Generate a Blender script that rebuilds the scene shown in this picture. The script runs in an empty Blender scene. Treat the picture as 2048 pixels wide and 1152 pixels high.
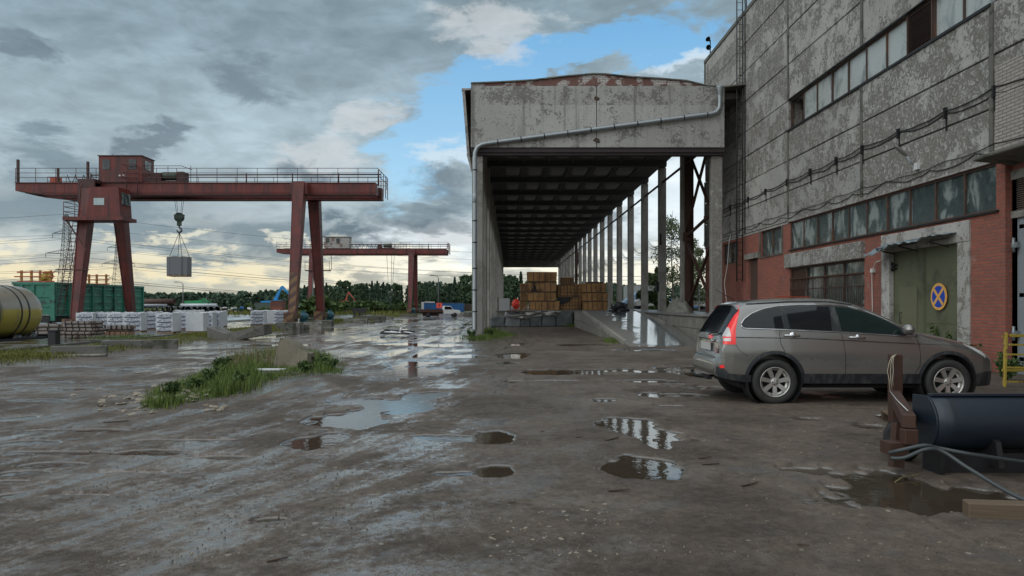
import bpy, bmesh, math, random
import numpy as np
from mathutils import Vector, Matrix, noise as mnoise
R = math.radians
random.seed(7)
sc = bpy.context.scene
COL = sc.collection
# ------------------------------------------------------------ camera
cam = bpy.data.cameras.new("camera"); camo = bpy.data.objects.new("camera", cam); COL.objects.link(camo)
F, H, VX, VY = 1450.0, 1.55, 1020.0, 608.0
cam.sensor_width = 36.0; cam.lens = F/2048*36
cam.shift_x = (1024-VX)/2048; cam.shift_y = (VY-576)/2048
cam.clip_start = 0.1; cam.clip_end = 6000
camo.location = (0, 0, H); camo.rotation_euler = (R(90), 0, 0)
sc.camera = camo
sc.view_settings.view_transform = 'Standard'; sc.view_settings.look = 'None'
sc.view_settings.exposure = 0.32; sc.view_settings.gamma = 1
sc.view_settings.use_curve_mapping = False
sc.cycles.max_bounces = 6; sc.cycles.use_denoising = True
SUN_EL, SUN_AZ = 38.0, -115.0     # azimuth from +Y, clockwise positive

# ------------------------------------------------------------ node helper
class NT:
    def __init__(s, tree): s.t = tree; s.N = tree.nodes; s.L = tree.links
    def put(s, sock, v):
        if v is None: return
        if isinstance(v, bpy.types.NodeSocket): s.L.new(v, sock)
        else:
            if sock.type == 'RGBA': v = (v, v, v, 1) if isinstance(v, (int, float)) else tuple(v)[:3]+(1,)
            sock.default_value = v
    def node(s, typ, props=None, **ins):
        n = s.N.new(typ)
        for k, v in (props or {}).items(): setattr(n, k, v)
        for k, v in ins.items():
            k2 = k.replace('_', ' ')
            s.put(n.inputs[k2] if k2 in n.inputs else n.inputs[k], v)
        return n
    def m(s, op, a, b=None, c=None, clamp=False):
        n = s.N.new('ShaderNodeMath'); n.operation = op; n.use_clamp = clamp
        for i, v in enumerate((a, b, c)): s.put(n.inputs[i], v)
        return n.outputs[0]
    def add(s, a, b): return s.m('ADD', a, b)
    def mul(s, a, b): return s.m('MULTIPLY', a, b)
    def sub(s, a, b): return s.m('SUBTRACT', a, b)
    def ss(s, v, lo, hi, a=0.0, b=1.0):
        n = s.N.new('ShaderNodeMapRange'); n.interpolation_type = 'SMOOTHSTEP'
        for i, x in enumerate((v, lo, hi, a, b)): s.put(n.inputs[i], x)
        return n.outputs[0]
    def mr(s, v, lo, hi, a=0.0, b=1.0):
        n = s.N.new('ShaderNodeMapRange'); n.clamp = True
        for i, x in enumerate((v, lo, hi, a, b)): s.put(n.inputs[i], x)
        return n.outputs[0]
    def mix(s, f, a, b, blend='MIX'):
        n = s.N.new('ShaderNodeMix'); n.data_type = 'RGBA'; n.blend_type = blend; n.clamp_factor = True
        s.put(n.inputs[0], f); s.put(n.inputs[6], a); s.put(n.inputs[7], b)
        return n.outputs[2]
    def xyz(s, v):
        n = s.N.new('ShaderNodeSeparateXYZ'); s.put(n.inputs[0], v); return n.outputs
    def vec(s, x, y, z):
        n = s.N.new('ShaderNodeCombineXYZ')
        for i, v in enumerate((x, y, z)): s.put(n.inputs[i], v)
        return n.outputs[0]
    def mp(s, v, scale=(1, 1, 1), loc=(0, 0, 0), rot=(0, 0, 0)):
        n = s.N.new('ShaderNodeMapping'); s.put(n.inputs[0], v)
        n.inputs['Scale'].default_value = scale; n.inputs['Location'].default_value = loc
        n.inputs['Rotation'].default_value = rot
        return n.outputs[0]
    def noise(s, v, sc=1.0, det=4, rough=0.55, dist=0.0):
        n = s.N.new('ShaderNodeTexNoise'); s.put(n.inputs['Vector'], v)
        n.inputs['Scale'].default_value = sc; n.inputs['Detail'].default_value = det
        n.inputs['Roughness'].default_value = rough; n.inputs['Distortion'].default_value = dist
        return n.outputs[0]
    def vor(s, v, sc=1.0, feat='F1', out=0, rnd=1.0):
        n = s.N.new('ShaderNodeTexVoronoi'); n.feature = feat; s.put(n.inputs['Vector'], v)
        n.inputs['Scale'].default_value = sc; n.inputs['Randomness'].default_value = rnd
        return n.outputs[out]
    def bump(s, h, strength=0.3, dist=0.02, nrm=None):
        n = s.N.new('ShaderNodeBump'); n.inputs['Strength'].default_value = strength
        n.inputs['Distance'].default_value = dist; s.put(n.inputs['Height'], h)
        if nrm is not None: s.put(n.inputs['Normal'], nrm)
        return n.outputs[0]
    def rampc(s, v, stops):
        n = s.N.new('ShaderNodeValToRGB'); s.put(n.inputs[0], v); r = n.color_ramp
        while len(r.elements) < len(stops): r.elements.new(0.5)
        for e, (p, c) in zip(r.elements, stops): e.position = p; e.color = (*c, 1)
        return n.outputs[0]

# ------------------------------------------------------------ sky
w = bpy.data.worlds.new("World"); sc.world = w; w.use_nodes = True
t = NT(w.node_tree); w.node_tree.nodes.clear()
d = t.xyz(t.node('ShaderNodeTexCoord').outputs['Generated'])
x, y, z = d[0], d[1], d[2]
az = t.m('ARCTAN2', x, y)
hl = t.m('SQRT', t.add(t.add(t.mul(x, x), t.mul(y, y)), 0.0004))
el = t.m('DIVIDE', z, hl)
elp = t.m('MAXIMUM', el, 0.0)
P = t.vec(az, t.mul(t.m('POWER', t.add(elp, 0.02), 0.75), 1.9), 0.0)
nA = t.noise(P, 5.0, 7, 0.58, 0.35)
nB = t.noise(t.mp(P, (1, 1.3, 1), (3.1, 7.7, 2)), 13.0, 7, 0.6, 0.4)
nC = t.noise(t.mp(P, (1, 1, 1), (9, 2, 5)), 2.2, 3, 0.5, 0.2)
nE = t.noise(t.mp(P, (1, 1, 1), (1, 5, 8)), 24.0, 6, 0.62, 0.3)
nD = t.noise(t.mp(P, (1, 1, 1), (4, 4, 1)), 7.0, 6, 0.62, 0.5); nF = t.noise(t.mp(P, (1, 1, 1), (8, 1, 3)), 8.0, 6, 0.62, 0.5)
azw = t.add(az, t.mul(t.sub(nD, .5), .20)); elw = t.add(el, t.mul(t.sub(nF, .5), .13))
def sky_blob(px, py, rx, ry, rot=0.0):
    a = math.atan((px-VX)/F); e = (VY-py)/F*math.cos(a)
    dx = t.sub(azw, a); dy = t.sub(elw, e)
    c, s_ = math.cos(rot), math.sin(rot)
    u = t.m('DIVIDE', t.add(t.mul(dx, c), t.mul(dy, s_)), rx/F)
    v = t.m('DIVIDE', t.sub(t.mul(dy, c), t.mul(dx, s_)), ry/F)
    return t.sub(1.0, t.m('SQRT', t.add(t.mul(u, u), t.mul(v, v))))
def union(bl):
    r = bl[0]
    for b in bl[1:]: r = t.m('MAXIMUM', r, b)
    return r
def ragged(b, n1, k1, n2, k2, lo, hi):
    v = t.add(b, t.add(t.mul(t.sub(n1, 0.5), k1), t.mul(t.sub(n2, 0.5), k2)))
    return t.ss(v, lo, hi)
base = t.rampc(t.m('MULTIPLY', elp, 1.25), [(0.0, (.46, .44, .34)), (0.05, (.42, .43, .38)), (0.12, (.37, .42, .43)), (0.25, (.31, .38, .41)),
               (0.42, (.22, .285, .32)), (0.6, (.18, .24, .27)), (1.0, (.32, .35, .37))])
k = t.add(0.88, t.mul(t.ss(nA, 0.35, 0.68), 0.38))
k = t.mul(k, t.add(0.88, t.mul(t.ss(nB, 0.3, 0.7), 0.26)))
k = t.mul(k, t.add(0.84, t.mul(nC, 0.32)))
cl = t.mix(1.0, base, t.vec(k, k, k), 'MULTIPLY')
# dark grey banks low over the horizon
bank = union([sky_blob(600, 470, 620, 70, 0), sky_blob(160, 400, 300, 90, .1), sky_blob(850, 420, 160, 60, 0), sky_blob(150, 330, 190, 60, -.2)])
cl = t.mix(t.mul(ragged(bank, nA, 2.2, nB, 1.2, .15, .7), .75), cl, (.135, .185, .215))
# bright broken cloud near the horizon
glow = union([sky_blob(120, 545, 420, 52, .05), sky_blob(330, 480, 230, 24, .1), sky_blob(480, 545, 260, 46, 0), sky_blob(560, 470, 200, 20, 0), sky_blob(800, 520, 380, 50, 0),
              sky_blob(1250, 540, 500, 90, 0), sky_blob(650, 560, 150, 30, 0)])
gm = ragged(glow, nB, 2.4, nE, 1.6, .28, .85)
gc = t.mix(t.ss(el, 0.02, 0.12), (.84, .72, .45), (.66, .66, .57))
gc = t.mix(t.ss(az, -.38, -.1), gc, (.98, .93, .76))
cl = t.mix(t.mul(gm, .72), cl, gc)
# blue opening
gap = union([sky_blob(1120, 110, 330, 62, .28), sky_blob(880, 270, 210, 100, .75), sky_blob(1330, 75, 170, 60, -.1), sky_blob(1330, 230, 150, 60, 0)])
gp = ragged(gap, nA, .7, nB, .8, .05, .4)
nish = t.node('ShaderNodeTexSky', {'sky_type': 'NISHITA', 'sun_disc': False, 'sun_elevation': R(SUN_EL), 'sun_rotation': R(SUN_AZ), 'altitude': 100.0, 'dust_density': 0.4, 'ozone_density': 1.5})
nb = t.mix(1.0, nish.outputs[0], (.075, .10, .105), 'MULTIPLY')
nb = t.mix(.55, nb, t.rampc(t.m('MULTIPLY', elp, 2.0), [(0, (.62, .74, .76)), (.35, (.42, .65, .80)), (.75, (.20, .47, .74))]))
cl = t.mix(t.mul(gp, .95), cl, nb)
wisp = union([sky_blob(1370, 120, 110, 40, .1), sky_blob(880, 330, 90, 60, 0)])
cl = t.mix(t.mul(ragged(wisp, nB, 2.2, nE, 1.4, .2, .9), .8), cl, (.55, .62, .66))
brt = union([sky_blob(1420, 400, 420, 190, 0), sky_blob(880, 480, 190, 60, 0)])
cl = t.mix(t.mul(ragged(brt, nA, 1.2, nB, 1.3, .02, .6), .85), cl, t.mix(nB, (.50, .58, .62), (.92, .95, .93)))
# lit cloud
lit = union([sky_blob(735, 232, 115, 48, .25), sky_blob(1030, 95, 85, 40, -.3), sky_blob(1010, 45, 170, 50, 0), sky_blob(640, 300, 120, 40, 0), sky_blob(900, 470, 130, 40, 0)])
lm = ragged(lit, nB, 1.1, nE, .9, .05, .6)
cl = t.mix(t.mul(lm, .62), cl, t.mix(nE, (.36, .39, .41), (.66, .65, .63)))
# dark torn clouds
dark = union([sky_blob(500, 155, 105, 62, -.35), sky_blob(62, 92, 75, 34, 0), sky_blob(625, 335, 85, 28, -.1), sky_blob(880, 368, 110, 34, -.1), sky_blob(300, 290, 60, 22, .2),
              sky_blob(850, 440, 120, 26, 0), sky_blob(1210, 430, 90, 34, 0), sky_blob(700, 460, 130, 24, 0)])
dm = ragged(dark, nB, 1.3, nE, .9, -.02, .8)
cl = t.mix(t.mul(dm, .72), cl, t.mix(nE, (.075, .105, .13), (.15, .19, .22)))
# the brighter cloud cover overhead and behind the viewer
back = t.mul(t.ss(y, 0.25, -0.5), t.ss(elp, 0.0, .25))
over = t.ss(elp, 0.7, 2.2)
bk = t.m('MAXIMUM', back, over)
cl = t.mix(bk, cl, t.mix(nA, (.62, .66, .69), (1.0, 1.02, 1.02)))
cl = t.mix(t.ss(el, 0.0, -0.02), cl, (.10, .095, .085))
cl = t.mix(t.ss(el, .03, .14), cl, t.mix(1.0, cl, (.99, 1.03, 1.07), 'MULTIPLY'))
sc10 = t.mix(1.0, cl, (10, 10, 10), 'MULTIPLY')
bg = t.node('ShaderNodeBackground', None, Color=sc10, Strength=0.1)
wo = t.node('ShaderNodeOutputWorld'); t.L.new(bg.outputs[0], wo.inputs[0])
# soft light of the covered sky
sl = bpy.data.lights.new("sun", 'SUN'); sl.energy = 0.6; sl.angle = R(60); sl.color = (1, .96, .9)
so = bpy.data.objects.new("sun", sl); COL.objects.link(so)
a_, e_ = R(SUN_AZ), R(SUN_EL)
so.rotation_euler = (-Vector((math.sin(a_)*math.cos(e_), math.cos(a_)*math.cos(e_), math.sin(e_)))).to_track_quat('-Z', 'Y').to_euler()
so.location = (-20, -5, 30)

# ------------------------------------------------------------ materials
MATS = {}
def mat(name, fn):
    if name in MATS: return MATS[name]
    m = bpy.data.materials.new(name); m.use_nodes = True
    n = NT(m.node_tree); m.node_tree.nodes.clear()
    b = n.node('ShaderNodeBsdfPrincipled'); o = n.node('ShaderNodeOutputMaterial')
    n.L.new(b.outputs[0], o.inputs[0])
    def S(**kw):
        for kk, v in kw.items(): n.put(b.inputs[kk.replace('_', ' ')], v)
    fn(n, S); MATS[name] = m
    return m
def OBJ(n): return n.node('ShaderNodeTexCoord').outputs['Object']
def simple(name, col, rough=.6, metal=0.0, var=.25, sc=3.0, bump=0.0, spec=None, stain=None, stain_sc=2.0, coat=0.0):
    def f(n, S):
        v = OBJ(n); a = n.noise(v, sc, 5, .6); b = n.noise(v, sc*7, 3, .6)
        k = n.add(1-var, n.mul(n.add(n.mul(a, .6), n.mul(b, .4)), 2*var))
        c = n.mix(1.0, col, n.vec(k, k, k), 'MULTIPLY')
        if stain: c = n.mix(n.ss(n.noise(v, stain_sc, 6, .65, .3), .5, .64), c, stain)
        S(Base_Color=c, Roughness=n.mr(a, .3, .7, max(rough-.1, .02), min(rough+.1, 1)), Metallic=metal)
        if coat: S(Coat_Weight=coat)
        if bump: S(Normal=n.bump(n.noise(v, sc*10, 4, .65), bump, .02))
    return mat(name, f)

def peeling(n, S, paint=(.50, .495, .465), paint2=(.36, .355, .335), bare=(.10, .088, .075), amt=.35, streak=.5, sc=1.0):
    v = OBJ(n)
    p3 = n.xyz(v); wn_ = n.N.new('ShaderNodeTexWhiteNoise'); n.put(wn_.inputs['Vector'], n.vec(n.m('FLOOR', n.mul(n.sub(p3[1], 16.5), 1/6.04)), n.m('FLOOR', n.mul(p3[2], 1/1.2)), 1.5)); pan = wn_.outputs[0]
    big = n.add(n.noise(v, .22*sc, 4, .6), n.mul(n.sub(pan, .5), .25))
    pat = n.add(n.noise(v, 1.1*sc, 3, .6, .4), n.mul(n.sub(n.m('FRACT', n.mul(pan, 7.3)), .5), .16))
    f1 = n.noise(v, 6.2*sc, 9, .76, 1.6)
    wv = n.N.new('ShaderNodeVectorMath'); wv.operation = 'MULTIPLY_ADD'
    nn = n.N.new('ShaderNodeTexNoise'); n.put(nn.inputs['Vector'], v); nn.inputs['Scale'].default_value = 3.0; nn.inputs['Detail'].default_value = 3
    n.L.new(nn.outputs[1], wv.inputs[0]); wv.inputs[1].default_value = (.35, .35, .35); n.L.new(v, wv.inputs[2])
    cr = n.vor(wv.outputs[0], 5.2*sc, 'DISTANCE_TO_EDGE'); cc = n.xyz(n.vor(wv.outputs[0], 5.2*sc, 'F1', 'Color'))[0]
    st = n.noise(n.mp(v, (2.2, 2.2, .10)), 1.5, 6, .65)
    c = n.mix(n.ss(big, .35, .65), paint, paint2)
    c = n.mix(n.mul(n.ss(st, .5, .75), streak), c, (.075, .072, .062))
    reg = n.ss(pat, .58-amt*.25, .72-amt*.12)
    rgn = n.ss(n.add(n.add(pat, amt*.10), n.mul(n.sub(f1, .5), .7)), .46, .60)
    peel = n.ss(n.add(f1, n.mul(rgn, .10)), .585, .61)
    crack = n.mul(n.ss(n.add(cr, n.mul(n.sub(f1, .5), .25)), .15, .05), rgn)
    flake = n.mul(n.mul(n.ss(cc, .25, .95), rgn), n.ss(f1, .38, .5))
    c = n.mix(n.mul(flake, .9), c, (min(paint[0]*1.5, .66), min(paint[1]*1.5, .66), min(paint[2]*1.5, .64)))
    pm = n.m('MAXIMUM', n.mul(peel, .95), n.mul(crack, .95))
    bc = n.mix(f1, bare, (bare[0]*1.5, bare[1]*1.45, bare[2]*1.4))
    c = n.mix(pm, c, bc)
    # curled paint edges read lighter
    edge = n.mul(n.ss(n.add(f1, n.mul(reg, .16)), .555, .585), n.sub(1.0, peel))
    c = n.mix(n.mul(edge, .5), c, (.52, .51, .48))
    fine = n.noise(v, 38, 3, .7)
    c = n.mix(.38, c, n.mix(fine, (.05, .05, .047), (.46, .45, .42)))
    S(Base_Color=c, Roughness=.8, Specular_IOR_Level=.3,
      Normal=n.bump(n.add(n.mul(pm, -1.0), n.mul(fine, .35)), .75, .02))
M_panel = mat('peeling_concrete', lambda n, S: peeling(n, S))
M_fascia = mat('stained_fascia', lambda n, S: peeling(n, S, (.52, .51, .48), (.40, .39, .365), (.10, .092, .08), -.9, 1.0))
M_white = mat('peeling_white_plaster', lambda n, S: peeling(n, S, (.60, .59, .56), (.48, .47, .44), (.16, .13, .10), -.1, .4, 2.0))
M_rawcol = mat('weathered_column', lambda n, S: peeling(n, S, (.40, .385, .35), (.31, .30, .27), (.18, .17, .15), -.2, .5, 1.3))
M_roughcol = mat('rough_column', lambda n, S: peeling(n, S, (.5, .48, .42), (.36, .34, .3), (.12, .105, .09), 1.4, .3, 3.5))

def brick_fn(colA, colB, mortar, dirty, whit=0.0):
    def f(n, S):
        v = OBJ(n); p = n.xyz(v)
        uv = n.vec(n.add(p[0], p[1]), p[2], 0)
        b = n.N.new('ShaderNodeTexBrick'); n.put(b.inputs['Vector'], uv)
        b.inputs['Scale'].default_value = 1.0; b.inputs['Brick Width'].default_value = .26; b.inputs['Row Height'].default_value = .077
        b.inputs['Mortar Size'].default_value = .011; b.inputs['Mortar Smooth'].default_value = .3; b.inputs['Bias'].default_value = 0
        b.inputs['Color1'].default_value = (*colA, 1); b.inputs['Color2'].default_value = (*colB, 1); b.inputs['Mortar'].default_value = (*mortar, 1)
        nz = n.noise(v, .9, 5, .65); nf = n.noise(v, 14, 4, .65); nz2 = n.noise(n.mp(v, (1.5, 1.5, .3)), .8, 5, .6)
        c = n.mix(n.mul(n.ss(nz, .45, .7), .55), b.outputs[0], dirty)
        c = n.mix(n.mul(n.ss(nz2, .55, .75), .5), c, (.06, .045, .04))
        c = n.mix(n.mul(n.ss(n.noise(v, 2.0, 6, .7), .6, .7), .35), c, (.42, .36, .33))
        c = n.mix(.3, c, n.mix(nf, (.03, .02, .02), (.45, .3, .25)))
        if whit:
            wm = n.ss(n.noise(uv, 1.2, 4, .6), .62-whit*.2, .68-whit*.2)
            c = n.mix(n.mul(wm, n.ss(b.outputs[1], .9, .2)), c, (.52, .5, .47))
        hgt = n.sub(n.mul(nf, .3), b.outputs[1])
        S(Base_Color=c, Roughness=.8, Specular_IOR_Level=.3, Normal=n.bump(hgt, .8, .015))
    return f
M_brick = mat('red_brick', brick_fn((.40, .085, .045), (.27, .062, .036), (.19, .13, .11), (.13, .055, .042)))
M_brickdk = mat('old_dark_brick', brick_fn((.17, .055, .04), (.11, .045, .036), (.12, .09, .08), (.07, .045, .04)))
M_gable = mat('flaking_gable_brick', brick_fn((.2, .055, .04), (.14, .045, .035), (.13, .11, .1), (.1, .045, .04), .75))
M_wbrick = mat('white_painted_brick', brick_fn((.44, .44, .41), (.36, .36, .34), (.13, .13, .125), (.3, .3, .28)))

def glass_fn(dust, tint, lo=.42, hi=.62):
    def f(n, S):
        v = OBJ(n); a = n.noise(n.mp(v, (1, 1.1, .55)), 1.5, 4, .6, .6); b = n.noise(v, 5, 4, .6)
        c = n.mix(n.ss(a, lo, hi), tint, dust)
        S(Base_Color=c, Roughness=n.mr(b, .35, .65, .1, .35), Specular_IOR_Level=.7, Normal=n.bump(n.noise(v, 1.3, 2, .5), .12, .05))
    return f
M_glass = mat('dusty_window_glass', glass_fn((.22, .26, .25), (.04, .06, .06), .47, .60))
M_glassup = mat('dusty_sky_glass', glass_fn((.42, .46, .45), (.18, .21, .21), .3, .55))  # dust, plus a pale sky reflection put into the base colour
M_glassdk = mat('dark_window_glass', glass_fn((.07, .08, .08), (.02, .025, .026)))
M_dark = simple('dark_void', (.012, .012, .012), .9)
M_frame = simple('rusty_window_frame', (.07, .05, .042), .7, 0, .4, 6, stain=(.13, .06, .035))
M_louver = simple('rusty_louvre', (.075, .045, .035), .65, 0, .35, 5)
M_doorgreen = simple('olive_gate_paint', (.115, .125, .075), .55, 0, .28, 1.2, .1, stain=(.075, .08, .05), stain_sc=1.4)
M_doorgrey = simple('grey_gate_paint', (.22, .25, .27), .5, 0, .15, 1.5)
M_conc = simple('plain_concrete', (.24, .23, .205), .85, 0, .4, 1.3, .4, stain=(.12, .115, .1))
M_concdk = simple('damp_concrete', (.13, .125, .11), .7, 0, .45, 1.1, .45, stain=(.05, .055, .035))
M_slab = simple('wet_concrete_top', (.16, .155, .145), .35, 0, .35, 1.5, .2)
M_ceil = simple('sooty_ceiling', (.085, .085, .085), .85, 0, .35, 1.2, .3)  # even dark grey for slab, ribs and beams
M_bliss = simple('ceiling_coffer', (.20, .20, .195), .8, 0, .4, 2.0, .3)  # lighter than the slab: light from the ground put into the colour
M_galv = simple('galvanised_pipe', (.30, .33, .34), .42, .7, .15, 4)
M_bmetal = simple('black_metal', (.022, .022, .024), .5, .3, .3, 5)
def cranef(n, S):
    v = OBJ(n); a = n.noise(v, .7, 6, .7, .4); b = n.noise(n.mp(v, (2.2, 2.2, .14)), 1.6, 5, .65); d_ = n.noise(v, 9, 5, .7)
    c = n.mix(n.ss(a, .35, .65), (.15, .026, .02), (.085, .020, .017))
    c = n.mix(n.mul(n.ss(b, .52, .66), .75), c, (.035, .016, .014)); c = n.mix(n.mul(n.ss(n.add(d_, n.mul(n.sub(a, .5), .5)), .62, .68), .8), c, (.10, .045, .028))
    c = n.mix(n.mul(n.ss(b, .42, .34), .3), c, (.21, .07, .055))
    S(Base_Color=c, Roughness=n.mr(d_, .3, .7, .38, .7), Normal=n.bump(d_, .25, .02))
M_crane = mat('oxide_red_paint', cranef)
M_craned = simple('dark_red_steel', (.06, .022, .02), .6, 0, .4, 2, stain=(.03, .018, .016))
M_rail_h = simple('red_handrail', (.08, .03, .028), .6)
M_hook = simple('olive_hook_block', (.05, .07, .05), .5)
M_rust = simple('brown_rusty_steel', (.062, .028, .018), .6, .1, .4, 5, .2, stain=(.06, .035, .028), stain_sc=4)
M_bluegreen = simple('teal_motor_paint', (.03, .12, .15), .5)
M_wood = simple('weathered_wood', (.26, .17, .10), .75, 0, .4, 4, .2)
M_wooddk = simple('dark_wet_wood', (.07, .045, .03), .5, 0, .4, 5, .2)
M_rubber = simple('black_rubber', (.022, .022, .023), .7, 0, .3, 8, .1)
M_tarp = simple('dark_grey_tarp', (.085, .10, .105), .42, 0, .35, 2.5, .4)
M_film = simple('dull_grey_film', (.30, .30, .28), .35, 0, .35, 3, .4)
M_rope = simple('pale_rope', (.42, .40, .30), .8)
M_steel = simple('wet_dark_steel', (.09, .09, .09), .35, .6, .3, 3)
M_green = simple('green_wagon_paint', (.03, .18, .12), .5, 0, .3, 1.5, .15, stain=(.03, .06, .045), stain_sc=1.6)
M_ywood = simple('ochre_timber', (.36, .2, .05), .7)
M_yell = simple('yellow_tarp', (.4, .27, .04), .6)
M_pipeblk = simple('black_pipe_shell', (.03, .034, .04), .4, 0, .3, 2)
M_pylon = simple('pylon_steel', (.11, .12, .12), .7)
M_wire = simple('wire', (.05, .055, .06), .7)
M_blue = simple('blue_sheet', (.012, .11, .30), .5, 0, .15, 1)
M_bright = simple('bright_blue_paint', (.015, .23, .52), .45)
M_orange = simple('faded_red_orange_paint', (.36, .075, .04), .55)
M_exgreen = simple('green_machine_paint', (.02, .24, .09), .5)
M_whitep = simple('white_paint', (.6, .61, .6), .5, 0, .12, 2)
M_signred = simple('red_sign_face', (.72, .05, .03), .5)
M_signor = simple('yellow_sign_rim', (.75, .40, .10), .45, 0, .06)
M_signbl = simple('blue_sign_face', (.008, .06, .42), .45, 0, .06)
M_bark = simple('bark', (.07, .06, .05), .9)
M_birch = simple('pale_birch_bark', (.3, .29, .27), .8, stain=(.05, .05, .05), stain_sc=4)
M_stone = simple('pale_rubble_stone', (.27, .235, .18), .8, 0, .4, 9, .3)
M_boulder = simple('broken_concrete', (.17, .15, .11), .85, 0, .4, 2.5, .5, stain=(.075, .08, .04), stain_sc=1.8)
def leaf(name, a, b):
    def f(n, S):
        g = n.node('ShaderNodeNewGeometry'); r = g.outputs['Random Per Island']
        c = n.mix(r, a, b)
        S(Base_Color=c, Roughness=.6, Specular_IOR_Level=.25)
    return mat(name, f)
M_leafc = leaf('conifer_leaf', (.03, .062, .042), (.062, .10, .058))  # bluish and lightened: distance haze put into the leaf colour
M_leafd = leaf('broad_leaf', (.038, .075, .042), (.08, .12, .06))  # haze of the far trees put into this colour too
M_leafb = leaf('birch_leaf', (.05, .085, .03), (.15, .18, .08))
M_bush = leaf('bush_leaf', (.03, .065, .018), (.09, .13, .04))
M_grass = leaf('grass_blade', (.035, .07, .012), (.16, .215, .05))
M_moss = leaf('short_moss_grass', (.07, .085, .015), (.17, .17, .035))
M_straw = leaf('dry_stem', (.13, .10, .05), (.22, .18, .09))
# ------------------------------------------------------------ mesh builder
class MB:
    def __init__(s): s.v = []; s.f = []; s.mi = []; s.sm = []
    def quad(s, a, b, c, d, mi=0, sm=False):
        i = len(s.v); s.v += [tuple(a), tuple(b), tuple(c), tuple(d)]; s.f.append((i, i+1, i+2, i+3)); s.mi.append(mi); s.sm.append(sm)
    def poly(s, pts, mi=0):
        i = len(s.v); s.v += [tuple(p) for p in pts]; s.f.append(tuple(range(i, i+len(pts)))); s.mi.append(mi); s.sm.append(False)
    def box(s, x0, x1, y0, y1, z0, z1, mi=0):
        s.hexa([(x0, y0, z0), (x1, y0, z0), (x1, y1, z0), (x0, y1, z0), (x0, y0, z1), (x1, y0, z1), (x1, y1, z1), (x0, y1, z1)], mi)
        return s
    def hexa(s, p, mi=0):
        i = len(s.v); s.v += [tuple(q) for q in p]
        for f in ((0, 3, 2, 1), (4, 5, 6, 7), (0, 1, 5, 4), (1, 2, 6, 5), (2, 3, 7, 6), (3, 0, 4, 7)):
            s.f.append(tuple(i+k for k in f)); s.mi.append(mi); s.sm.append(False)
        return s
    def beam(s, p, q, a, b=None, up=(0, 0, 1), a2=None, b2=None, mi=0):
        p = Vector(p); q = Vector(q); b = a if b is None else b; a2 = a if a2 is None else a2; b2 = b if b2 is None else b2
        d = (q-p).normalized(); u = Vector(up)
        if abs(d.dot(u)) > .98: u = Vector((1, 0, 0))
        sx = d.cross(u).normalized(); sz = sx.cross(d).normalized()
        P_ = []
        for c, A, B in ((p, a/2, b/2), (q, a2/2, b2/2)):
            for i, j in ((-1, -1), (1, -1), (1, 1), (-1, 1)): P_.append(c+sx*i*A+sz*j*B)
        s.hexa(P_, mi); return s
    def tube(s, pts, r, n=8, mi=0, caps=True, r2=None, sm=True):
        pts = [Vector(p) for p in pts]; i0 = len(s.v); m = len(pts); prev = None
        for k, p in enumerate(pts):
            t_ = (pts[min(k+1, m-1)]-pts[max(k-1, 0)]).normalized()
            if prev is None:
                u = Vector((0, 0, 1)) if abs(t_.z) < .95 else Vector((1, 0, 0))
                a = t_.cross(u).normalized()
            else: a = (prev-t_*prev.dot(t_)).normalized()
            prev = a; b = t_.cross(a)
            rr = r if r2 is None else r+(r2-r)*k/(m-1)
            if isinstance(r, (list, tuple)): rr = r[k]
            for j in range(n):
                an = 2*math.pi*j/n; s.v.append(tuple(p+(a*math.cos(an)+b*math.sin(an))*rr))
        for k in range(m-1):
            for j in range(n):
                s.f.append((i0+k*n+j, i0+k*n+(j+1) % n, i0+(k+1)*n+(j+1) % n, i0+(k+1)*n+j)); s.mi.append(mi); s.sm.append(sm)
        if caps:
            s.f.append(tuple(i0+j for j in range(n))[::-1]); s.mi.append(mi); s.sm.append(False)
            s.f.append(tuple(i0+(m-1)*n+j for j in range(n))); s.mi.append(mi); s.sm.append(False)
        return s
    def lathe(s, prof, c, axis, n=32, mi=0, sm=True, closed=False):
        c = Vector(c); ax = Vector(axis).normalized(); u = Vector((0, 0, 1)) if abs(ax.z) < .9 else Vector((1, 0, 0))
        a = ax.cross(u).normalized(); b = ax.cross(a); i0 = len(s.v); m = len(prof)
        for h, r in prof:
            for j in range(n):
                an = 2*math.pi*j/n; s.v.append(tuple(c+ax*h+(a*math.cos(an)+b*math.sin(an))*r))
        for k in range(m if closed else m-1):
            k2 = (k+1) % m
            for j in range(n):
                s.f.append((i0+k*n+j, i0+k*n+(j+1) % n, i0+k2*n+(j+1) % n, i0+k2*n+j)); s.mi.append(mi); s.sm.append(sm)
        return s
    def prism(s, pts, fa, fb, mi=0, mi_cap=None):
        """pts 2-D; fa / fb map a 2-D point to the two end faces"""
        n = len(pts); i0 = len(s.v); s.v += [tuple(fa(p)) for p in pts]+[tuple(fb(p)) for p in pts]
        for j in range(n):
            s.f.append((i0+j, i0+(j+1) % n, i0+n+(j+1) % n, i0+n+j)); s.mi.append(mi); s.sm.append(False)
        mc = mi if mi_cap is None else mi_cap
        s.f.append(tuple(range(i0, i0+n))[::-1]); s.mi.append(mc); s.sm.append(False)
        s.f.append(tuple(range(i0+n, i0+2*n))); s.mi.append(mc); s.sm.append(False)
        return s
    def grid(s, fn, nu, nv, mi=0, sm=True, wrap=False):
        i0 = len(s.v)
        for i in range(nu+1):
            for j in range(nv+1): s.v.append(tuple(fn(i/nu, j/nv)))
        for i in range(nu):
            for j in range(nv):
                a = i0+i*(nv+1)+j; s.f.append((a, a+nv+1, a+nv+2, a+1)); s.mi.append(mi); s.sm.append(sm)
        return s
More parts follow.
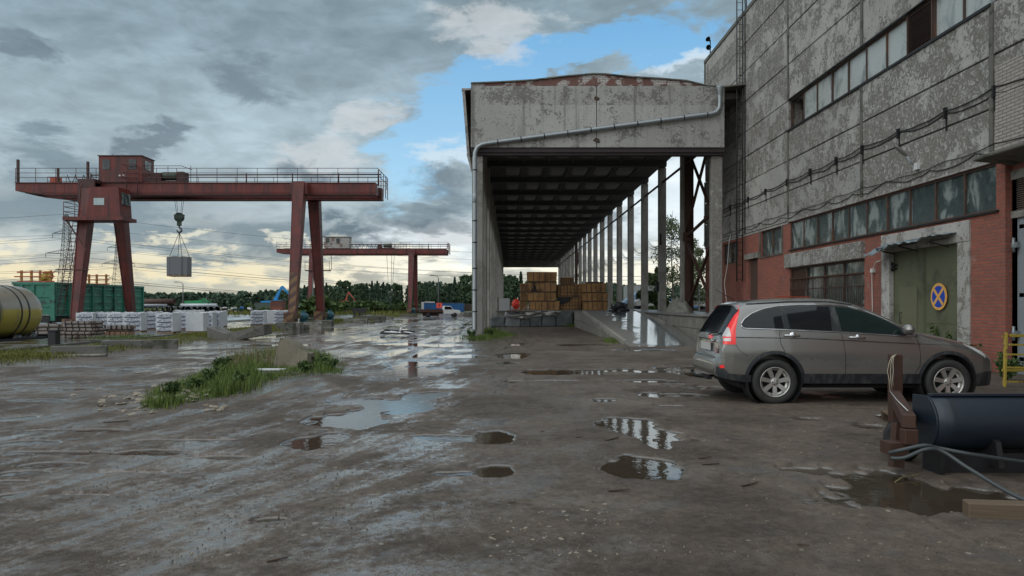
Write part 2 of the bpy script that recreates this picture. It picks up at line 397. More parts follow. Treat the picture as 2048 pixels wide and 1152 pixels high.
    def rock(s, c, r, seed=0, amp=.3, sub=2, mi=0, sm=False):
        bm = bmesh.new(); bmesh.ops.create_icosphere(bm, subdivisions=sub, radius=1.0)
        i0 = len(s.v); c = Vector(c)
        for v in bm.verts:
            k = 1+amp*2*(mnoise.noise(v.co*1.3+Vector((seed*3.1, seed*1.7, 0)))) + amp*.5*mnoise.noise(v.co*4+Vector((seed, 0, 0)))
            s.v.append((c.x+v.co.x*r[0]*k, c.y+v.co.y*r[1]*k, c.z+v.co.z*r[2]*k))
        for f in bm.faces:
            s.f.append(tuple(i0+v.index for v in f.verts)); s.mi.append(mi); s.sm.append(sm)
        bm.free(); return s
    def build(s, name, mats, parent=None, fix=True, bevel=0.0):
        me = bpy.data.meshes.new(name); me.from_pydata(s.v, [], s.f)
        mats = mats if isinstance(mats, (list, tuple)) else [mats]
        for m_ in mats: me.materials.append(m_)
        me.polygons.foreach_set('material_index', s.mi); me.polygons.foreach_set('use_smooth', s.sm)
        if fix and len(s.f) < 30000:
            bm = bmesh.new(); bm.from_mesh(me)
            if bevel: bmesh.ops.bevel(bm, geom=bm.edges[:], offset=bevel, segments=1, affect='EDGES', clamp_overlap=True)
            bmesh.ops.recalc_face_normals(bm, faces=bm.faces); bm.to_mesh(me); bm.free()
        me.update()
        o = bpy.data.objects.new(name, me); COL.objects.link(o)
        if parent is not None:
            o.parent = parent
        return o
def tag(o, label=None, cat=None, group=None, kind=None):
    if label: o['label'] = label
    if cat: o['category'] = cat
    if group: o['group'] = group
    if kind: o['kind'] = kind
    return o
def empty(name, loc=(0, 0, 0), rz=0.0):
    o = bpy.data.objects.new(name, None); COL.objects.link(o); o.location = loc; o.rotation_euler = (0, 0, rz); o.empty_display_size = .3
    return o
def copy_tree(o, parent=None):
    c = o.copy(); COL.objects.link(c); c.parent = parent
    for ch in list(o.children): copy_tree(ch, c)
    return c
def at(px, py, Y, z0=None):
    """photo pixel at distance Y -> world point"""
    return Vector(((px-VX)*Y/F, Y, H-(py-VY)*Y/F))
def text_mesh(txt, size, ext=0.002, shear=0.0):
    cu = bpy.data.curves.new('lettering', 'FONT'); cu.body = txt; cu.size = size; cu.extrude = ext; cu.shear = shear; cu.align_x = 'CENTER'; cu.align_y = 'CENTER'
    o = bpy.data.objects.new('lettering', cu); COL.objects.link(o)
    dg = bpy.context.evaluated_depsgraph_get(); me = bpy.data.meshes.new_from_object(o.evaluated_get(dg))
    COL.objects.unlink(o); bpy.data.objects.remove(o)
    return me
def add_mesh(mb, me, M, mi=0):
    i0 = len(mb.v); mb.v += [tuple(M @ v.co) for v in me.vertices]
    for p in me.polygons: mb.f.append(tuple(i0+k for k in p.vertices)); mb.mi.append(mi); mb.sm.append(False)

# ------------------------------------------------------------ ground
def hash2(ix, iy, seed):
    n_ = (ix.astype(np.int64)*374761393+iy.astype(np.int64)*668265263+seed*982451653) & 0xffffffff
    n_ = ((n_ ^ (n_ >> 13))*1274126177) & 0xffffffff
    return ((n_ ^ (n_ >> 16)) & 0xffff)/65535.0
def vnoise(X, Y, seed=0):
    ix = np.floor(X); iy = np.floor(Y); fx = X-ix; fy = Y-iy
    fx = fx*fx*(3-2*fx); fy = fy*fy*(3-2*fy)
    a = hash2(ix, iy, seed); b = hash2(ix+1, iy, seed); c = hash2(ix, iy+1, seed); d_ = hash2(ix+1, iy+1, seed)
    return (a*(1-fx)+b*fx)*(1-fy)+(c*(1-fx)+d_*fx)*fy-.5
def fbm(X, Y, sx, sy, o=4, seed=0, g=.5):
    r = 0; a = 1.0
    for i in range(o):
        r = r+a*vnoise(X*sx*2**i+17.3*i, Y*sy*2**i+9.1*i, seed+i); a *= g
    return r
def sstep(v, lo, hi):
    t_ = np.clip((v-lo)/(hi-lo), 0, 1); return t_*t_*(3-2*t_)
WATER = -0.015
# puddles: photo px centre, half sizes in px, depth factor
PUD = [(840, 742, 60, 10), (560, 690, 90, 2.2), (690, 680, 90, 2.2), (860, 672, 70, 1.8), (930, 700, 40, 2), (170, 860, 130, 4), (120, 905, 90, 4), (370, 880, 90, 4), (40, 945, 60, 6), (180, 990, 90, 3), (300, 945, 130, 4), (250, 820, 40, 2), (60, 800, 80, 3), (350, 715, 120, 2), (200, 735, 120, 2), (90, 765, 80, 2.5), (1210, 800, 24, 4), (1340, 812, 40, 3), (1170, 690, 50, 2), (1280, 700, 60, 2), (1360, 735, 60, 3), (1290, 762, 70, 3), (1360, 790, 50, 4), (1300, 938, 92, 27), (1265, 848, 58, 15), (1312, 866, 48, 12), (1308, 885, 26, 14), (975, 872, 58, 13), (900, 874, 70, 9), (985, 941, 42, 13), (915, 946, 55, 5), (778, 814, 80, 15), (690, 842, 70, 18), (640, 880, 52, 20),
       (1135, 744, 110, 7), (1260, 741, 90, 5), (800, 746, 110, 8), (830, 729, 55, 7), (920, 712, 60, 3), (1028, 712, 32, 6), (1035, 689, 14, 2.5), (1022, 727, 14, 2),
       (545, 1040, 34, 7), (1745, 853, 36, 6), (1610, 838, 30, 4), (1790, 988, 180, 50), (1950, 1010, 150, 44), (25, 838, 45, 8), (60, 885, 60, 6), (300, 905, 60, 7), (90, 930, 70, 7), (20, 990, 60, 8), (20, 963, 45, 5),
       (150, 778, 100, 3), (300, 770, 70, 3), (390, 735, 60, 3), (270, 740, 60, 2.4), (500, 1052, 20, 3), (700, 803, 60, 10), (870, 690, 60, 3), (800, 688, 26, 3),
       (1110, 762, 60, 2), (1420, 750, 60, 8), (1340, 770, 60, 3), (1300, 790, 30, 7), (1390, 775, 70, 6), (760, 675, 60, 2), (800, 688, 40, 3), (1030, 763, 22, 2.5), (730, 760, 70, 4),
       (620, 704, 26, 2), (560, 716, 50, 2), (440, 915, 60, 5), (850, 790, 40, 8), (740, 990, 26, 3)]
def relief(X, Y):
    """yard profile without the fine relief"""
    far = sstep(Y, 90, 106)
    yard = -0.45-0.6*np.maximum(sstep(-X, 26.4, 27.8)*(1-sstep(Y, 45, 48)), sstep(-X, 32.4, 33.6))
    z_ = np.where(X < -16.0, yard*sstep(-X, 16.0, 16.7)*(1-far), 0.0)
    # grassed bank by the rail
    z_ = z_+.06*sstep(-X, 12.3, 13.6)*(1-sstep(-X, 15.9, 16.2))*(1-sstep(Y, 95, 100))
    # island
    z_ = z_+.16*np.exp(-((X+.30*(Y-14.5)+4.55)/1.25)**2-((Y-14.3)/2.4)**2)
    return z_
def fine(X, Y):
    near = 1.0-.35*sstep(Y, 30, 80)
    u = X+3.0*np.exp(-(Y-4)/7.0)*sstep(-X, -2.5, 2.0)
    b = fbm(X, Y, .35, .22, 4, 3)*(.020+.020*sstep(Y, 15, 26))
    tr = fbm(u, Y, 3.2, .14, 3, 11)*(.007+.018*sstep(Y, 15, 26))*sstep(-X, -2.5, 1.0)+fbm(X, Y, 1.4, .7, 3, 21)*.007
    # tyre ruts
    ruts = -0.013*sum(np.exp(-((u-c_)/.16)**2) for c_ in (-.35, -1.75, -3.4, -4.9, 1.3, -.95, -2.5, -6.3))*(0.55+fbm(u, Y, .6, .3, 2, 5))*sstep(-X, -3, 0)
    tread = .009*np.sin(Y*31+fbm(X, Y, 2, 2, 2, 8)*4)*np.exp(-((u+1.75)/.2)**2)+.009*np.sin(Y*29+2+fbm(X, Y, 2, 2, 2, 8)*4)*np.exp(-((u+3.4)/.2)**2)
    g = fbm(X, Y, 9, 9, 3, 31)*.006+fbm(X, Y, 26, 26, 2, 33)*.003*(1-sstep(Y, 10, 16))
    bias = .010-.016*sstep(Y, 15, 24)*sstep(-X, -.5, 1.5)*(1-sstep(Y, 75, 100))+.012*sstep(X, 0.5, 3)*(1-sstep(Y, 9, 14))
    return (b+tr+ruts)*near+tread+g+bias
def ground_z(X, Y):
    X = np.asarray(X, float); Y = np.asarray(Y, float)
    z_ = relief(X, Y)
    road = (1-sstep(-X, 12.0, 13.2)*(1-sstep(Y, 90, 110)))
    isl = np.clip(1-sstep(z_, .02, .08)*(X > -12), 0, 1)
    h_ = fine(X, Y)
    # puddles
    dsum = np.zeros_like(h_); wx = fbm(X, Y, 1.6, 1.6, 3, 41)*1.5+fbm(X, Y, 7, 7, 2, 44)*.6
    for (px, py, rx, ry) in PUD:
        Yc = F*H/(py-VY); Xc = (px-VX)/F*Yc
        hx = rx/F*Yc; y1 = F*H/(py-ry-VY); y0 = F*H/(py+ry-VY); hy = (y1-y0)/2; Yc = (y0+y1)/2
        dd = ((X-Xc)/hx)**2+((Y-Yc)/hy)**2
        k_ = 1.15-dd+wx
        dsum = np.maximum(dsum, np.clip(k_*2.2, 0, 1))
    nearf = (1-sstep(Y, 26, 34))
    h_ = np.where(True, h_*(1-dsum*nearf)+(-.032)*dsum*nearf, h_)
    # dry shelf between the puddles close to the viewer and under the canopy
    keep = np.clip(1-dsum, 0, 1)
    lift = np.maximum(h_, .002)
    lift2 = np.where(h_ < 0, lift, h_)
    sheen = sstep(-X, .2, 2.0)
    h_ = np.where(dsum*nearf > .02, h_, h_*sheen+lift2*(1-sheen))
    pad = sstep(-X, 16, 17)*(1-sstep(Y, 80, 100))
    h_ = h_*(1-pad*.6)*road+(1-road)*(.03+.4*fbm(X, Y, 1.1, 1.1, 3, 71)*.12)
    return z_+h_*isl+(1-isl)*.02
GRID = {}
def gz(x_, y_):
    """height of the built ground, read from its grid"""
    ys, us, Z = GRID['g']; u = x_/max(y_, 2.4)
    i = min(max(int(np.searchsorted(ys, y_))-1, 0), len(ys)-2); j = min(max(int(np.searchsorted(us, u))-1, 0), len(us)-2)
    fi = (y_-ys[i])/(ys[i+1]-ys[i]); fj = (u-us[j])/(us[j+1]-us[j])
    return float((Z[i, j]*(1-fj)+Z[i, j+1]*fj)*(1-fi)+(Z[i+1, j]*(1-fj)+Z[i+1, j+1]*fj)*fi)
def dn(x_, y_, sd=0): return mnoise.noise(Vector((x_, y_, sd*3.7)))*.6+mnoise.noise(Vector((x_*2.1, y_*2.1, sd*3.7+9)))*.3
def G(px, py):
    """where the ray of a photo pixel meets the yard profile"""
    Y_ = 2.0
    while Y_ < 900:
        X_ = (px-VX)/F*Y_
        if H-(py-VY)/F*Y_ <= float(relief(np.array([X_]), np.array([Y_]))[0]): break
        Y_ += max(.02, Y_*.003)
    X_ = (px-VX)/F*Y_
    return Vector((X_, Y_, float(relief(np.array([X_]), np.array([Y_]))[0])))
def make_ground():
    ys = [-6+i*.5 for i in range(17)]                       # -6 .. 2
    y_ = 2.4
    while y_ < 60: ys.append(y_); y_ += max(.018, (y_)*.0044)
    while y_ < 160: ys.append(y_); y_ *= 1.012
    while y_ < 4200: ys.append(y_); y_ *= 1.08
    ys = np.array(ys)
    us = np.concatenate([np.linspace(-6, -.95, 40)[:-1], np.linspace(-.95, -.74, 25)[:-1], np.linspace(-.74, .74, 560), np.linspace(.74, .95, 25)[1:], np.linspace(.95, 6, 40)[1:]])
    Yg, Ug = np.meshgrid(ys, us, indexing='ij')
    Xg = Ug*np.maximum(Yg, 2.4)+np.where(Yg < 2.4, Ug*3, 0)*0
    Xg = np.where(Yg < 2.4, Ug*(2.4), Ug*Yg)
    Zg = ground_z(Xg, Yg)
    nr, nc = Xg.shape; GRID['g'] = (ys, us, Zg)
    co = np.stack([Xg, Yg, Zg], -1).reshape(-1, 3)
    i, j = np.meshgrid(np.arange(nr-1), np.arange(nc-1), indexing='ij')
    a = (i*nc+j).ravel(); q = np.stack([a, a+1, a+nc+1, a+nc], 1)
    me = bpy.data.meshes.new('ground'); me.vertices.add(len(co)); me.vertices.foreach_set('co', co.ravel())
    me.loops.add(q.size); me.loops.foreach_set('vertex_index', q.ravel().astype(np.int32))
    me.polygons.add(len(q)); me.polygons.foreach_set('loop_start', np.arange(0, q.size, 4, dtype=np.int32))
    me.polygons.foreach_set('use_smooth', np.ones(len(q), bool))
    me.update(calc_edges=True)
    def f(n, S):
        v = OBJ(n); p = n.xyz(v)
        ex = n.m('EXPONENT', n.mul(n.sub(p[1], 4.0), -1/7.0))
        wl = n.ss(n.mul(p[0], -1), -2.5, 2.0)
        u = n.add(p[0], n.mul(n.mul(ex, 3.0), wl))
        tv = n.vec(u, n.mul(p[1], .16), 0)
        st = n.noise(tv, 2.6, 6, .62, .15); st2 = n.noise(tv, 7.0, 5, .6, .1)
        pa = n.noise(v, .5, 6, .62, .3); pb = n.noise(v, 2.2, 6, .65, .3); gr = n.noise(v, 75, 4, .8); gr2 = n.noise(v, 17, 4, .65)
        c = n.mix(n.ss(pa, .35, .65), (.080, .062, .047), (.150, .120, .093))
        c = n.mix(n.mul(n.ss(pb, .48, .68), .6), c, (.042, .033, .026))
        c = n.mix(n.mul(n.ss(n.noise(v, .9, 4, .6, .2), .56, .7), .35), c, (.165, .152, .135))
        k = n.add(.25, n.mul(n.add(n.mul(gr, .55), n.mul(gr2, .45)), 1.5))
        c = n.mix(1.0, c, n.vec(k, k, k), 'MULTIPLY')
        mid = n.noise(v, 8, 7, .78, .6); km = n.mr(mid, .32, .68, .62, 1.4); c = n.mix(1.0, c, n.vec(km, km, km), 'MULTIPLY')
        v2_ = n.N.new('ShaderNodeTexVoronoi'); n.put(v2_.inputs['Vector'], v); v2_.inputs['Scale'].default_value = 11; c2_ = n.xyz(v2_.outputs['Color'])
        peb = n.mul(n.ss(v2_.outputs['Distance'], .24, .17), n.m('GREATER_THAN', n.add(c2_[0], n.mul(n.sub(pa, .5), .5)), .93))
        c = n.mix(n.mul(peb, .9), c, n.mix(c2_[1], (.04, .035, .03), (.34, .31, .27)))
        # scattered grit
        vo = n.N.new('ShaderNodeTexVoronoi'); n.put(vo.inputs['Vector'], v); vo.inputs['Scale'].default_value = 34
        cell = n.xyz(vo.outputs['Color'])
        chip = n.mul(n.ss(vo.outputs['Distance'], .30, .16), n.m('GREATER_THAN', n.add(cell[0], n.mul(n.sub(n.noise(v, .7, 3, .6), .5), .35)), .80))
        c = n.mix(n.mul(chip, .85), c, n.mix(n.m('POWER', cell[1], 2.0), (.05, .043, .037), (.36, .33, .28)))
        # the far meadow and the yard behind the rail
        c = n.mix(n.ss(p[1], 118, 135), c, (.06, .075, .03))
        yard = n.mul(n.ss(n.mul(p[0], -1), 15.9, 16.4), n.ss(p[1], 135, 118))
        yc = n.mix(pa, (.10, .10, .095), (.17, .165, .15))
        c = n.mix(n.mul(yard, .8), c, yc)
        strip = n.mul(n.mul(n.ss(n.mul(p[0], -1), 12.4, 13.4), n.ss(n.mul(p[0], -1), 16.1, 15.8)), n.ss(p[1], 118, 100))
        c = n.mix(n.mul(strip, n.ss(pb, .35, .55)), c, (.055, .065, .018))
        # wetness: films of water lie along the tracks, mostly on the open left
        left = n.ss(p[0], 3.2, -1.0)
        wet = n.add(n.add(n.mul(st, .50), n.mul(st2, .28)), n.mul(n.noise(v, 3.4, 7, .7, .4), .22))
        wet = n.add(wet, n.mul(n.sub(pa, .5), .5))
        film = n.mul(n.ss(n.add(wet, n.add(n.mul(n.sub(gr2, .5), .26), n.mul(n.sub(gr, .5), .32))), .462, .60), left)
        film = n.m('MAXIMUM', film, n.mul(n.ss(n.add(pb, n.mul(n.sub(pa, .5), .5)), .56, .66), .55))
        film = n.mul(film, n.sub(1.0, n.mul(chip, .8)))
        film = n.mul(film, n.sub(1.0, n.mul(strip, .9)))
        film = n.m('MAXIMUM', film, n.mul(yard, n.ss(pa, .38, .5)))
        film = n.m('MAXIMUM', film, n.mul(n.ss(p[2], .004, -.011), n.ss(n.mul(p[0], -1), 15.5, 14.5)))
        film = n.mul(film, n.ss(p[1], 140, 118))
        rg = n.mix(film, n.mr(pb, .3, .7, .58, .85), n.mr(gr2, .3, .7, .07, .20))
        hb = n.add(n.mul(gr, .5), n.add(n.mul(gr2, .5), n.mul(chip, .5)))
        bs = n.mr(film, 0, 1, 1.0, .16)
        bn = n.N.new('ShaderNodeBump'); bn.inputs['Distance'].default_value = .03; n.put(bn.inputs['Strength'], bs); n.put(bn.inputs['Height'], hb)
        c = n.mix(n.mul(film, .45), c, (.04, .034, .029))
        S(Base_Color=c, Roughness=rg, Specular_IOR_Level=n.mr(film, 0, 1, .32, .9), Normal=bn.outputs[0], Coat_Weight=film, Coat_Roughness=.06, Coat_Normal=bn.outputs[0])
    me.materials.append(mat('wet_mud', f))
    o = bpy.data.objects.new('ground', me); COL.objects.link(o); tag(o, kind='structure')
    return o
make_ground()
def puddle_mat(n, S):
    v = OBJ(n); c = n.mix(n.noise(v, .6, 3, .6), (.040, .030, .020), (.066, .052, .036))
    r1 = n.noise(v, 7, 3, .55); dr = n.vor(v, 2.6)
    ring = n.m('SINE', n.mul(dr, 70.0)); ring = n.mul(ring, n.ss(dr, .16, .03))
    S(Base_Color=c, Roughness=.04, Specular_IOR_Level=.75, IOR=1.33, Normal=n.bump(n.add(r1, n.mul(ring, .12)), .16, .012))
wmb = MB()
wmb.grid(lambda a, b: (-15.6+a*26.4, 1.5+b*110, WATER), 12, 24)
pw = wmb.build('water', mat('puddle_water', puddle_mat)); tag(pw, kind='structure')
# ------------------------------------------------------------ factory building on the right
XW = 11.0
fb = empty('factory_building', (0, 0, 0)); tag(fb, 'tall factory building of peeling grey concrete panels above a red brick ground storey', 'building')
def cells(y0, y1, z0, z1, holes):
    ys = sorted({y0, y1, *[v for h in holes for v in h[:2] if y0 < v < y1]}); zs = sorted({z0, z1, *[v for h in holes for v in h[2:] if z0 < v < z1]})
    for a, b in zip(ys, ys[1:]):
        for c, d_ in zip(zs, zs[1:]):
            my, mz = (a+b)/2, (c+d_)/2
            if not any(h[0] < my < h[1] and h[2] < mz < h[3] for h in holes): yield a, b, c, d_
JO = [40.8, 34.6, 28.58, 22.6, 16.5, 10.5, 4.5, -1.5, -7.5]
UP = (16.5, 28.58, 8.40, 9.57)
mb = MB()
zrows = [4.8, 6.0, 7.2, 8.40, 9.57, 11.0, 12.4, 13.7, 15.08]
rng = random.Random(3)
for yb, ya in zip(JO, JO[1:]):
    for c, d_ in zip(zrows, zrows[1:]):
        if c == 8.40 and UP[0]-.1 <= ya and yb <= UP[1]+.1: continue
        off = rng.uniform(-.012, .012)
        mb.box(XW-.03+off, XW+.22, ya+.02, yb-.02, c+.018, d_-.018)
# backing, with the slots of the openings
UP2 = (UP[0], UP[1], UP[2], UP[3])
mb.build('wall', M_panel, fb, bevel=.012)
HO = [(16.4, 28.45, 3.67, 4.75), (35.0, 37.4, 3.55, 4.6), (29.3, 31.8, 3.6, 4.72), (32.2, 33.5, -.5, 3.6), (22.5, 28.45, 1.35, 2.95), (17.3, 21.4, -.5, 3.56), (9.0, 16.1, -.5, 4.5)]
mb = MB()
for a, b, c, d_ in cells(-7.5, 40.8, -.3, 4.8, HO):
    dz = 0
    if b <= 16.45: continue
    mb.box(XW, XW+.35, a, b, c, d_)
brk = mb.build('brick_wall', M_brick, fb)
mb = MB()                                                    # nearer, set back a hand's breadth
for a, b, c, d_ in cells(-7.5, 16.4, -.3, 4.8, HO): mb.box(XW+.15, XW+.45, a, b, c, d_)
mb.box(XW-.001, XW+.35, 16.1, 16.4, -.3, 4.799)
mb.build('brick_wall', M_brick, fb)
mb = MB(); mb.box(XW-.06, XW-.034, 10.5, 16.35, 5.0, 6.9); mb.build('brick_patch', M_wbrick, fb)
# concrete band over the bricks, end wall and roof
mb = MB()
mb.box(XW-.015, XW+.03, 28.6, 40.8, 4.72, 4.8); mb.box(XW-.06, XW+.03, 16.3, 28.6, 4.76, 4.86)
mb.box(XW+.225, XW+.5, -7.5, 40.8, 4.8, 8.38); mb.box(XW+.225, XW+.5, -7.5, 40.8, 9.59, 15.05)
mb.box(XW+.225, XW+.5, 28.6, 40.8, 8.38, 9.59); mb.box(XW+.225, XW+.5, -7.5, 16.45, 8.38, 9.59)
mb.box(XW+.3, 34, 40.5, 40.82, -.3, 15.04); mb.box(XW+.3, 34, -7.5, -7.2, -.3, 15.04)
mb.build('inner_wall', M_panel, fb)
mb = MB(); mb.box(XW-.07, 34, -7.6, 40.9, 15.08, 15.26); mb.build('roof', M_concdk, fb)
mb = MB(); mb.box(XW+.55, XW+.6, -7, 40.3, 0, 15); mb.build('interior', M_dark, fb)
# vertical cover strips on the panel joints
mb = MB()
for yj in JO[:5]: mb.box(XW-.06, XW-.025, yj-.07, yj+.07, 4.9, 8.39); mb.box(XW-.06, XW-.025, yj-.07, yj+.07, 9.6, 15.07)
mb.build('joint_cover', M_concdk, fb)
# upper ribbon window
def ribbon(name, y0, y1, z0, z1, n, gm, skip=(), depth=.12, fw=.05, rnd=11):
    f = MB(); x0, x1 = XW+depth-.04, XW+depth+.04
    f.box(x0, x1, y0, y1, z0, z0+fw); f.box(x0, x1, y0, y1, z1-fw, z1)
    for i in range(n+1):
        yy = y0+(y1-y0)*i/n; f.box(x0-.01, x1, max(yy-fw/2, y0), min(yy+fw/2, y1), z0+fw, z1-fw)
    wn = f.build(name, M_frame, fb)
    rr = random.Random(rnd); g = MB()
    for i in range(n):
        if i in skip: continue
        a = y0+(y1-y0)*i/n+fw/2; b = y0+(y1-y0)*(i+1)/n-fw/2; X_ = XW+depth
        j = [rr.uniform(-.012, .012) for _ in range(3)]
        g.quad((X_+j[0], a, z0+fw), (X_+j[1], b, z0+fw), (X_+j[1]+j[2], b, z1-fw), (X_+j[0]+j[2], a, z1-fw))
    g.build('pane', gm, wn, fix=False)
    return wn
up = ribbon('window_band', UP[0], UP[1], UP[2], UP[3], 10, M_glassup, skip=(2, 9))
mb = MB(); mb.box(XW-.09, XW+.06, UP[0], UP[1]+.05, UP[2]-.07, UP[2]+.0); mb.box(XW-.06, XW+.02, UP[0], UP[1], UP[3]+.0, UP[3]+.035); mb.build('sill', M_bmetal, up)
mb = MB(); pw_ = (UP[1]-UP[0])/10; a = UP[0]+2*pw_+.04
for i in range(17):
    zz = UP[2]+.07+i*.062; mb.hexa([(XW+.02, a, zz), (XW+.12, a, zz+.05), (XW+.12, a+pw_-.08, zz+.05), (XW+.02, a+pw_-.08, zz), (XW+.02, a, zz+.012), (XW+.12, a, zz+.062), (XW+.12, a+pw_-.08, zz+.062), (XW+.02, a+pw_-.08, zz+.012)])
mb.box(XW+.005, XW+.1, a-.04, a, UP[2]+.05, UP[3]-.05); mb.box(XW+.005, XW+.1, a+pw_-.08, a+pw_-.04, UP[2]+.05, UP[3]-.05)
mb.build('louvre', M_louver, up)
mb = MB(); yy = UP[0]+9*pw_; mb.beam((XW+.14, yy+.3, UP[2]+.05), (XW+.40, yy+.62, UP[2]+.05), .03, 1.0) ; mb.hexa([(XW+.2, yy+.25, UP[2]+.06), (XW+.45, yy+.7, UP[2]+.06), (XW+.47, yy+.7, UP[2]+.06), (XW+.22, yy+.25, UP[2]+.06), (XW+.2, yy+.25, UP[3]-.06), (XW+.45, yy+.7, UP[3]-.06), (XW+.47, yy+.7, UP[3]-.06), (XW+.22, yy+.25, UP[3]-.06)])
mb.build('open_casement', M_frame, up)
lo = ribbon('window_band', 16.4, 28.45, 3.67, 4.75, 10, M_glass, depth=.08, rnd=5)
mb = MB(); mb.box(XW-.06, XW+.03, 16.3, 28.5, 3.62, 3.668); mb.build('sill', M_bmetal, lo)
w1 = ribbon('window', 35.0, 37.4, 3.55, 4.6, 2, M_glassdk, depth=.1)
w2 = ribbon('window', 29.3, 31.8, 3.6, 4.72, 2, M_glass, depth=.12)
mb = MB(); mb.box(XW-.04, XW+.02, 29.2, 31.9, 3.56, 3.6); mb.box(XW-.04, XW-.003, 29.2, 29.3, 3.6, 4.72); mb.box(XW-.04, XW-.003, 31.8, 31.9, 3.6, 4.72); mb.build('window_surround', M_concdk, w2)
# barred window under its concrete lintel
bw = MB(); y0, y1, z0, z1 = 22.5, 28.45, 1.35, 2.95
for yy in (y0, 24.0, 25.5, 27.0, y1): bw.box(XW+.04, XW+.1, yy-.03, yy+.03, z0, z1)
for zz in (z0, 2.5, z1-.05): bw.box(XW+.04, XW+.1, y0, y1, zz, zz+.05)
bwo = bw.build('barred_window', M_frame, fb)
g = MB(); g.quad((XW+.11, y0, z0), (XW+.11, y1-1.2, z0), (XW+.11, y1-1.2, z1), (XW+.11, y0, z1)); g.build('pane', M_glass, bwo)
g = MB(); g.box(XW+.1, XW+.13, y1-1.2, y1, z0, z1); g.build('rusty_sheet', M_rust, bwo)
g = MB()
for i in range(46):
    yy = y0+.08+i*(y1-y0-.16)/45; g.tube([(XW-.03, yy, z0), (XW-.03, yy+rng.uniform(-.02, .02), 2.52)], .009, 5)
for zz in (1.5, 2.1, 2.5): g.box(XW-.045, XW-.015, y0, y1, zz, zz+.03)
g.build('bars', M_rust, bwo)
mb = MB(); mb.box(XW-.16, XW+.1, 22.45, 28.7, 2.96, 3.5); mb.build('lintel', M_panel, fb, bevel=.02)
# side door
mb = MB(); mb.box(XW+.12, XW+.18, 32.2, 33.5, 0, 3.55); mb.build('side_door', M_louver, fb)
mb = MB(); mb.box(XW-.08, XW+.05, 32.0, 33.8, 3.6, 3.85); mb.build('lintel', M_conc, fb)
# green gate
GY0, GY1 = 17.3, 21.4
mb = MB(); mb.box(XW-.05, XW+.2, GY0, 17.77, -.1, 3.05); mb.box(XW-.05, XW+.2, 20.96, GY1, -.1, 3.05); mb.box(XW-.06, XW+.2, GY0, GY1, 3.05, 3.56)
mb.build('gate_surround', M_white, fb, bevel=.015)
gd = MB(); gd.box(XW+.10, XW+.16, 17.77, 19.37, .02, 3.05); gd.box(XW+.10, XW+.16, 19.40, 20.96, .02, 3.05)
gate = gd.build('green_gate', M_doorgreen, fb)
mb = MB()
for yy in (17.79, 19.33, 19.42, 20.92): mb.box(XW+.085, XW+.1, yy, yy+.035, .03, 3.04)
for zz in (1.05, 1.9, 3.0): mb.box(XW+.088, XW+.099, 17.83, 19.33, zz, zz+.03)
mb.build('gate_rail', M_doorgreen, gate)
mb = MB(); mb.box(XW+.08, XW+.10, 19.75, 20.62, .1, 2.02); wk = mb.build('wicket_door', simple('faded_olive_paint', (.135, .14, .085), .55, 0, .2, 1.6), gate)
mb = MB(); mb.tube([(XW+.08, 20.52, 1.0), (XW+.03, 20.52, 1.02), (XW+.03, 20.52, 1.3), (XW+.08, 20.52, 1.32)], .012, 6); mb.build('handle', M_bmetal, wk)
mb = MB()
for yy in (17.68, 20.9):
    for zz in (2.62,):
        mb.tube([(XW+.02, yy, zz-.13), (XW+.02, yy, zz+.13)], .035, 10); mb.box(XW+.0, XW+.08, yy-.16, yy+.16, zz-.06, zz-.03); mb.box(XW+.0, XW+.08, yy-.16, yy+.16, zz+.03, zz+.06)
mb.build('hinge', M_bmetal, gate)
# crumpled sheet awning over the gate
def awn(a, b):
    y_ = 21.15-a*3.4; droop = .32*(1-a)**2*b+.10*b
    return (XW-.05-b*.62+.02*math.sin(a*9), y_+(.25*b*(1-a)), 3.30-droop+.018*math.sin(a*60)+.035*mnoise.noise(Vector((a*7, b*3, 0)))*b*2+.03*math.sin(a*13+b*2)*b)
mb = MB(); mb.grid(awn, 90, 8); aw = mb.build('awning', simple('crumpled_zinc_sheet', (.27, .33, .36), .4, .6, .25, 3, .3), fb, fix=False)
md = aw.modifiers.new('thickness', 'SOLIDIFY'); md.thickness = .006
mb = MB()
for yy in (18.1, 19.5, 20.7): mb.beam((XW-.05, yy, 2.98), (XW-.55, yy, 3.1), .03); mb.beam((XW-.05, yy, 3.2), (XW-.55, yy, 3.12), .025)
mb.build('bracket', M_bmetal, aw)
# right hand grey gate, louvre and canopy slab
mb = MB(); mb.box(XW+.2, XW+.27, 13.2, 16.0, 0, 3.45)
for zz in (.3, 1.7, 3.2): mb.box(XW+.17, XW+.2, 13.3, 15.9, zz, zz+.09)
mb.box(XW+.17, XW+.2, 15.75, 15.9, .1, 3.4); g2 = mb.build('grey_gate', M_doorgrey, fb)
mb = MB()
for zz in (.9, 2.85): mb.box(XW+.08, XW+.22, 15.86, 16.04, zz-.06, zz+.06); mb.tube([(XW+.1, 15.98, zz-.16), (XW+.1, 15.98, zz+.16)], .03, 8)
mb.build('hinge', M_galv, g2)
mb = MB(); mb.box(XW+.12, XW+.3, 9, 16.1, 4.3, 4.5); mb.box(XW+.12, XW+.3, 9, 16.1, 3.45, 3.6); mb.build('lintel', M_conc, fb)
mb = MB()
for i in range(15): mb.hexa([(XW+.14, 13.2, 3.62+i*.046), (XW+.2, 13.2, 3.65+i*.046), (XW+.2, 15.95, 3.65+i*.046), (XW+.14, 15.95, 3.62+i*.046), (XW+.14, 13.2, 3.63+i*.046), (XW+.2, 13.2, 3.66+i*.046), (XW+.2, 15.95, 3.66+i*.046), (XW+.14, 15.95, 3.63+i*.046)])
mb.build('louvre', simple('dull_louvre', (.14, .11, .09), .6), fb)
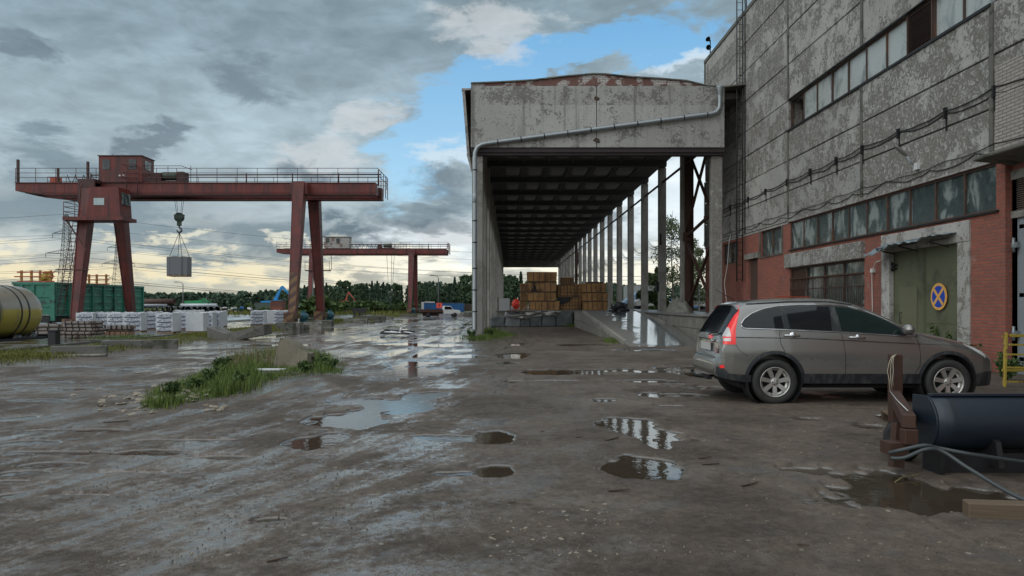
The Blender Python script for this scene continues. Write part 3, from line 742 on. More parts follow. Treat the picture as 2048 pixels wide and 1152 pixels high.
mb = MB(); mb.hexa([(10.28, 9, 4.72), (11.2, 9, 4.62), (11.2, 16.12, 4.62), (10.28, 16.12, 4.72), (10.28, 9, 4.80), (11.2, 9, 4.95), (11.2, 16.12, 4.95), (10.28, 16.12, 4.80)])
mb.build('door_canopy', M_concdk, fb, bevel=.02)
# ladder on the wall with its roof hoop, and the standpipe beside it
LY = 33.85
mb = MB()
for xx in (10.59, 10.86): mb.tube([(xx, LY, 2.6), (xx, LY, 16.3)], .028, 6)
mb.tube([(10.59, LY, 16.3), (10.66, LY+.1, 16.75), (10.9, LY+.3, 16.9), (11.1, LY+.5, 16.5), (11.2, LY+.6, 15.25)], .025, 6)
mb.tube([(10.86, LY, 16.3), (10.95, LY+.1, 16.6), (11.1, LY+.3, 16.6), (11.2, LY+.45, 15.25)], .025, 6)
zz = 2.7
while zz < 16: mb.tube([(10.59, LY, zz), (10.86, LY, zz)], .012, 5); zz += .34
for zz in (4.9, 7.7, 10.5, 13.3): mb.beam((10.86, LY, zz), (11.0, LY, zz), .03)
mb.tube([(11.0-.06, LY-.1, 4.8), (11.0-.06, LY-.1, 15.4)], .022, 6)
mb.build('ladder', M_bmetal, fb)
# lamp on an arm
mb = MB(); b0, b1 = Vector((XW-.03, 19.62, 5.28)), Vector((10.72, 19.64, 5.58)); mb.tube([b0, Vector((10.9, 19.62, 5.33)), b1], .025, 8)
wl = mb.build('wall_lamp', M_galv, fb)
def lampf(a, b):
    an = b*2*math.pi; wd = .10*math.sin(math.pi*min(a*.85+.12, 1))**.5
    p = b1.lerp(Vector((10.42, 19.66, 5.86)), a)
    return p+Vector((0, 1, 0))*math.cos(an)*wd+Vector((.68, 0, .73)).normalized()*math.sin(an)*.035
mb = MB(); mb.grid(lampf, 12, 12); mb.build('lamp_head', simple('grey_lamp_shell', (.2, .2, .18), .5), wl)
mb = MB(); mb.box(XW-.11, XW-.03, 19.4, 19.56, 5.16, 5.34); mb.build('junction_box', M_whitep, wl)
# cables
def cable(name, zs, ys, r, sag, X_=10.93):
    pts = []
    for (ya, za), (yb, zb_) in zip(zip(ys, zs), list(zip(ys, zs))[1:]):
        for i in range(6):
            k_ = i/6; pts.append((X_, ya+(yb-ya)*k_, za+(zb_-za)*k_-sag*4*k_*(1-k_)*rng.uniform(.7, 1.1)))
    pts.append((X_, ys[-1], zs[-1])); m_ = MB(); m_.tube(pts, r, 6); return m_.build(name, M_rubber, fb)
ysb = [8, 10.2, 12.3, 14.3, 16.36, 18.2, 20.4, 22.5, 24.3, 26.4, 28.6, 31.0, 33.3, 36, 38.5, 40.7]
cable('cable', [6.42+.03*math.sin(i*2) for i in range(16)], ysb, .017, .09)
cable('cable', [6.34+.03*math.sin(i*1.3) for i in range(16)], ysb, .015, .12, 10.95)
cable('cable', [5.14+.04*math.sin(i*1.9) for i in range(16)], ysb, .012, .06)
cable('cable', [5.08+.05*math.sin(i*2.3) for i in range(16)], [v+.7 for v in ysb][:15]+[40.75], .012, .16, 10.95)
mb = MB()
for yy in ysb: mb.box(10.88, 10.97, yy-.03, yy+.03, 6.2, 6.48); mb.box(10.94, 10.98, yy-.02, yy+.02, 5.9, 6.2)
mb.build('cable_bracket', M_bmetal, fb)
mb = MB(); mb.tube([(10.93, 21.15, 2.85), (10.9, 21.6, 2.8), (10.93, 21.9, 2.55), (10.93, 21.88, 1.9), (10.94, 21.85, 0)], .014, 6); mb.box(10.9, 10.99, 21.8, 21.95, 2.5, 2.62); mb.build('cable', M_whitep, fb)
mb = MB(); mb.tube([(10.93, 35.9, 5.0), (10.85, 35.9, 4.6), (10.8, 36.0, 3.5), (10.7, 36.2, 2.6), (10.75, 36, 1.7), (10.5, 35.2, 1.25)], .018, 6); mb.build('cable', M_whitep, fb)
# loudspeaker mast at the far roof corner
mb = MB(); mb.tube([(11.05, 40.0, 15.2), (11.05, 40.0, 16.1)], .03, 6); ml = mb.build('speaker_mast', M_bmetal, fb)
mb = MB()
for zz, dx in ((16.05, -.25), (15.7, -.18)): mb.lathe([(0, .04), (.1, .06), (.26, .15), (.27, .14)], (11.05, 40, zz), (dx*4, -1, .3 if dx < -.2 else -.3), 10)
mb.build('horn', M_bmetal, ml)

# ------------------------------------------------------------ no stopping sign on the gate
sg = empty('traffic_sign', (XW+.06, 18.68, 1.74)); tag(sg, 'round blue sign with a yellow diagonal cross and rim mounted on the green gate', 'sign')
r_ = .35
mb = MB(); mb.lathe([(0, .001), (0, r_-.03), (.005, r_), (.02, r_), (.02, .001)], (.0, 0, 0), (-1, 0, 0), 40, sm=False); mb.build('rim', M_signor, sg)
mb = MB(); mb.lathe([(.022, .001), (.024, r_*.80), (.020, r_*.80)], (0, 0, 0), (-1, 0, 0), 40, sm=False); mb.build('face', M_signbl, sg)
mb = MB()
for s_ in (-1, 1): mb.beam((-.0275-.001*s_, -.2*s_, -.2), (-.0275-.001*s_, .2*s_, .2), .005, .075, up=(0, s_, -1)) if False else mb.hexa([(-.025-.002*(s_+1), -s_*.20-.028, -.20+.028*s_), (-.025-.002*(s_+1), -s_*.20+.028, -.20-.028*s_), (-.025-.002*(s_+1), s_*.20+.028, .20-.028*s_), (-.025-.002*(s_+1), s_*.20-.028, .20+.028*s_), (-.028-.002*(s_+1), -s_*.20-.028, -.20+.028*s_), (-.028-.002*(s_+1), -s_*.20+.028, -.20-.028*s_), (-.028-.002*(s_+1), s_*.20+.028, .20-.028*s_), (-.028-.002*(s_+1), s_*.20-.028, .20+.028*s_)])
mb.build('cross', M_signor, sg)

# ------------------------------------------------------------ loading canopy
cn = empty('loading_canopy', (0, 0, 0)); tag(cn, 'long open loading canopy on two rows of concrete columns with a stained white front fascia', 'canopy')
Y0, NB, BAY = 34.0, 18, 6.0; YE = Y0+NB*BAY
mb = MB()
for a, b in ((-1.82, 4.02), (4.05, 9.98)): mb.box(a, b, Y0-.28, Y0+.05, 8.83, 11.70)
mb.build('fascia', M_fascia, cn, bevel=.02)
mb = MB()
for zz in (9.15, 11.1): mb.rock((4.03, Y0-.29, zz), (.13, .02, .1), int(zz), .5)
mb.build('broken_patch', simple('brown_broken_patch', (.07, .05, .035), .9), cn)
gp_ = [(-1.82, 11.73), (-1.82, 11.80), (-.4, 11.86), (1.1, 11.95), (2.6, 12.13), (3.9, 12.24), (4.4, 12.23), (5.6, 12.10), (7.0, 12.02), (8.2, 11.92), (9.2, 11.68), (9.9, 11.62), (9.9, 11.6), (8.6, 11.73)]
mb = MB(); mb.prism(gp_, lambda p: (p[0], Y0-.22, p[1]), lambda p: (p[0], Y0+.05, p[1])); mb.build('gable_wall', M_gable, cn)
top = gp_[1:12]
mb = MB()
for (xa, za), (xb, zb_) in zip(top, top[1:]): mb.hexa([(xa, Y0-.30, za+.005), (xb, Y0-.30, zb_+.005), (xb, YE, zb_+.005), (xa, YE, za+.005), (xa, Y0-.30, za+.06), (xb, Y0-.30, zb_+.06), (xb, YE, zb_+.06), (xa, YE, za+.06)])
mb.hexa([(9.9, Y0-.3, 11.62), (10.98, Y0-.3, 11.75), (10.98, YE*0+40.8, 11.75), (9.9, 40.8, 11.62), (9.9, Y0-.3, 11.68), (10.98, Y0-.3, 11.82), (10.98, 40.8, 11.82), (9.9, 40.8, 11.68)])
mb.build('roof', M_concdk, cn)
# infill between canopy and building: side wall of the eave
mb = MB(); mb.box(9.99, 10.9, Y0+.5, 40.8, 11.3, 11.6); mb.build('valley_gutter', M_concdk, cn)
mb = MB(); mb.hexa([(-2.27, Y0+.02, 11.58), (-1.84, Y0+.02, 11.6), (-1.84, YE, 11.6), (-2.27, YE, 11.58), (-2.27, Y0+.02, 11.68), (-1.84, Y0+.02, 11.68), (-1.84, YE, 11.68), (-2.27, YE, 11.68)])
mb.hexa([(-2.02, Y0+.05, 8.6), (-1.90, Y0+.05, 8.6), (-1.90, YE, 8.6), (-2.02, YE, 8.6), (-2.25, Y0+.05, 11.58), (-2.12, Y0+.05, 11.58), (-2.12, YE, 11.58), (-2.25, YE, 11.58)])
mb.hexa([(-1.80, Y0+.05, 7.7), (-1.76, Y0+.05, 7.7), (-1.76, YE, 7.7), (-1.80, YE, 7.7), (-2.05, Y0+.05, 8.59), (-1.9, Y0+.05, 8.59), (-1.9, YE, 8.59), (-2.05, YE, 8.59)])
mb.build('eave', M_fascia, cn)
mb = MB(); mb.box(-1.82, 10.02, Y0-.15, Y0+.25, 8.50, 8.826); mb.box(-1.82, 10.02, Y0-.22, Y0-.16, 8.62, 8.80); mb.build('front_beam', simple('dark_beam', (.028, .02, .02), .7), cn)
mb = MB(); mb.box(-1.82, 9.98, YE-.2, YE+.1, 8.72, 11.7); mb.build('fascia', M_concdk, cn)
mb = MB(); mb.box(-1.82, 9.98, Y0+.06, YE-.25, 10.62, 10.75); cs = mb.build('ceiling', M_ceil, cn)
# one blistered sheet per bay, each with six coffers
mb = MB(); mc = MB()
for k_ in range(NB):
    ya = Y0+k_*BAY
    for j in range(6):
        xc = .15+j*1.52
        for yy, hh in ((ya+3.0, .24),):
            def bl(a, b, xc=xc, yy=yy, hh=hh):
                A, B = a*2-1, b*2-1
                sx = math.copysign(abs(A)**.7, A); ry = math.copysign(abs(B)**.7, B)
                rr = max(0, (1-A**6)*(1-B**6))
                return (xc+sx*.5, yy+ry*1.2, 10.62-hh*rr)
            mc.grid(bl, 8, 8)
    for j in range(7): mb.box(-.62+j*1.52-.06, -.62+j*1.52+.06, ya+.2, ya+BAY-.2, 10.52, 10.619)
    mb.box(-1.7, 9.5, ya+.9, ya+1.05, 10.5, 10.619)
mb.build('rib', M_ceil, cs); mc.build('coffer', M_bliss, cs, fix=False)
for k_ in range(1, NB+1):
    yy = Y0+k_*BAY-(0.3 if k_ == NB else 0)
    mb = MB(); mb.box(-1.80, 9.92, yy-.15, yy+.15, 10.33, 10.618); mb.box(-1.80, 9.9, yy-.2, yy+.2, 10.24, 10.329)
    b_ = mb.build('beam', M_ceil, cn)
def column(x0, x1, ya, yb, z0, z1, m, name='column'):
    mb = MB(); mb.box(x0, x1, ya, yb, z0, z1); return mb.build(name, m, cn, bevel=.025)
zp = 1.1
for k_ in range(NB+1):
    yy = Y0+k_*BAY
    ztop = 8.5 if k_ == 0 else 10.2
    column(-1.78, -1.28, yy-.05, yy+.45, -.1, ztop, M_rawcol)
    column(9.46 if k_ else 9.46, 9.92 if k_ else 9.97, yy, yy+.42, zp-.05, ztop if k_ else 8.5, M_roughcol if k_ == 0 else M_rawcol)
    if k_: column(9.5, 9.88, yy+.03, yy+.38, 10.205, 10.6, M_craned, 'column_head')
for yy in (36.9, 38.9): column(-1.74, -1.34, yy, yy+.35, -.1, 10.2, M_rawcol, 'column')
# edge beam and side rod
mb = MB(); mb.box(9.56, 9.84, Y0+.1, YE, 10.9, 11.15); mb.build('edge_beam', M_craned, cn)
mb = MB(); mb.beam((9.7, Y0+.4, 9.28), (9.7, YE, 9.28), .09, .11); mb.build('tie_rod', M_craned, cn)
mb = MB(); mb.box(-1.85, -1.6, Y0+.1, YE, 8.9, 9.1); mb.build('tie_rod', M_craned, cn)
# steel cross bracing, first bay and one far bay
def bracing(ya, yb, X_=9.72):
    m_ = MB()
    m_.beam((X_-.05, ya, 10.2), (X_-.05, yb, 5.3), .13, .09); m_.beam((X_+.05, yb, 10.2), (X_+.05, ya, 5.3), .13, .09)
    m_.beam((X_-.05, yb, 5.2), (X_-.05, ya, 1.3), .13, .09); m_.beam((X_+.05, ya, 5.0), (X_+.05, yb, 1.3), .13, .09)
    m_.beam((X_, ya, 6.0), (X_, yb, 5.25), .12, .12)
    m_.beam((X_+.05, yb-.05, 1.1), (X_+.05, yb-.05, 10.9), .28, .28)
    m_.box(X_-.2, X_+.2, yb-.3, yb-.1, 5.0, 5.5)
    return m_.build('cross_brace', M_rust, cn)
bracing(Y0+.3, Y0+6); bracing(Y0+66, Y0+72); 
mb = MB(); mb.beam((10.22, 41.2, 1.1), (10.22, 41.2, 10.9), .35, .35); mb.build('steel_post', M_rust, cn)
# slack wires strung from column to column
mb = MB()
for k_ in range(1, 14):
    for z0_, sg_ in ((5.9, .5), (6.1, .65), (5.7, .42)):
        ya, yb = Y0+k_*BAY+.2, Y0+(k_+1)*BAY+.2
        mb.tube([(9.95, ya+(yb-ya)*i/8, z0_-sg_*4*(i/8)*(1-i/8)) for i in range(9)], .02, 4)
mb.build('wire', M_wire, cn)
# downpipe with hopper
PY = Y0-.42
pts = [(9.72, PY, 11.35), (9.72, PY, 10.85), (9.70, PY, 10.62), (9.55, PY, 10.42), (9.30, PY, 10.35), (-1.05, PY, 8.99), (-1.32, PY, 8.93), (-1.52, PY, 8.8), (-1.62, PY, 8.55), (-1.63, PY, 8.2), (-1.63, PY, .35), (-1.70, PY-.05, .12), (-1.85, PY-.15, .04)]
mb = MB(); mb.tube(pts, .105, 14, caps=False); dp = mb.build('downpipe', M_galv, cn)
mb = MB(); mb.lathe([(0, .105), (.1, .115), (.38, .19), (.42, .19), (.42, .17), (.1, .09)], (9.72, PY, 11.2), (0, 0, 1), 16); mb.build('hopper', M_galv, dp)
mb = MB(); p0, p1 = Vector(pts[4]), Vector(pts[5])
for i in range(10): c_ = p0.lerp(p1, (i+.15)/9.6); mb.lathe([(-.025, .108), (-.02, .118), (.02, .118), (.025, .108)], c_, p1-p0, 14)
for zz in (7.75, 6.6, 5.4, 4.4, 3.2, 2.2, 1.2): mb.lathe([(-.03, .108), (-.02, .12), (.02, .12), (.03, .108)], (-1.63, PY, zz), (0, 0, 1), 14)
mb.build('pipe_clamp', M_bmetal, dp)
mb = MB(); mb.lathe([(-.22, .106), (-.18, .125), (.15, .128), (.22, .106)], (-1.63, PY, 6.45), (0, 0, 1), 14); mb.build('pipe_sleeve', M_galv, dp)

# ------------------------------------------------------------ loading platform and ramp
pf = empty('loading_platform', (0, 0, 0)); tag(pf, 'raised concrete loading platform with a wet ramp running up to it under the canopy', 'platform')
M_plat = mat('stained_platform_wall', lambda n, S: peeling(n, S, (.20, .19, .165), (.13, .125, .105), (.09, .085, .07), .6, 1.0, 1.4))
mb = MB()
mb.box(7.82, 11.0, 29.2, 43.7, -.1, 1.02); mb.box(4.4, 11.0, 43.7, 50.6, -.1, 1.02); mb.box(-.9, 11.3, 50.6, YE+6, -.1, 1.02)
mb.build('platform_wall', M_plat, pf)
mb = MB(); rr = random.Random(8)
# block facing of the side walls
yy = 29.2
while yy < 43.5:
    l_ = rr.uniform(.9, 1.5)
    for zz in ((-.1, .5), (.52, .98)): mb.box(7.78+rr.uniform(-.015, .015), 7.83, yy+.015, min(yy+l_, 43.6), zz[0], zz[1])
    yy += l_
for i in range(3): mb.box(7.85+i*1.05, 8.87+i*1.05, 29.15+rr.uniform(-.02, .02), 29.2, .0, .98)
yy = 29.0
while yy < 50:
    l_ = rr.uniform(.9, 1.4); ht = min(1.0, max((yy-27.5)/17.0*1.1, .1))
    mb.box(4.33+rr.uniform(-.012, .012), 4.4, yy+.015, min(yy+l_, 50.5), -.1, ht*.5-.01)
    mb.box(4.33+rr.uniform(-.012, .012), 4.4, yy+.015, min(yy+l_, 50.5), ht*.5, ht-.02); yy += l_
mb.build('facing_block', M_plat, pf, bevel=.012)
mb = MB(); mb.box(7.72, 11.0, 29.1, 43.7, 1.022, 1.1); mb.box(4.4, 11.0, 43.7, 50.5, 1.022, 1.1); mb.box(-1.0, 11.3, 50.5, YE+6, 1.022, 1.1); mb.build('platform_slab', M_slab, pf, bevel=.015)
mb = MB()
def rz(y_): return max(-.02, min(1.1, (y_-26.6)/(43.7-26.6)*1.1))
n_ = 20
for i in range(n_):
    ya, yb = 26.0+i*17.7/n_, 26.0+(i+1)*17.7/n_
    mb.hexa([(4.4, ya, -.2), (7.82, ya, -.2), (7.82, yb, -.2), (4.4, yb, -.2), (4.4, ya, rz(ya)+.006), (7.82, ya, rz(ya)+.006), (7.82, yb, rz(yb)+.006), (4.4, yb, rz(yb)+.006)])
def rampf(n, S):
    v = OBJ(n); p = n.xyz(v); a = n.noise(v, .8, 5, .6, .4); b = n.noise(n.mp(v, (1, 2.2, 1)), 3.0, 5, .65, .5); g = n.noise(v, 30, 3, .7)
    wet = n.ss(n.add(n.sub(p[0], 5.4), n.add(n.mul(n.sub(a, .5), 3.5), n.mul(n.sub(p[1], 35), -.05))), -.1, .35)
    c = n.mix(a, (.13, .12, .10), (.19, .18, .155)); c = n.mix(n.mul(wet, .6), c, (.06, .055, .048)); c = n.mix(.2, c, n.mix(g, (.03, .03, .03), (.3, .3, .28)))
    S(Base_Color=c, Roughness=n.mix(wet, .75, n.mr(b, .35, .65, .07, .2)), Specular_IOR_Level=.8, Coat_Weight=wet, Coat_Roughness=.08, Normal=n.bump(n.add(n.mul(b, .7), n.mul(g, .12)), .75, .06))
mb.build('ramp', mat('wet_ramp', rampf), pf)
mb = MB(); mb.hexa([(4.36, 28.0, -.1), (4.52, 28.0, -.1), (4.52, 43.7, 1.0), (4.36, 43.7, 1.0), (4.36, 28.0, .16), (4.52, 28.0, .16), (4.52, 43.7, 1.19), (4.36, 43.7, 1.19)])
mb.hexa([(7.62, 36.0, .4), (7.76, 36.0, .4), (7.76, 45, 1.1), (7.62, 45, 1.1), (7.62, 36.0, .72), (7.76, 36.0, .72), (7.76, 45, 1.2), (7.62, 45, 1.2)])
mb.build('kerb', M_conc, pf, bevel=.015)
# ------------------------------------------------------------ gantry cranes
def hazard(n, S):
    v = OBJ(n); p = n.xyz(v)
    s_ = n.m('FRACT', n.add(n.mul(p[2], 1.6), n.mul(n.add(p[0], p[1]), -1.1)))
    k_ = n.m('GREATER_THAN', s_, .5)
    a = n.noise(v, 6, 4, .65)
    S(Base_Color=n.mix(n.mul(k_, n.ss(a, .3, .5)), (.07, .03, .024), (.17, .10, .035)), Roughness=.55)
M_haz = mat('worn_hazard_stripes', hazard)
def leg(parent, x, ytop, yfoot, ztop, w0=.86, w1=.52, haz=False, zf=.45):
    m_ = MB()
    if haz:
        k_ = 3.3/(ztop-zf); ym = yfoot+(ytop-yfoot)*k_; wm = w1+(w0-w1)*k_
        m_.beam((x, yfoot, zf), (x, ym, 3.75), w1, w1, up=(0, 1, 0), a2=wm, b2=wm, mi=1); m_.beam((x, ym, 3.75), (x, ytop, ztop), wm, wm, up=(0, 1, 0), a2=w0, b2=w0)
        for q in (-1, 1): m_.beam((x+q*(w1/2-.03), yfoot-w1/2, zf), (x+q*(w0/2-.03), ytop-w0/2, ztop), .05, .05)
    else:
        m_.beam((x, yfoot, zf), (x, ytop, ztop), w1, w1, up=(0, 1, 0), a2=w0, b2=w0)
        for q in (-1, 1): m_.beam((x+q*(w1/2-.03), yfoot-w1/2-.03, zf), (x+q*(w0/2-.03), ytop-w0/2-.03, ztop), .05, .05)
    return m_.build('leg', [M_crane, M_haz], parent)
def bogie(parent, x, y_, dz=0.0):
    m_ = MB(); m_.box(x-.32, x+.32, y_-.95, y_+.95, .5, .8); m_.box(x-.22, x+.22, y_-.55, y_+.55, .3, .5)
    m_.hexa([(x-.35, y_-1.0, .18), (x+.35, y_-1.0, .18), (x+.35, y_-.6, .18), (x-.35, y_-.6, .18), (x-.35, y_-1.0, .95), (x+.35, y_-1.0, .95), (x+.35, y_-.75, .95), (x-.35, y_-.75, .95)])
    b_ = m_.build('wheel_carriage', M_haz, parent)
    for q in (-.55, .55):
        m_ = MB(); m_.lathe([(-.11, .05), (-.11, .30), (-.08, .34), (-.07, .28), (.07, .28), (.08, .34), (.11, .30), (.11, .05)], (x, y_+q, .37), (1, 0, 0), 20); m_.build('wheel', M_steel, b_)
    m_ = MB(); m_.lathe([(0, .05), (0, .25), (.08, .3), (.6, .3), (.68, .22), (.68, .05)], (x+.35, y_+1.2, .62), (0, 1, 0), 14); m_.box(x+.1, x+.6, y_+1.3, y_+1.8, .2, .4); m_.box(x+.2, x+.5, y_+1.35, y_+1.6, .85, 1.05)
    mo_ = m_.build('motor', M_bluegreen, b_); b_.location.z = dz
def railing(parent, x0, x1, y_, z_, hts=(.35, .7, 1.05), step=1.45, r=.022, ends=0):
    m_ = MB(); n_ = int(abs(x1-x0)/step)
    for i in range(n_+1):
        xx = x0+(x1-x0)*i/n_; m_.tube([(xx, y_, z_), (xx, y_, z_+hts[-1])], r, 5)
    for h_ in hts: m_.tube([(x0, y_, z_+h_), (x1, y_, z_+h_)], r, 5)
    if ends:
        for xx in (x0, x1):
            for h_ in hts: m_.tube([(xx, y_, z_+h_), (xx, y_+ends, z_+h_)], r, 5)
    return m_.build('railing', M_rail_h, parent)
def make_crane(Yc, near=True):
    c = empty('gantry_crane', (-23.25, Yc, 0))
    o_ = Vector((-23.25, Yc, 0)); XL, XR = -31.0+23.25, -15.5+23.25; x0, x1 = -36.8+23.25, -10.0+23.25
    zb, zt = 9.72, 10.55
    for q, yy in ((0, -1.25), (1, 1.35)):
        m_ = MB()
        m_.hexa([(x0+3, yy-.45, zb+.42), (x1, yy-.45, zb+.42), (x1, yy+.45, zb+.42), (x0+3, yy+.45, zb+.42), (x0, yy-.45, zt), (x1, yy-.45, zt), (x1, yy+.45, zt), (x0, yy+.45, zt)]) if 0 else None
        pr = [(x0, zt), (x1, zt), (x1, zb), (x0+2.2, zb), (x0, zb+.25)]
        m_.prism(pr, lambda p: (p[0], yy-.42, p[1]), lambda p: (p[0], yy+.42, p[1]))
        m_.box(x0, x1, yy-.5, yy+.5, zt, zt+.04); m_.box(x0+2.2, x1, yy-.52, yy+.5, zb-.04, zb)
        m_.box(x0+2.0, x1, yy-.46, yy-.42, zb+.10, zb+.14)
        for i in range(1, 15): xx = x0+i*1.82; m_.box(xx, xx+.02, yy-.425-.006, yy-.42, zb+.14, zt)
        m_.build('girder', M_crane, c)
    for xx in (x0+.15, x1-.35):
        m_ = MB(); m_.box(xx, xx+.2, -.83, .93, zb+.2, zt-.1); m_.build('end_tie', M_craned, c)
    m_ = MB(); m_.box(x1+.01, x1+.06, -1.9, 2.2, zt-1.35, zt+1.0); 
    m2 = MB()
    for yy in (-1.7, -.8, .2, 1.2, 2.1): m2.tube([(x1+.25, yy, zb+.1), (x1+.25, yy, zt+1.0)], .03, 5)
    for h_ in (.5, 1.0): m2.tube([(x1+.25, -1.7, zt+h_), (x1+.25, 2.1, zt+h_)], .025, 5)
    m2.build('end_frame', M_rail_h, c)
    railing(c, x0+.05, x1+.2, -1.72, zt+.04); railing(c, x0+.05, x1+.2, 2.0, zt+.04)
    m_ = MB(); m_.tube([(x0+5, -.6, zt+.78), (x1+.2, -.6, zt+.82)], .055, 6)
    for xx in (x0+5, x0+9, x1-10, x1-6.5, x1-3, x1): m_.tube([(xx, -.6, zt), (xx, -.6, zt+.9)], .05, 6)
    m_.build('cable_track', M_craned, c)
    m_ = MB()
    for i in range(6 if near else 14):
        xx = x0+(3.4 if near else 10.5)+i*.62; m_.tube([(xx+.62*k_/6, -.9, zt+.75-.62*math.sin(math.pi*k_/6)) for k_ in range(7)], .028, 5)
    m_.build('festoon_cable', M_rubber, c)
    for xx, s_ in ((XL, near), (XR, near)):
        if near or xx > 0 or True:
            zf_ = .0 if (near and xx < 0) else .45; leg(c, xx, -2.1 if near else -1.9, -3.9, zt-.1, haz=near and xx > 0, zf=zf_); leg(c, xx, 1.9, 3.9, zb-.02, zf=zf_)
        m_ = MB(); m_.box(xx-.2, xx+.2, -3.4, 3.4, zf_-.1, zf_+.2)
        if not (near and xx > 0): m_.build('foot_beam', M_craned, c)
        bogie(c, xx, -3.9, zf_-.45); bogie(c, xx, 3.9, zf_-.45)
        m_ = MB(); m_.box(xx-.62, xx+.62, -2.45, -1.72, zb-.1, zt-.1) ; m_.build('leg_head', M_crane, c)
    # machine house
    if near:
        hx0, hx1 = -30.55+23.25, -27.35+23.25
        m_ = MB(); m_.hexa([(hx0, -1.75, zt+.1), (hx1, -1.75, zt+.1), (hx1, .1, zt+.1), (hx0, .1, zt+.1), (hx0, -1.75, zt+1.98), (hx1, -1.75, zt+1.98), (hx1, .1, zt+1.98), (hx0, .1, zt+1.98)])
        hs = m_.build('machine_house', M_crane, c)
        m_ = MB(); m_.box(hx0-.06, hx1+.06, -1.82, .16, zt+1.985, zt+2.05); m_.box(hx0-.05, hx1+.05, -1.8, -.0, zt+.03, zt+.095); m_.build('roof', M_craned, hs)
        for xx in (hx0+.28, hx0+2.25):
            m_ = MB(); m_.box(xx, xx+.55, -1.775, -1.74, zt+1.0, zt+1.75); m_.build('window', M_glassdk, hs)
        m_ = MB(); m_.box(hx1-.01, hx1+.02, -1.3, -.4, zt+1.1, zt+1.75); m_.build('window', M_glass, hs)
        m_ = MB(); m_.lathe([(0, .09), (.12, .05)], (hx0+1.62, -1.85, zt+.5), (-.3, -1, -.2), 10); m_.lathe([(0, .09), (.12, .05)], (hx0+1.9, -1.85, zt+.5), (.3, -1, -.2), 10); m_.build('floodlight', M_whitep, hs)
        m_ = MB(); m_.tube([(hx0+.5, -.8, zt+2.05), (hx0+.5, -.8, zt+2.35)], .02, 5); m_.build('aerial', M_bmetal, hs)
        # operator cab
        cx0, cx1 = -30.2+23.25, -28.0+23.25; cy0, cy1 = -3.6, -2.0
        m_ = MB(); m_.hexa([(cx0-.2, cy0, 7.82), (cx1+.05, cy0, 7.82), (cx1+.05, cy1, 7.82), (cx0-.2, cy1, 7.82), (cx0+.1, cy0, 9.95), (cx1-.1, cy0, 9.95), (cx1-.1, cy1, 9.95), (cx0+.1, cy1, 9.95)])
        cb = m_.build('operator_cab', M_crane, c)
        m_ = MB(); m_.box(cx0+.35, cx0+1.1, cy0-.03, cy0+.1, 8.65, 9.15); m_.build('window', simple('pale_cab_glass', (.38, .46, .46), .25), cb)
        m_ = MB(); m_.hexa([(cx1+.0, cy0+.3, 8.75), (cx1+.08, cy0+.3, 8.75), (cx1+.08, cy1-.2, 8.75), (cx1+.0, cy1-.2, 8.75), (cx1-.06, cy0+.3, 9.6), (cx1+.02, cy0+.3, 9.6), (cx1+.02, cy1-.2, 9.6), (cx1-.06, cy1-.2, 9.6)]); m_.build('window', M_glass, cb)
        m_ = MB(); m_.box(cx0-1.75, cx1+.35, cy0-.25, cy1+.1, 7.55, 7.80); m_.build('cab_floor', M_crane, cb)
        m_ = MB()
        for xx in (cx0-1.7, cx0-.9): m_.tube([(xx, cy0-.2, 7.8), (xx, cy0-.2, 8.85)], .025, 5)
        for zz in (8.15, 8.5, 8.85): m_.tube([(cx0-1.7, cy1, zz), (cx0-1.7, cy0-.2, zz), (cx0-.4, cy0-.2, zz)], .025, 5)
        m_.beam((cx0-1.6, cy0, 7.55), (cx0-.2, cy0, 5.4), .08); m_.build('landing_rail', M_rail_h, cb)
        m_ = MB(); m_.box(XL-.6, XL+.62, -2.6, -1.8, 8.9, 10.7); m_.build('gusset', M_craned, cb)
        # winch
        wx = -26.4+23.25
        m_ = MB(); m_.box(wx-.8, wx+2.0, -1.5, 1.3, zt+.06, zt+.2); m_.box(wx-.5, wx+.3, -1.4, -.6, zt+.2, zt+.8); m_.box(wx+1.5, wx+2.0, -1.4, -.5, zt+.2, zt+.9)
        wn_ = m_.build('winch_trolley', M_craned, c)
        m_ = MB(); m_.lathe([(0, .05), (0, .28), (.1, .32), (1.1, .32), (1.2, .25), (1.2, .05)], (wx+.2, -1.0, zt+.62), (1, 0, 0), 14); m_.build('motor', M_hook, wn_)
        m_ = MB(); m_.box(wx-1.4, wx-1.1, -1.6, -1.2, zt, zt+.3)
        m_ = MB()
        for xx in (wx-1.1, wx+.9, wx+2.6): m_.tube([(xx, -1.55, zt), (xx, -1.55, zt+1.3)], .022, 5)
        m_.tube([(wx-1.1, -1.55, zt+1.3), (wx+1.9, -1.55, zt+1.3), (wx+2.7, -1.55, zt+1.0)], .022, 5); m_.build('guard_rail', M_rail_h, wn_)
        # posts and ladder cage at the left end
        m_ = MB(); m_.box(x0+.1, x0+.25, -1.7, -1.55, zt, zt+1.75); m_.box(x0+5.3, x0+5.45, -1.7, -1.55, zt, zt+1.6); m_.box(x0+3.1, x0+3.22, -1.7, -1.55, zt, zt+1.1); m_.build('post', M_craned, c)
        m_ = MB(); m_.box(x0+2.35, x0+3.0, -1.3, -.9, zt+.04, zt+.5); m_.build('box', M_orange, c)
        m_ = MB(); hx = x0+8.8
        for dx in (-.4, .4): m_.tube([(hx+dx, -1.9, zt-1), (hx+dx, -1.9, zt+1.25)], .03, 5)
        for zz in (zt+.3, zt+.7, zt+1.25): m_.tube([(hx+.5*math.cos(a_), -2.2+.35*math.sin(a_), zz) for a_ in [i*math.pi/5 for i in range(11)]], .025, 5)
        m_.build('ladder_hoop', M_rail_h, c)
        m_ = MB()
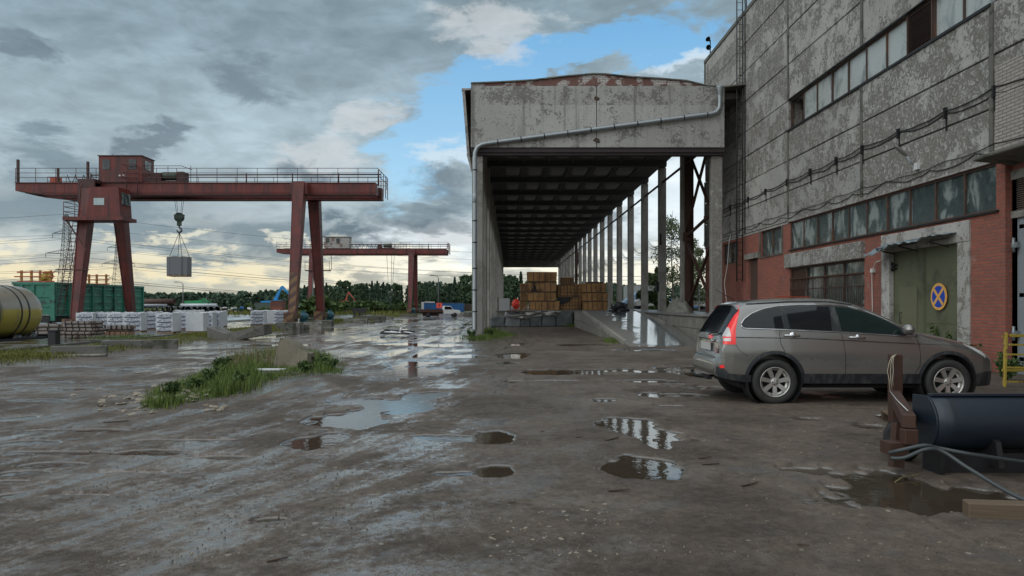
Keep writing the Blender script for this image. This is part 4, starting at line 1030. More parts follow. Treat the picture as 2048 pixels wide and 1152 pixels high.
        def lp(k_): return (XL-.85-.25*(1-k_), -2.4-1.5*(1-k_), .8+6.8*k_)
        for dx in (-.2, .2): a, b = lp(0), lp(1); m_.tube([(a[0]+dx, a[1], a[2]), (b[0]+dx, b[1], b[2])], .025, 5)
        for i in range(22): a = lp(i/22); m_.tube([(a[0]-.2, a[1], a[2]), (a[0]+.2, a[1], a[2])], .015, 4)
        for i in range(8):
            a = lp(.35+i*.085); m_.tube([(a[0]+.33*math.cos(t__), a[1]-.35*math.sin(t__)-.0, a[2]) for t__ in [q*math.pi/6 for q in range(7)]], .018, 4)
        for q in (0, 3, 6): a, b = lp(.35), lp(.95); t__ = q*math.pi/6; m_.tube([(a[0]+.33*math.cos(t__), a[1]-.35*math.sin(t__), a[2]), (b[0]+.33*math.cos(t__), b[1]-.35*math.sin(t__), b[2])], .015, 4)
        m_.box(XL-1.6, XL+.6, -3.6, -3.2, 4.0, 4.06); m_.build('ladder', M_rail_h, c)
        hkx, hz = (358-VX)/F*Yc+23.25, 8.95
        rb = -25.7+23.25
        m_ = MB()
        for dx in (-.28, -.16, .16, .28): m_.tube([(hkx+dx*1.4, .05, zb+.1), (hkx+dx*.7, .05, 8.4)], .016, 5)
        rp = m_.build('hoist_rope', M_wire, c)
        m_ = MB(); m_.lathe([(-.12, .1), (-.12, .36), (.12, .36), (.12, .1)], (hkx, .05, 8.2), (0, 1, 0), 20); m_.hexa([(hkx-.3, -.1, 8.1), (hkx+.3, -.1, 8.1), (hkx+.3, .2, 8.1), (hkx-.3, .2, 8.1), (hkx-.36, -.1, 8.4), (hkx+.36, -.1, 8.4), (hkx+.36, .2, 8.4), (hkx-.36, .2, 8.4)])
        m_.box(hkx-.14, hkx+.14, -.06, .16, 7.55, 7.9); m_.build('hook_block', M_hook, c)
        m_ = MB(); m_.tube([(hkx, .05, 7.6), (hkx, .05, 7.42), (hkx+.16, .05, 7.3), (hkx+.17, .05, 7.14), (hkx+.02, .05, 7.02), (hkx-.14, .05, 7.1), (hkx-.19, .05, 7.25)], [.06, .07, .075, .08, .075, .06, .03], 8); m_.build('hook', M_steel, c)
        c['hx'] = 0
    else:
        hx0, hx1 = (648-VX)/F*(Yc-2)+23.25, (697-VX)/F*(Yc-2)+23.25
        m_ = MB(); m_.box(hx0, hx1, -1.8, .2, zt+.1, zt+1.9); hs = m_.build('machine_house', simple('grey_white_cabin', (.32, .31, .29), .6, 0, .3, .8, stain=(.14, .08, .06)), c)
        for xx in (hx0+.25, hx0+1.9): m_ = MB(); m_.box(xx, xx+.55, -1.84, -1.79, zt+1.0, zt+1.7); m_.build('window', M_glassdk, hs)
        m_ = MB(); m_.box(hx0-.1, hx1+.1, -1.9, .3, zt+1.905, zt+1.97); m_.build('roof', M_craned, hs)
        m_ = MB(); m_.box(XL-.9, XL+2.9, -3.2, -2.0, 6.9, 7.05)
        for xx in (XL-.9, XL+.3, XL+1.6, XL+2.9): m_.tube([(xx, -3.1, 7.0), (xx, -3.1, 8.5)], .035, 5)
        for zz in (7.7, 8.3): m_.tube([(XL-.9, -3.1, zz), (XL+2.9, -3.1, zz)], .03, 5)
        m_.tube([(XL+2.9, -3.1, 6.9), (XL+3.2, -3.1, 7.1), (XL+3.2, -3.1, 9.4)], .05, 5)
        m_.build('landing', M_craned, c)
        wx = (766-VX)/F*(Yc-2)+23.25
        m_ = MB(); m_.box(wx-1, wx+1.6, -1.5, .5, zt+.05, zt+.2); m_.box(wx-1, wx-.4, -1.4, -.6, zt+.2, zt+.8); w_ = m_.build('winch_trolley', M_craned, c)
        m_ = MB(); m_.lathe([(0, .05), (0, .3), (1.2, .36), (1.25, .05)], (wx, -1.0, zt+.6), (1, 0, 0), 12); m_.build('motor', M_hook, w_)
        m_ = MB()
        for dx in (-.5, .3, .7): m_.tube([(wx+.7+dx, .3, zb), (wx+.75+dx*.5, .3, 3.6)], .03, 4)
        m_.tube([(wx+.8, .3, 3.2), (wx+.8, .3, .3)], .05, 4)
        m_.build('hoist_rope', M_wire, c)
        m_ = MB(); m_.lathe([(-.15, .1), (-.15, .42), (.15, .42), (.15, .1)], (wx+.75, .3, 3.4), (0, 1, 0), 14); m_.box(wx+.6, wx+.9, .2, .4, 2.5, 3.1); m_.build('hook_block', M_hook, c)
        m_ = MB(); m_.tube([(XL+.9, -1, zt), (XL+.9, -1, zt+2.2), (XL+1.5, -1, zt+2.1), (XL+2.0, -1, zt+1.8)], .06, 6); m_.build('lamp_arm', M_bmetal, c)
    return c
c1 = make_crane(55.6, True); tag(c1, 'near red gantry crane with a boxy operator cab, lifting a white pallet of blocks', 'crane')
c2 = make_crane(115.9, False); c2.scale = (1, 1, .97); tag(c2, 'smaller looking far red gantry crane with a grey machine house and empty hook', 'crane')
del c1['hx']
# crane rails on concrete sleepers beam
def rail_line(x, ya, yb, zf, name, label):
    o_ = empty(name, (x, ya, 0)); tag(o_, label, 'rail')
    m_ = MB(); n_ = 24
    for i in range(n_):
        a = (yb-ya)*i/n_; b = (yb-ya)*(i+1)/n_; za, zb_ = zf(ya+a), zf(ya+b)
        m_.hexa([(-.07, a, za-.05), (.07, a, za-.05), (.07, b, zb_-.05), (-.07, b, zb_-.05), (-.035, a, za+.1), (.035, a, za+.1), (.035, b, zb_+.1), (-.035, b, zb_+.1)])
    m_.build('rail', M_steel, o_)
    m_ = MB(); m_.hexa([(-.35, 0, zf(ya)-.5), (.25, 0, zf(ya)-.5), (.25, yb-ya, zf(yb)-.5), (-.35, yb-ya, zf(yb)-.5), (-.3, 0, zf(ya)-.03), (.22, 0, zf(ya)-.03), (.22, yb-ya, zf(yb)-.03), (-.3, yb-ya, zf(yb)-.03)])
    m_.build('rail_footing', M_conc, o_)
    return o_
rail_line(-15.5, 14, 140, lambda y_: .06, 'crane_rail', 'steel crane rail on a low footing along the grass strip')
rail_line(-31.0, 52, 140, lambda y_: .06-.45*(1 if y_ < 95 else 0), 'crane_rail', 'far side crane rail running behind the stacked pallets')

# ------------------------------------------------------------ pallets of wrapped blocks
def wrapf(n, S):
    v = OBJ(n); a = n.noise(v, 2.5, 5, .65, .5); p = n.xyz(v)
    rows = n.m('PINGPONG', p[2], .125); g = n.ss(rows, .0, .012)
    c = n.mix(a, (.42, .44, .46), (.62, .64, .65)); c = n.mix(n.mul(n.sub(1, g), .3), c, (.25, .27, .29))
    S(Base_Color=c, Roughness=.32, Normal=n.bump(n.noise(n.mp(v, (1, 1, .6)), 7, 5, .65, .8), .5, .03))
M_wrap = mat('white_block_wrap', wrapf)
M_print = simple('navy_print', (.035, .045, .085), .5)
def label_mesh(width, height, flip=0):
    m_ = MB(); rows = 4; rh = height/rows
    for r_i in range(rows):
        zc = height-rh*(r_i+.55); word = 'БСС' if (r_i+flip) % 2 == 0 else 'БЛОК'
        me = text_mesh(word, rh*.82, .001, .15); add_mesh(m_, me, Matrix.Translation((width*.16, -.012, zc)) @ Matrix.Rotation(R(90), 4, 'X') @ Matrix.Diagonal((1.25, 1, 1, 1)))
        for q in (0, 1):
            xx = -width*.36+q*.10; m_.poly([(xx, -.012, zc-rh*.17), (xx+.05, -.012, zc-rh*.17), (xx+.16, -.012, zc+rh*.17), (xx+.10, -.012, zc+rh*.17)])
        zz = zc-rh*.48
        for q in (0, 1):
            m_.poly([(-width*.46, -.012, zz+.03-q*.05), (-width*.05, -.012, zz-.01-q*.05), (width*.46, -.012, zz+.03-q*.05), (width*.46, -.012, zz+.065-q*.05), (-width*.05, -.012, zz+.028-q*.05), (-width*.46, -.012, zz+.065-q*.05)])
    m_.quad((-width*.5, -.004, .02), (width*.5, -.004, .02), (width*.5, -.004, height), (-width*.5, -.004, height), 1)
    me_o = m_.build('printed_label', [M_print, simple('label_white', (.55, .58, .62), .4, 0, .08)], None, fix=False)
    me = me_o.data; COL.objects.unlink(me_o); bpy.data.objects.remove(me_o); return me
LM = [label_mesh(1.16, 1.2, 0), label_mesh(1.16, 1.2, 1)]
def block_pile(seed):
    rr = random.Random(seed); m_ = MB()
    m_.box(-.60, .60, -.5, .5, .13, 1.38)
    for i in range(9): m_.rock((rr.uniform(-.5, .5), rr.uniform(-.42, .42), 1.385), (rr.uniform(.12, .25), rr.uniform(.1, .2), rr.uniform(.02, .06)), seed+i, .5, 1)
    o_ = m_.build('wrapped_blocks', M_wrap, None, bevel=0); me = o_.data; COL.objects.unlink(o_); bpy.data.objects.remove(o_); return me
BM_ = [block_pile(s) for s in (1, 2, 3)]
m_ = MB()
for xx in (-.6, -.25, .1, .45): m_.box(xx, xx+.15, -.5, .5, .10, .125)
for yy in (-.5, -.06, .38): m_.box(-.6, .6, yy, yy+.12, .02, .098)
po = m_.build('pallet_base', M_wood, None); PBM = po.data; COL.objects.unlink(po); bpy.data.objects.remove(po)
def pallet(pxl, pyb, yaw, i, label, sides='f', group='pallets of wrapped white blocks on the yard'):
    g_ = G(pxl, pyb); z_ = g_.z+.0
    w_ = math.cos(R(yaw))*.6
    root = empty('block_pallet', (g_.x+w_+.02, g_.y+.55, z_), R(yaw)); tag(root, label, 'pallet', group)
    def part(nm, me):
        o_ = bpy.data.objects.new(nm, me); COL.objects.link(o_); o_.parent = root; return o_
    part('pallet_base', PBM); wb = part('wrapped_blocks', BM_[i % 3])
    if 'f' in sides: l_ = part('printed_label', LM[i % 2]); l_.location = (0, -.502, .16)
    if 'r' in sides: l_ = part('printed_label', LM[(i+1) % 2]); l_.location = (.602, 0, .16); l_.rotation_euler = (0, 0, R(90)); l_.scale = (.82, 1, 1)
    return root
PL = [(150, 664.5, 2, 'f', 'leftmost white block pallet beside the crane leg, behind the slab stacks'),
      (181, 664, 0, 'f', 'white block pallet second from the left, above the strapped silver bundles'),
      (213, 664.5, -2, 'f', 'third white block pallet from the left, tight beside the large printed one'),
      (245, 665, 4, 'f', 'front white block pallet with a wrinkled plain right side, nearest the long concrete beam'),
      (281, 661, -3, 'f', 'white block pallet half hidden between the two front pallets'),
      (312, 667, -8, 'f', 'skewed white block pallet with torn bulging film in the front row'),
      (346, 661, 0, 'f', 'white block pallet right of the skewed one showing part of its print'),
      (370, 666, 1, '', 'plain white block pallet without print in the front row'),
      (390, 663, 3, 'f', 'white block pallet with narrow print right of the plain one'),
      (404, 662, 5, 'f', 'rightmost printed pallet of the front row beside the wet yard'),
      (417, 655, 2, 'f', 'white block pallet standing apart behind the right end of the front row'),
      (500, 652, 2, 'f', 'printed block pallet standing alone left of the striped crane leg'),
      (523, 650, 3, '', 'plain block pallet between the two printed ones by the striped crane leg'),
      (546, 652, 2, 'f', 'printed block pallet touching the striped crane leg')]
for i, (a, b, c_, s_, lb) in enumerate(PL): pallet(a, b, c_, i, lb, s_)
for i, a in enumerate(range(165, 400, 30)):
    pallet(a, 650.5 - (i % 2)*.8, (i*7) % 5-2, i, 'white block pallet in the back row, only its top seen over the front row', '')
# the load on the hook
hk = at(358, 555, 55.6)
root = empty('lifted_block_pallet', (hk.x, 55.65, hk.z+.05), R(8)); tag(root, 'white block pallet hanging in slings from the near crane hook', 'pallet')
root.scale = (1.22, 1.22, 1.1)
GB = BM_[0].copy(); GB.materials[0] = simple('grey_blocks', (.16, .17, .18), .6, 0, .2, 3)
for nm, me in (('pallet_base', PBM), ('wrapped_blocks', GB)):
    o_ = bpy.data.objects.new(nm, me); COL.objects.link(o_); o_.parent = root
l_ = bpy.data.objects.new('printed_label', LM[1]); COL.objects.link(l_); l_.parent = root; l_.location = (-.602, 0, .16); l_.rotation_euler = (0, 0, R(-90)); l_.scale = (.8, 1, 1)
sl_ = empty('lifting_sling', (hk.x, 55.65, hk.z)); tag(sl_, 'thin dark sling fanned out from the crane hook down round the hanging pallet', 'sling')
top = Vector((0, 0, 7.05-hk.z))
for q, (dx, dy) in enumerate(((-.42, -.66), (.5, -.66), (-.4, .66), (.5, .66))):
    m_ = MB(); m_.tube([top, (dx, dy, 1.62), (dx, dy, .1)], .02, 5); m_.tube([(dx, dy, .1), (dx, -dy*0, .06)], .02, 5); m_.build('strap', M_wire, sl_)
m_ = MB(); m_.lathe([(-.02, .08), (0, .1), (.02, .08)], top, (0, 1, 0), 12); m_.build('ring', M_steel, sl_)

# ------------------------------------------------------------ tank wagon and gondola wagon
def tankf(n, S):
    v = OBJ(n); p = n.xyz(v); a = n.noise(v, .8, 5, .65, .3); b = n.noise(n.mp(v, (1, 1, .25)), 2.2, 5, .6)
    c = n.mix(n.ss(p[2], 1.35, 1.15), (.24, .22, .17), (.30, .245, .015))
    c = n.mix(n.mul(n.ss(n.sub(p[2], n.mul(a, .6)), -.25, -.55), .8), c, (.06, .05, .035))
    c = n.mix(n.mul(n.ss(b, .55, .72), .5), c, (.09, .08, .06))
    c = n.mix(n.mul(n.ss(n.add(p[1], n.mul(n.sub(b, .5), 2.0)), -3.9, -4.5), .93), c, (.03, .025, .022))
    S(Base_Color=c, Roughness=.3, Metallic=0, Coat_Weight=.3)
tw = empty('tank_wagon', (-29.45, 44.0, 0)); tag(tw, 'dirty yellow rail tank wagon with black bands at the left edge', 'rail wagon')
prof = [(-12.4, .05), (-12.35, .6), (-12.1, 1.2), (-11.7, 1.5), (-11, 1.56), (-1.1, 1.56), (-.75, 1.52), (-.45, 1.38), (-.2, 1.05), (-.04, .55), (0, .02)]
m_ = MB(); m_.lathe(prof, (0, 0, 1.06), (0, 1, 0), 64); m_.build('tank', mat('tank_paint', tankf), tw)
for yy in (-1.9, -2.55): m_ = MB(); m_.lathe([(-.06, 1.565), (-.05, 1.585), (.05, 1.585), (.06, 1.565)], (0, yy, 1.06), (0, 1, 0), 64); m_.build('band', M_bmetal, tw)
m_ = MB(); m_.box(-1.2, 1.2, -12, .3, -.62, -.42); m_.box(-1.25, 1.25, .3, .5, -.7, -.3); m_.build('underframe', M_bmetal, tw)
for yy in (-1.2, -10.5):
    m_ = MB(); m_.box(.85, 1.15, yy-1.1, yy+1.1, -.66, -.42)
    def arch(k_): return (1.0, yy-1.3+2.6*k_, -.78+.34*math.sin(math.pi*k_)**.6)
    m_.tube([arch(i/12) for i in range(13)], .09, 6); m_.build('bogie_frame', M_bmetal, tw)
    for q in (-.7, .7):
        m_ = MB(); m_.lathe([(-.9, .05), (-.9, .42), (-.8, .46), (-.78, .1), (.78, .1), (.8, .46), (.9, .42), (.9, .05)], (0, yy+q, -.80+.2), (1, 0, 0), 24); m_.build('wheelset', M_steel, tw)
for q in (-.85, .85): m_ = MB(); m_.lathe([(0, .08), (.35, .08), (.36, .2), (.42, .2)], (q, .5, -.45), (0, 1, 0), 12); m_.build('buffer', M_bmetal, tw)
gw = empty('gondola_wagon', (-35.5, 54.0, 0)); tag(gw, 'green open top rail wagon with ribbed sides and timber frames on top', 'rail wagon')
L_ = 13.2; zb_, zt_ = .75, 3.15
m_ = MB(); m_.box(-1.5, 1.5, .0, .08, zb_, zt_); m_.box(-1.5, 1.5, L_-.08, L_, zb_, zt_); m_.box(1.42, 1.5, .08, L_-.08, zb_, zt_); m_.box(-1.5, -1.42, .08, L_-.08, zb_, zt_); m_.box(-1.42, 1.42, .08, L_-.08, zb_, zb_+.1)
m_.build('body', M_green, gw)
m_ = MB()
for i in range(9):
    yy = .1+i*(L_-.3)/8; m_.box(1.502, 1.64, yy-.06, yy+.1, zb_-.12, zt_-.02)
m_.box(1.502, 1.6, 0, L_, zt_-.14, zt_+.03); m_.box(1.502, 1.58, 0, L_, zb_-.1, zb_+.06)
m_.build('side_rib', M_green, gw)
m_ = MB()
for i in range(8):
    yy = .28+i*(L_-.3)/8
    for zz in (1.1, 1.65, 2.2, 2.72): m_.hexa([(1.502, yy, zz), (1.56, yy+.12, zz+.02), (1.56, yy+1.22, zz+.02), (1.502, yy+1.34, zz), (1.502, yy, zz+.14), (1.535, yy+.12, zz+.10), (1.535, yy+1.22, zz+.10), (1.502, yy+1.34, zz+.14)])
m_.build('side_pressing', M_green, gw)
m_ = MB(); m_.box(-1.56, 1.64, -.1, 0, zt_-.16, zt_+.03); m_.box(-1.5, 1.5, -.07, 0, 2.05, 2.15); m_.box(-1.5, 1.5, -.07, 0, 1.35, 1.45); m_.box(1.3, 1.64, -.12, -.002, .3, zt_-.17); m_.box(-.08, .12, -.09, -.071, zb_, zt_-.17); m_.box(-.9, -.75, -.09, -.071, zb_, zt_-.17); m_.build('end_frame', M_green, gw)
m_ = MB(); m_.box(-1.3, 1.3, -.2, L_+.2, .15, .62)
m_.build('underframe', M_bmetal, gw)
for yy in (2.2, L_-2.2):
    for q in (-.9, .9): m_ = MB(); m_.lathe([(-.8, .05), (-.8, .47), (-.7, .47), (-.68, .1), (.68, .1), (.7, .47), (.8, .47), (.8, .05)], (0, yy+q, -.35), (1, 0, 0), 24); m_.build('wheelset', M_steel, gw)
for j, (ya, yb, xa) in enumerate(((.3, .5, -1.4), (7.4, 7.6, -1.2))):
    tf = empty('timber_rack', (-35.5, 54.0+ya, zt_)); tag(tf, ('ochre timber frame with a yellow bundle standing on the near end of the green wagon', 'ochre timber frame standing on the far half of the green wagon')[j], 'rack')
    for xx in (xa+.2, xa+.95, xa+1.6, xa+2.4): m_ = MB(); m_.box(xx, xx+.14, 0, .12, .02, .92); m_.build('post', M_ywood, tf)
    for zz in (.05, .4, .74): m_ = MB(); m_.box(xa-.2 if zz == .4 else xa, xa+2.8, -.06, -.002, zz, zz+.09); m_.build('rail', M_orange, tf)
    if j == 0: m_ = MB(); m_.rock((.75, .2, .45), (.42, .3, .42), 3, .4); m_.build('bundle', M_yell, tf)

# ------------------------------------------------------------ yard goods
def slab_stack(name, g_, L_, W_, n_, th, gap, lab, mat_, yaw=0, cat='stack', wrap=None):
    o_ = empty(name, (g_.x, g_.y, g_.z), R(yaw)); tag(o_, lab, cat)
    rr = random.Random(int(g_.x*10))
    for i in range(n_):
        dx = rr.uniform(-.08, .08); m_ = MB(); z_ = .08+i*(th+gap); m_.box(dx, L_+dx, rr.uniform(-.05, .05), W_, z_, z_+th); sh = m_.build('slab_bundle', mat_ if i % 2 == 0 or not wrap else wrap, o_, bevel=.01)
        m_ = MB()
        for k_ in range(5): xx = dx+.15+k_*(L_-.3)/4; m_.box(xx, xx+.04, -.062, W_+.01, z_-.01, z_+th+.01)
        m_.build('strap', M_bmetal, sh)
        if i: 
            m_ = MB(); m_.box(dx+.1, L_+dx-.1, .02, W_-.05, z_-gap+.001, z_-.001); m_.build('batten', M_wooddk, sh)
M_bund = simple('pale_steel_bundle', (.27, .24, .22), .45, 0, .4, 2, stain=(.1, .05, .035))
slab_stack('slab_stack', G(70, 678), 3.1, 1.2, 4, .15, .09, 'low stack of dull grey sheet bundles beside the tank wagon', M_bund)
slab_stack('slab_stack', G(126, 678), 1.75, 1.2, 5, .12, .08, 'stack of rusty edged sheet bundles right behind the dark buffer post', M_bund, 2)
M_silver = simple('silver_foil_bundle', (.50, .54, .57), .35, 0, .25, 4, .3)
slab_stack('foil_bundle', G(167, 674), 1.35, .8, 2, .26, .14, 'pair of silver wrapped bundles with black straps left of the orange edged ones', M_silver)
slab_stack('foil_bundle', G(204, 674), 1.6, .8, 2, .22, .18, 'pair of strapped bundles showing brown board under silver film', simple('brown_board_bundle', (.26, .15, .10), .6, 0, .3, 6), 0, 'stack', M_bund)
# black pipes laid side by side, ends to the viewer
for i in range(42):
    px = 286+(i % 14)*11.2+(i//14 % 2)*5; p = at(px, 619, 80.0); R_ = .31
    m_ = MB(); m_.lathe([(0, R_*.86), (0, R_), (11, R_), (11, R_*.86)], (p.x, 80.0+(i % 3)*.2, -.14+.56*(i//14)), (-.50, 1, 0), 20, closed=True)
    o_ = m_.build('large_pipe', M_pipeblk); tag(o_, 'large black pipe of the stack laid side by side behind the white pallets', 'pipe', 'black pipes laid in a row')
for a, b, y_, r_, m2, lb in ((268, 349, 603.5, .36, M_rust, 'long brown pipe lying across the pile behind the green wagon'), (276, 336, 609, .25, M_silver, 'shiny pale pipe lying crosswise under the brown one'), (362, 434, 610.5, .2, M_silver, 'shiny pale pipe lying crosswise over the right end of the black pipes')):
    p, q = at(a, y_, 85), at(b, y_, 85); m_ = MB(); m_.lathe([(0, r_*.85), (0, r_), ((q-p).length, r_), ((q-p).length, r_*.85)], p, (q-p), 18, closed=True)
    tag(m_.build('long_pipe', m2), lb, 'pipe')
# dark post with splayed foot by the rail
g_ = G(117, 693); bp = empty('buffer_post', (-16.6, 26.4, gz(-16.6, 26.4)-.02)); tag(bp, 'black steel buffer post with a splayed foot beside the crane rail', 'post')
m_ = MB(); m_.hexa([(-.14, -.16, .05), (.14, -.16, .05), (.14, .16, .05), (-.14, .16, .05), (-.13, -.14, .98), (.13, -.14, .98), (.13, .14, .98), (-.13, .14, .98)]); m_.box(-.17, .17, -.17, .17, .985, 1.03); m_.build('post', M_bmetal, bp)
for dx, dy in ((-1, 0), (1, 0), (0, -1), (0, 1)):
    m_ = MB(); m_.hexa([(dx*.13-.03*abs(dy), dy*.14-.03*abs(dx), .02), (dx*.36-.03*abs(dy), dy*.36-.03*abs(dx), .02), (dx*.36+.03*abs(dy), dy*.36+.03*abs(dx), .02), (dx*.13+.03*abs(dy), dy*.14+.03*abs(dx), .02), (dx*.12-.03*abs(dy), dy*.13-.03*abs(dx), .45), (dx*.15-.03*abs(dy), dy*.15-.03*abs(dx), .45), (dx*.15+.03*abs(dy), dy*.15+.03*abs(dx), .45), (dx*.12+.03*abs(dy), dy*.13+.03*abs(dx), .45)]); m_.build('foot_gusset', M_bmetal, bp)
# concrete pieces along the strip
def lump(name, pts, y0, y1, label, cat, m=M_concdk):
    g0 = Vector((pts[0][0], 0, 0))
    mb_ = MB(); mb_.prism(pts, lambda p: (p[0], y0, p[1]), lambda p: (p[0], y1, p[1])); o_ = mb_.build(name, m, None, bevel=.02); return tag(o_, label, cat)
def rot_block(name, px, py, Lx, Wy, Hz, yaw, label, cat, m=M_concdk, seed=1, tilt=0, amp=.06):
    g_ = G(px, py); bm = bmesh.new(); bmesh.ops.create_cube(bm, size=1); bmesh.ops.subdivide_edges(bm, edges=bm.edges, cuts=3, use_grid_fill=True)
    for v in bm.verts:
        v.co = Vector((v.co.x*Lx, v.co.y*Wy, (v.co.z+.5)*Hz)); nz = mnoise.noise_vector(v.co*1.7+Vector((seed*5, 0, 0)))
        v.co += nz*amp*min(1, Hz*2)
    me = bpy.data.meshes.new(name); bm.to_mesh(me); bm.free(); me.materials.append(m)
    o_ = bpy.data.objects.new(name, me); COL.objects.link(o_); o_.location = (g_.x, g_.y, g_.z-.05); o_.rotation_euler = (R(tilt), 0, R(yaw)); return tag(o_, label, cat)
m_ = MB(); g_ = G(110, 712)
o_ = empty('channel_beam', (g_.x+.55, g_.y+.2, .02), R(14)); tag(o_, 'short grey concrete channel beam lying on the grass near the black buffer post', 'beam')
m_ = MB(); m_.box(-.75, .75, .08, .2, 0, .3); m_.build('web', M_concdk, o_, bevel=.015)
m_ = MB(); m_.box(-.8, .78, -.22, .078, 0, .06); m_.build('flange', M_conc, o_, bevel=.015)
rot_block('concrete_beam', 282, 696, 2.35, .75, .32, 22, 'long mossy concrete beam lying on the grass strip before the white pallets', 'beam', M_concdk, 2)
g_ = G(462, 680); m_ = MB()
m_.hexa([(g_.x-1.0, g_.y, 0), (g_.x+.0, g_.y-.1, -.05), (g_.x+.1, g_.y+.9, -.05), (g_.x-.8, g_.y+1.0, 0), (g_.x-1.05, g_.y, .55), (g_.x-.25, g_.y-.1, .28), (g_.x-.2, g_.y+.9, .28), (g_.x-.9, g_.y+1.0, .55)])
m_.hexa([(g_.x+.001, g_.y-.1, -.05), (g_.x+1.25, g_.y+.5, .2), (g_.x+1.3, g_.y+1.4, .2), (g_.x+.1, g_.y+.9, -.05), (g_.x-.249, g_.y-.1, .28), (g_.x+1.25, g_.y+.5, .62), (g_.x+1.3, g_.y+1.4, .62), (g_.x-.2, g_.y+.9, .28)])
tag(m_.build('broken_slab', M_concdk, None), 'broken v shaped concrete slab between the pallets and the striped crane leg', 'slab')
for i, (px, py, l_, w_, h_, yw, lb) in enumerate(((572, 661, .9, 1.0, .5, 6, 'dark concrete block right under the striped crane leg'), (590, 660, .8, .9, .5, 2, 'pale square block touching the dark one by the striped leg'),
        (606, 659, .7, .8, .36, 20, 'small broken block between larger ones below the crane motor'), (626, 656, 1.1, .9, .42, 10, 'wide concrete block between the two right hand crane legs'),
        (648, 652, 1.2, 1.1, .45, 3, 'block under the rear right crane leg'), (712, 645.5, 1.9, .9, .35, 4, 'weedy grey block lying right of the crane'), (746, 641, 2.3, .9, .5, 2, 'long pale block beside the rail between the two cranes'),
        (771, 638.5, 1.6, 1.0, .3, 8, 'tilted slab next to the long pale block'), (817, 634, 1.9, .8, .35, 0, 'whitish block at the foot of the far crane'),
        (923, 632, 1.0, .8, .5, 0, 'small pale block on the road beyond the drainpipe'), (938, 633.5, 1.2, 1.2, .6, 10, 'leaning block just left of the drainpipe'))):
    rot_block('concrete_block', px, py, l_, w_, h_, yw, lb, 'concrete block', M_conc if i % 2 else M_concdk, i+3)
# striped metal frame lying on the road
g_ = G(796, 670); fr = empty('metal_frame', (g_.x, g_.y, 0.03), R(-12)); tag(fr, 'black and white striped metal frame lying flat on the muddy road', 'metal frame')
for (a, b, c_) in (((-.85, -.25, .06), (.8, -.45, .05), M_bmetal), ((-.85, .35, .2), (.75, .25, .14), M_bmetal), ((-.8, -.2, .1), (-.7, .35, .22), M_bmetal), ((-.5, .3, .14), (.3, -.4, .08), M_whitep), ((.1, .4, .12), (.9, -.3, .08), M_whitep), ((.2, -.3, .1), (.25, -.2, .36), M_whitep), ((.75, .3, .14), (.85, -.3, .08), M_bmetal), ((-.7, 0, .12), (.1, -.38, .1), M_whitep)):
    m_ = MB(); m_.tube([a, b], .04, 8); m_.build('bar', c_, fr)
# broken block and debris of the island
g_ = G(578, 738)
bm = bmesh.new(); bmesh.ops.create_cube(bm, size=1); bmesh.ops.subdivide_edges(bm, edges=bm.edges, cuts=5, use_grid_fill=True)
for v in bm.verts:
    x_, y_, z_ = v.co; k_ = z_+.5; top_ = .80-.30*(x_+.5)-.22*max(0, x_-.0)-.25*max(0, -x_-.3)+(.06 if x_ > .38 else 0)
    v.co = Vector((x_*(.86-.16*k_)+(.0-.02*k_), y_*(.5-.1*k_)+.10*k_, k_*top_)); v.co += mnoise.noise_vector(v.co*3.5)*.035+mnoise.noise_vector(v.co*11)*.012
me = bpy.data.meshes.new('concrete_stump'); bm.to_mesh(me); bm.free(); me.materials.append(M_boulder)
o_ = bpy.data.objects.new('concrete_stump', me); COL.objects.link(o_); o_.location = (g_.x+.03, g_.y+.3, g_.z-.08); o_.rotation_euler = (R(-4), R(3), R(-8)); tag(o_, 'big broken concrete stump with a bent rusty bar rising from the grass island', 'concrete stump')
m_ = MB(); m_.tube([(-.26, .05, .72), (-.32, .05, .80), (-.38, .03, .93)], .009, 6); b_ = m_.build('rusty_bar', M_rust, o_)
# ------------------------------------------------------------ the parked car
def paintf(n, S):
    v = OBJ(n); p = n.xyz(v); a = n.noise(v, 3, 4, .6); fl = n.noise(v, 400, 1, .5)
    dirt = n.mul(n.ss(n.add(p[2], n.mul(n.sub(a, .5), .35)), .72, .35), .75)
    c = n.mix(dirt, n.mix(fl, (.19, .186, .172), (.27, .265, .25)), (.12, .108, .09))
    S(Base_Color=c, Metallic=n.mr(dirt, 0, 1, .6, .0), Roughness=n.mr(dirt, 0, 1, .26, .7), Coat_Weight=n.mr(dirt, 0, 1, 1.0, .0), Coat_Roughness=.04)
M_car = mat('warm_grey_car_paint', paintf)
M_cglass = simple('tinted_car_glass', (.006, .008, .011), .06, 0, .1, 1, spec=1)
M_cglass2 = simple('green_car_glass', (.006, .017, .016), .05, 0, .5, 3)
M_plastic = mat('dirty_black_plastic', lambda n, S: S(Base_Color=n.mix(n.ss(n.noise(n.mp(OBJ(n), (1, 1, .3)), 9, 5, .65), .45, .65), (.018, .022, .026), (.06, .065, .062)), Roughness=.55))
M_chrome = simple('chrome_trim', (.75, .76, .77), .15, 1.0, .05)
M_tail = mat('tail_lamp_red', lambda n, S: S(Base_Color=(.68, .008, .006), Roughness=.12, Coat_Weight=1.0, Emission_Color=(.9, .01, .008), Emission_Strength=.22))  # faint glow added to the red of tail lamps and fog reflector
M_clear = simple('clear_lamp', (.62, .62, .6), .12, .1, .15, 30)
M_alloy = simple('dusty_alloy', (.52, .51, .48), .36, .7, .2, 5)
M_tyre = simple('car_tyre', (.028, .028, .027), .75, 0, .4, 12, .1, stain=(.05, .045, .04))
M_plate = simple('number_plate_white', (.5, .51, .5), .4)
def tr(x): return -.3+(x+.3)*.84 if x < -.3 else (x if x < 2.9 else 2.9+(x-2.9)*1.13)
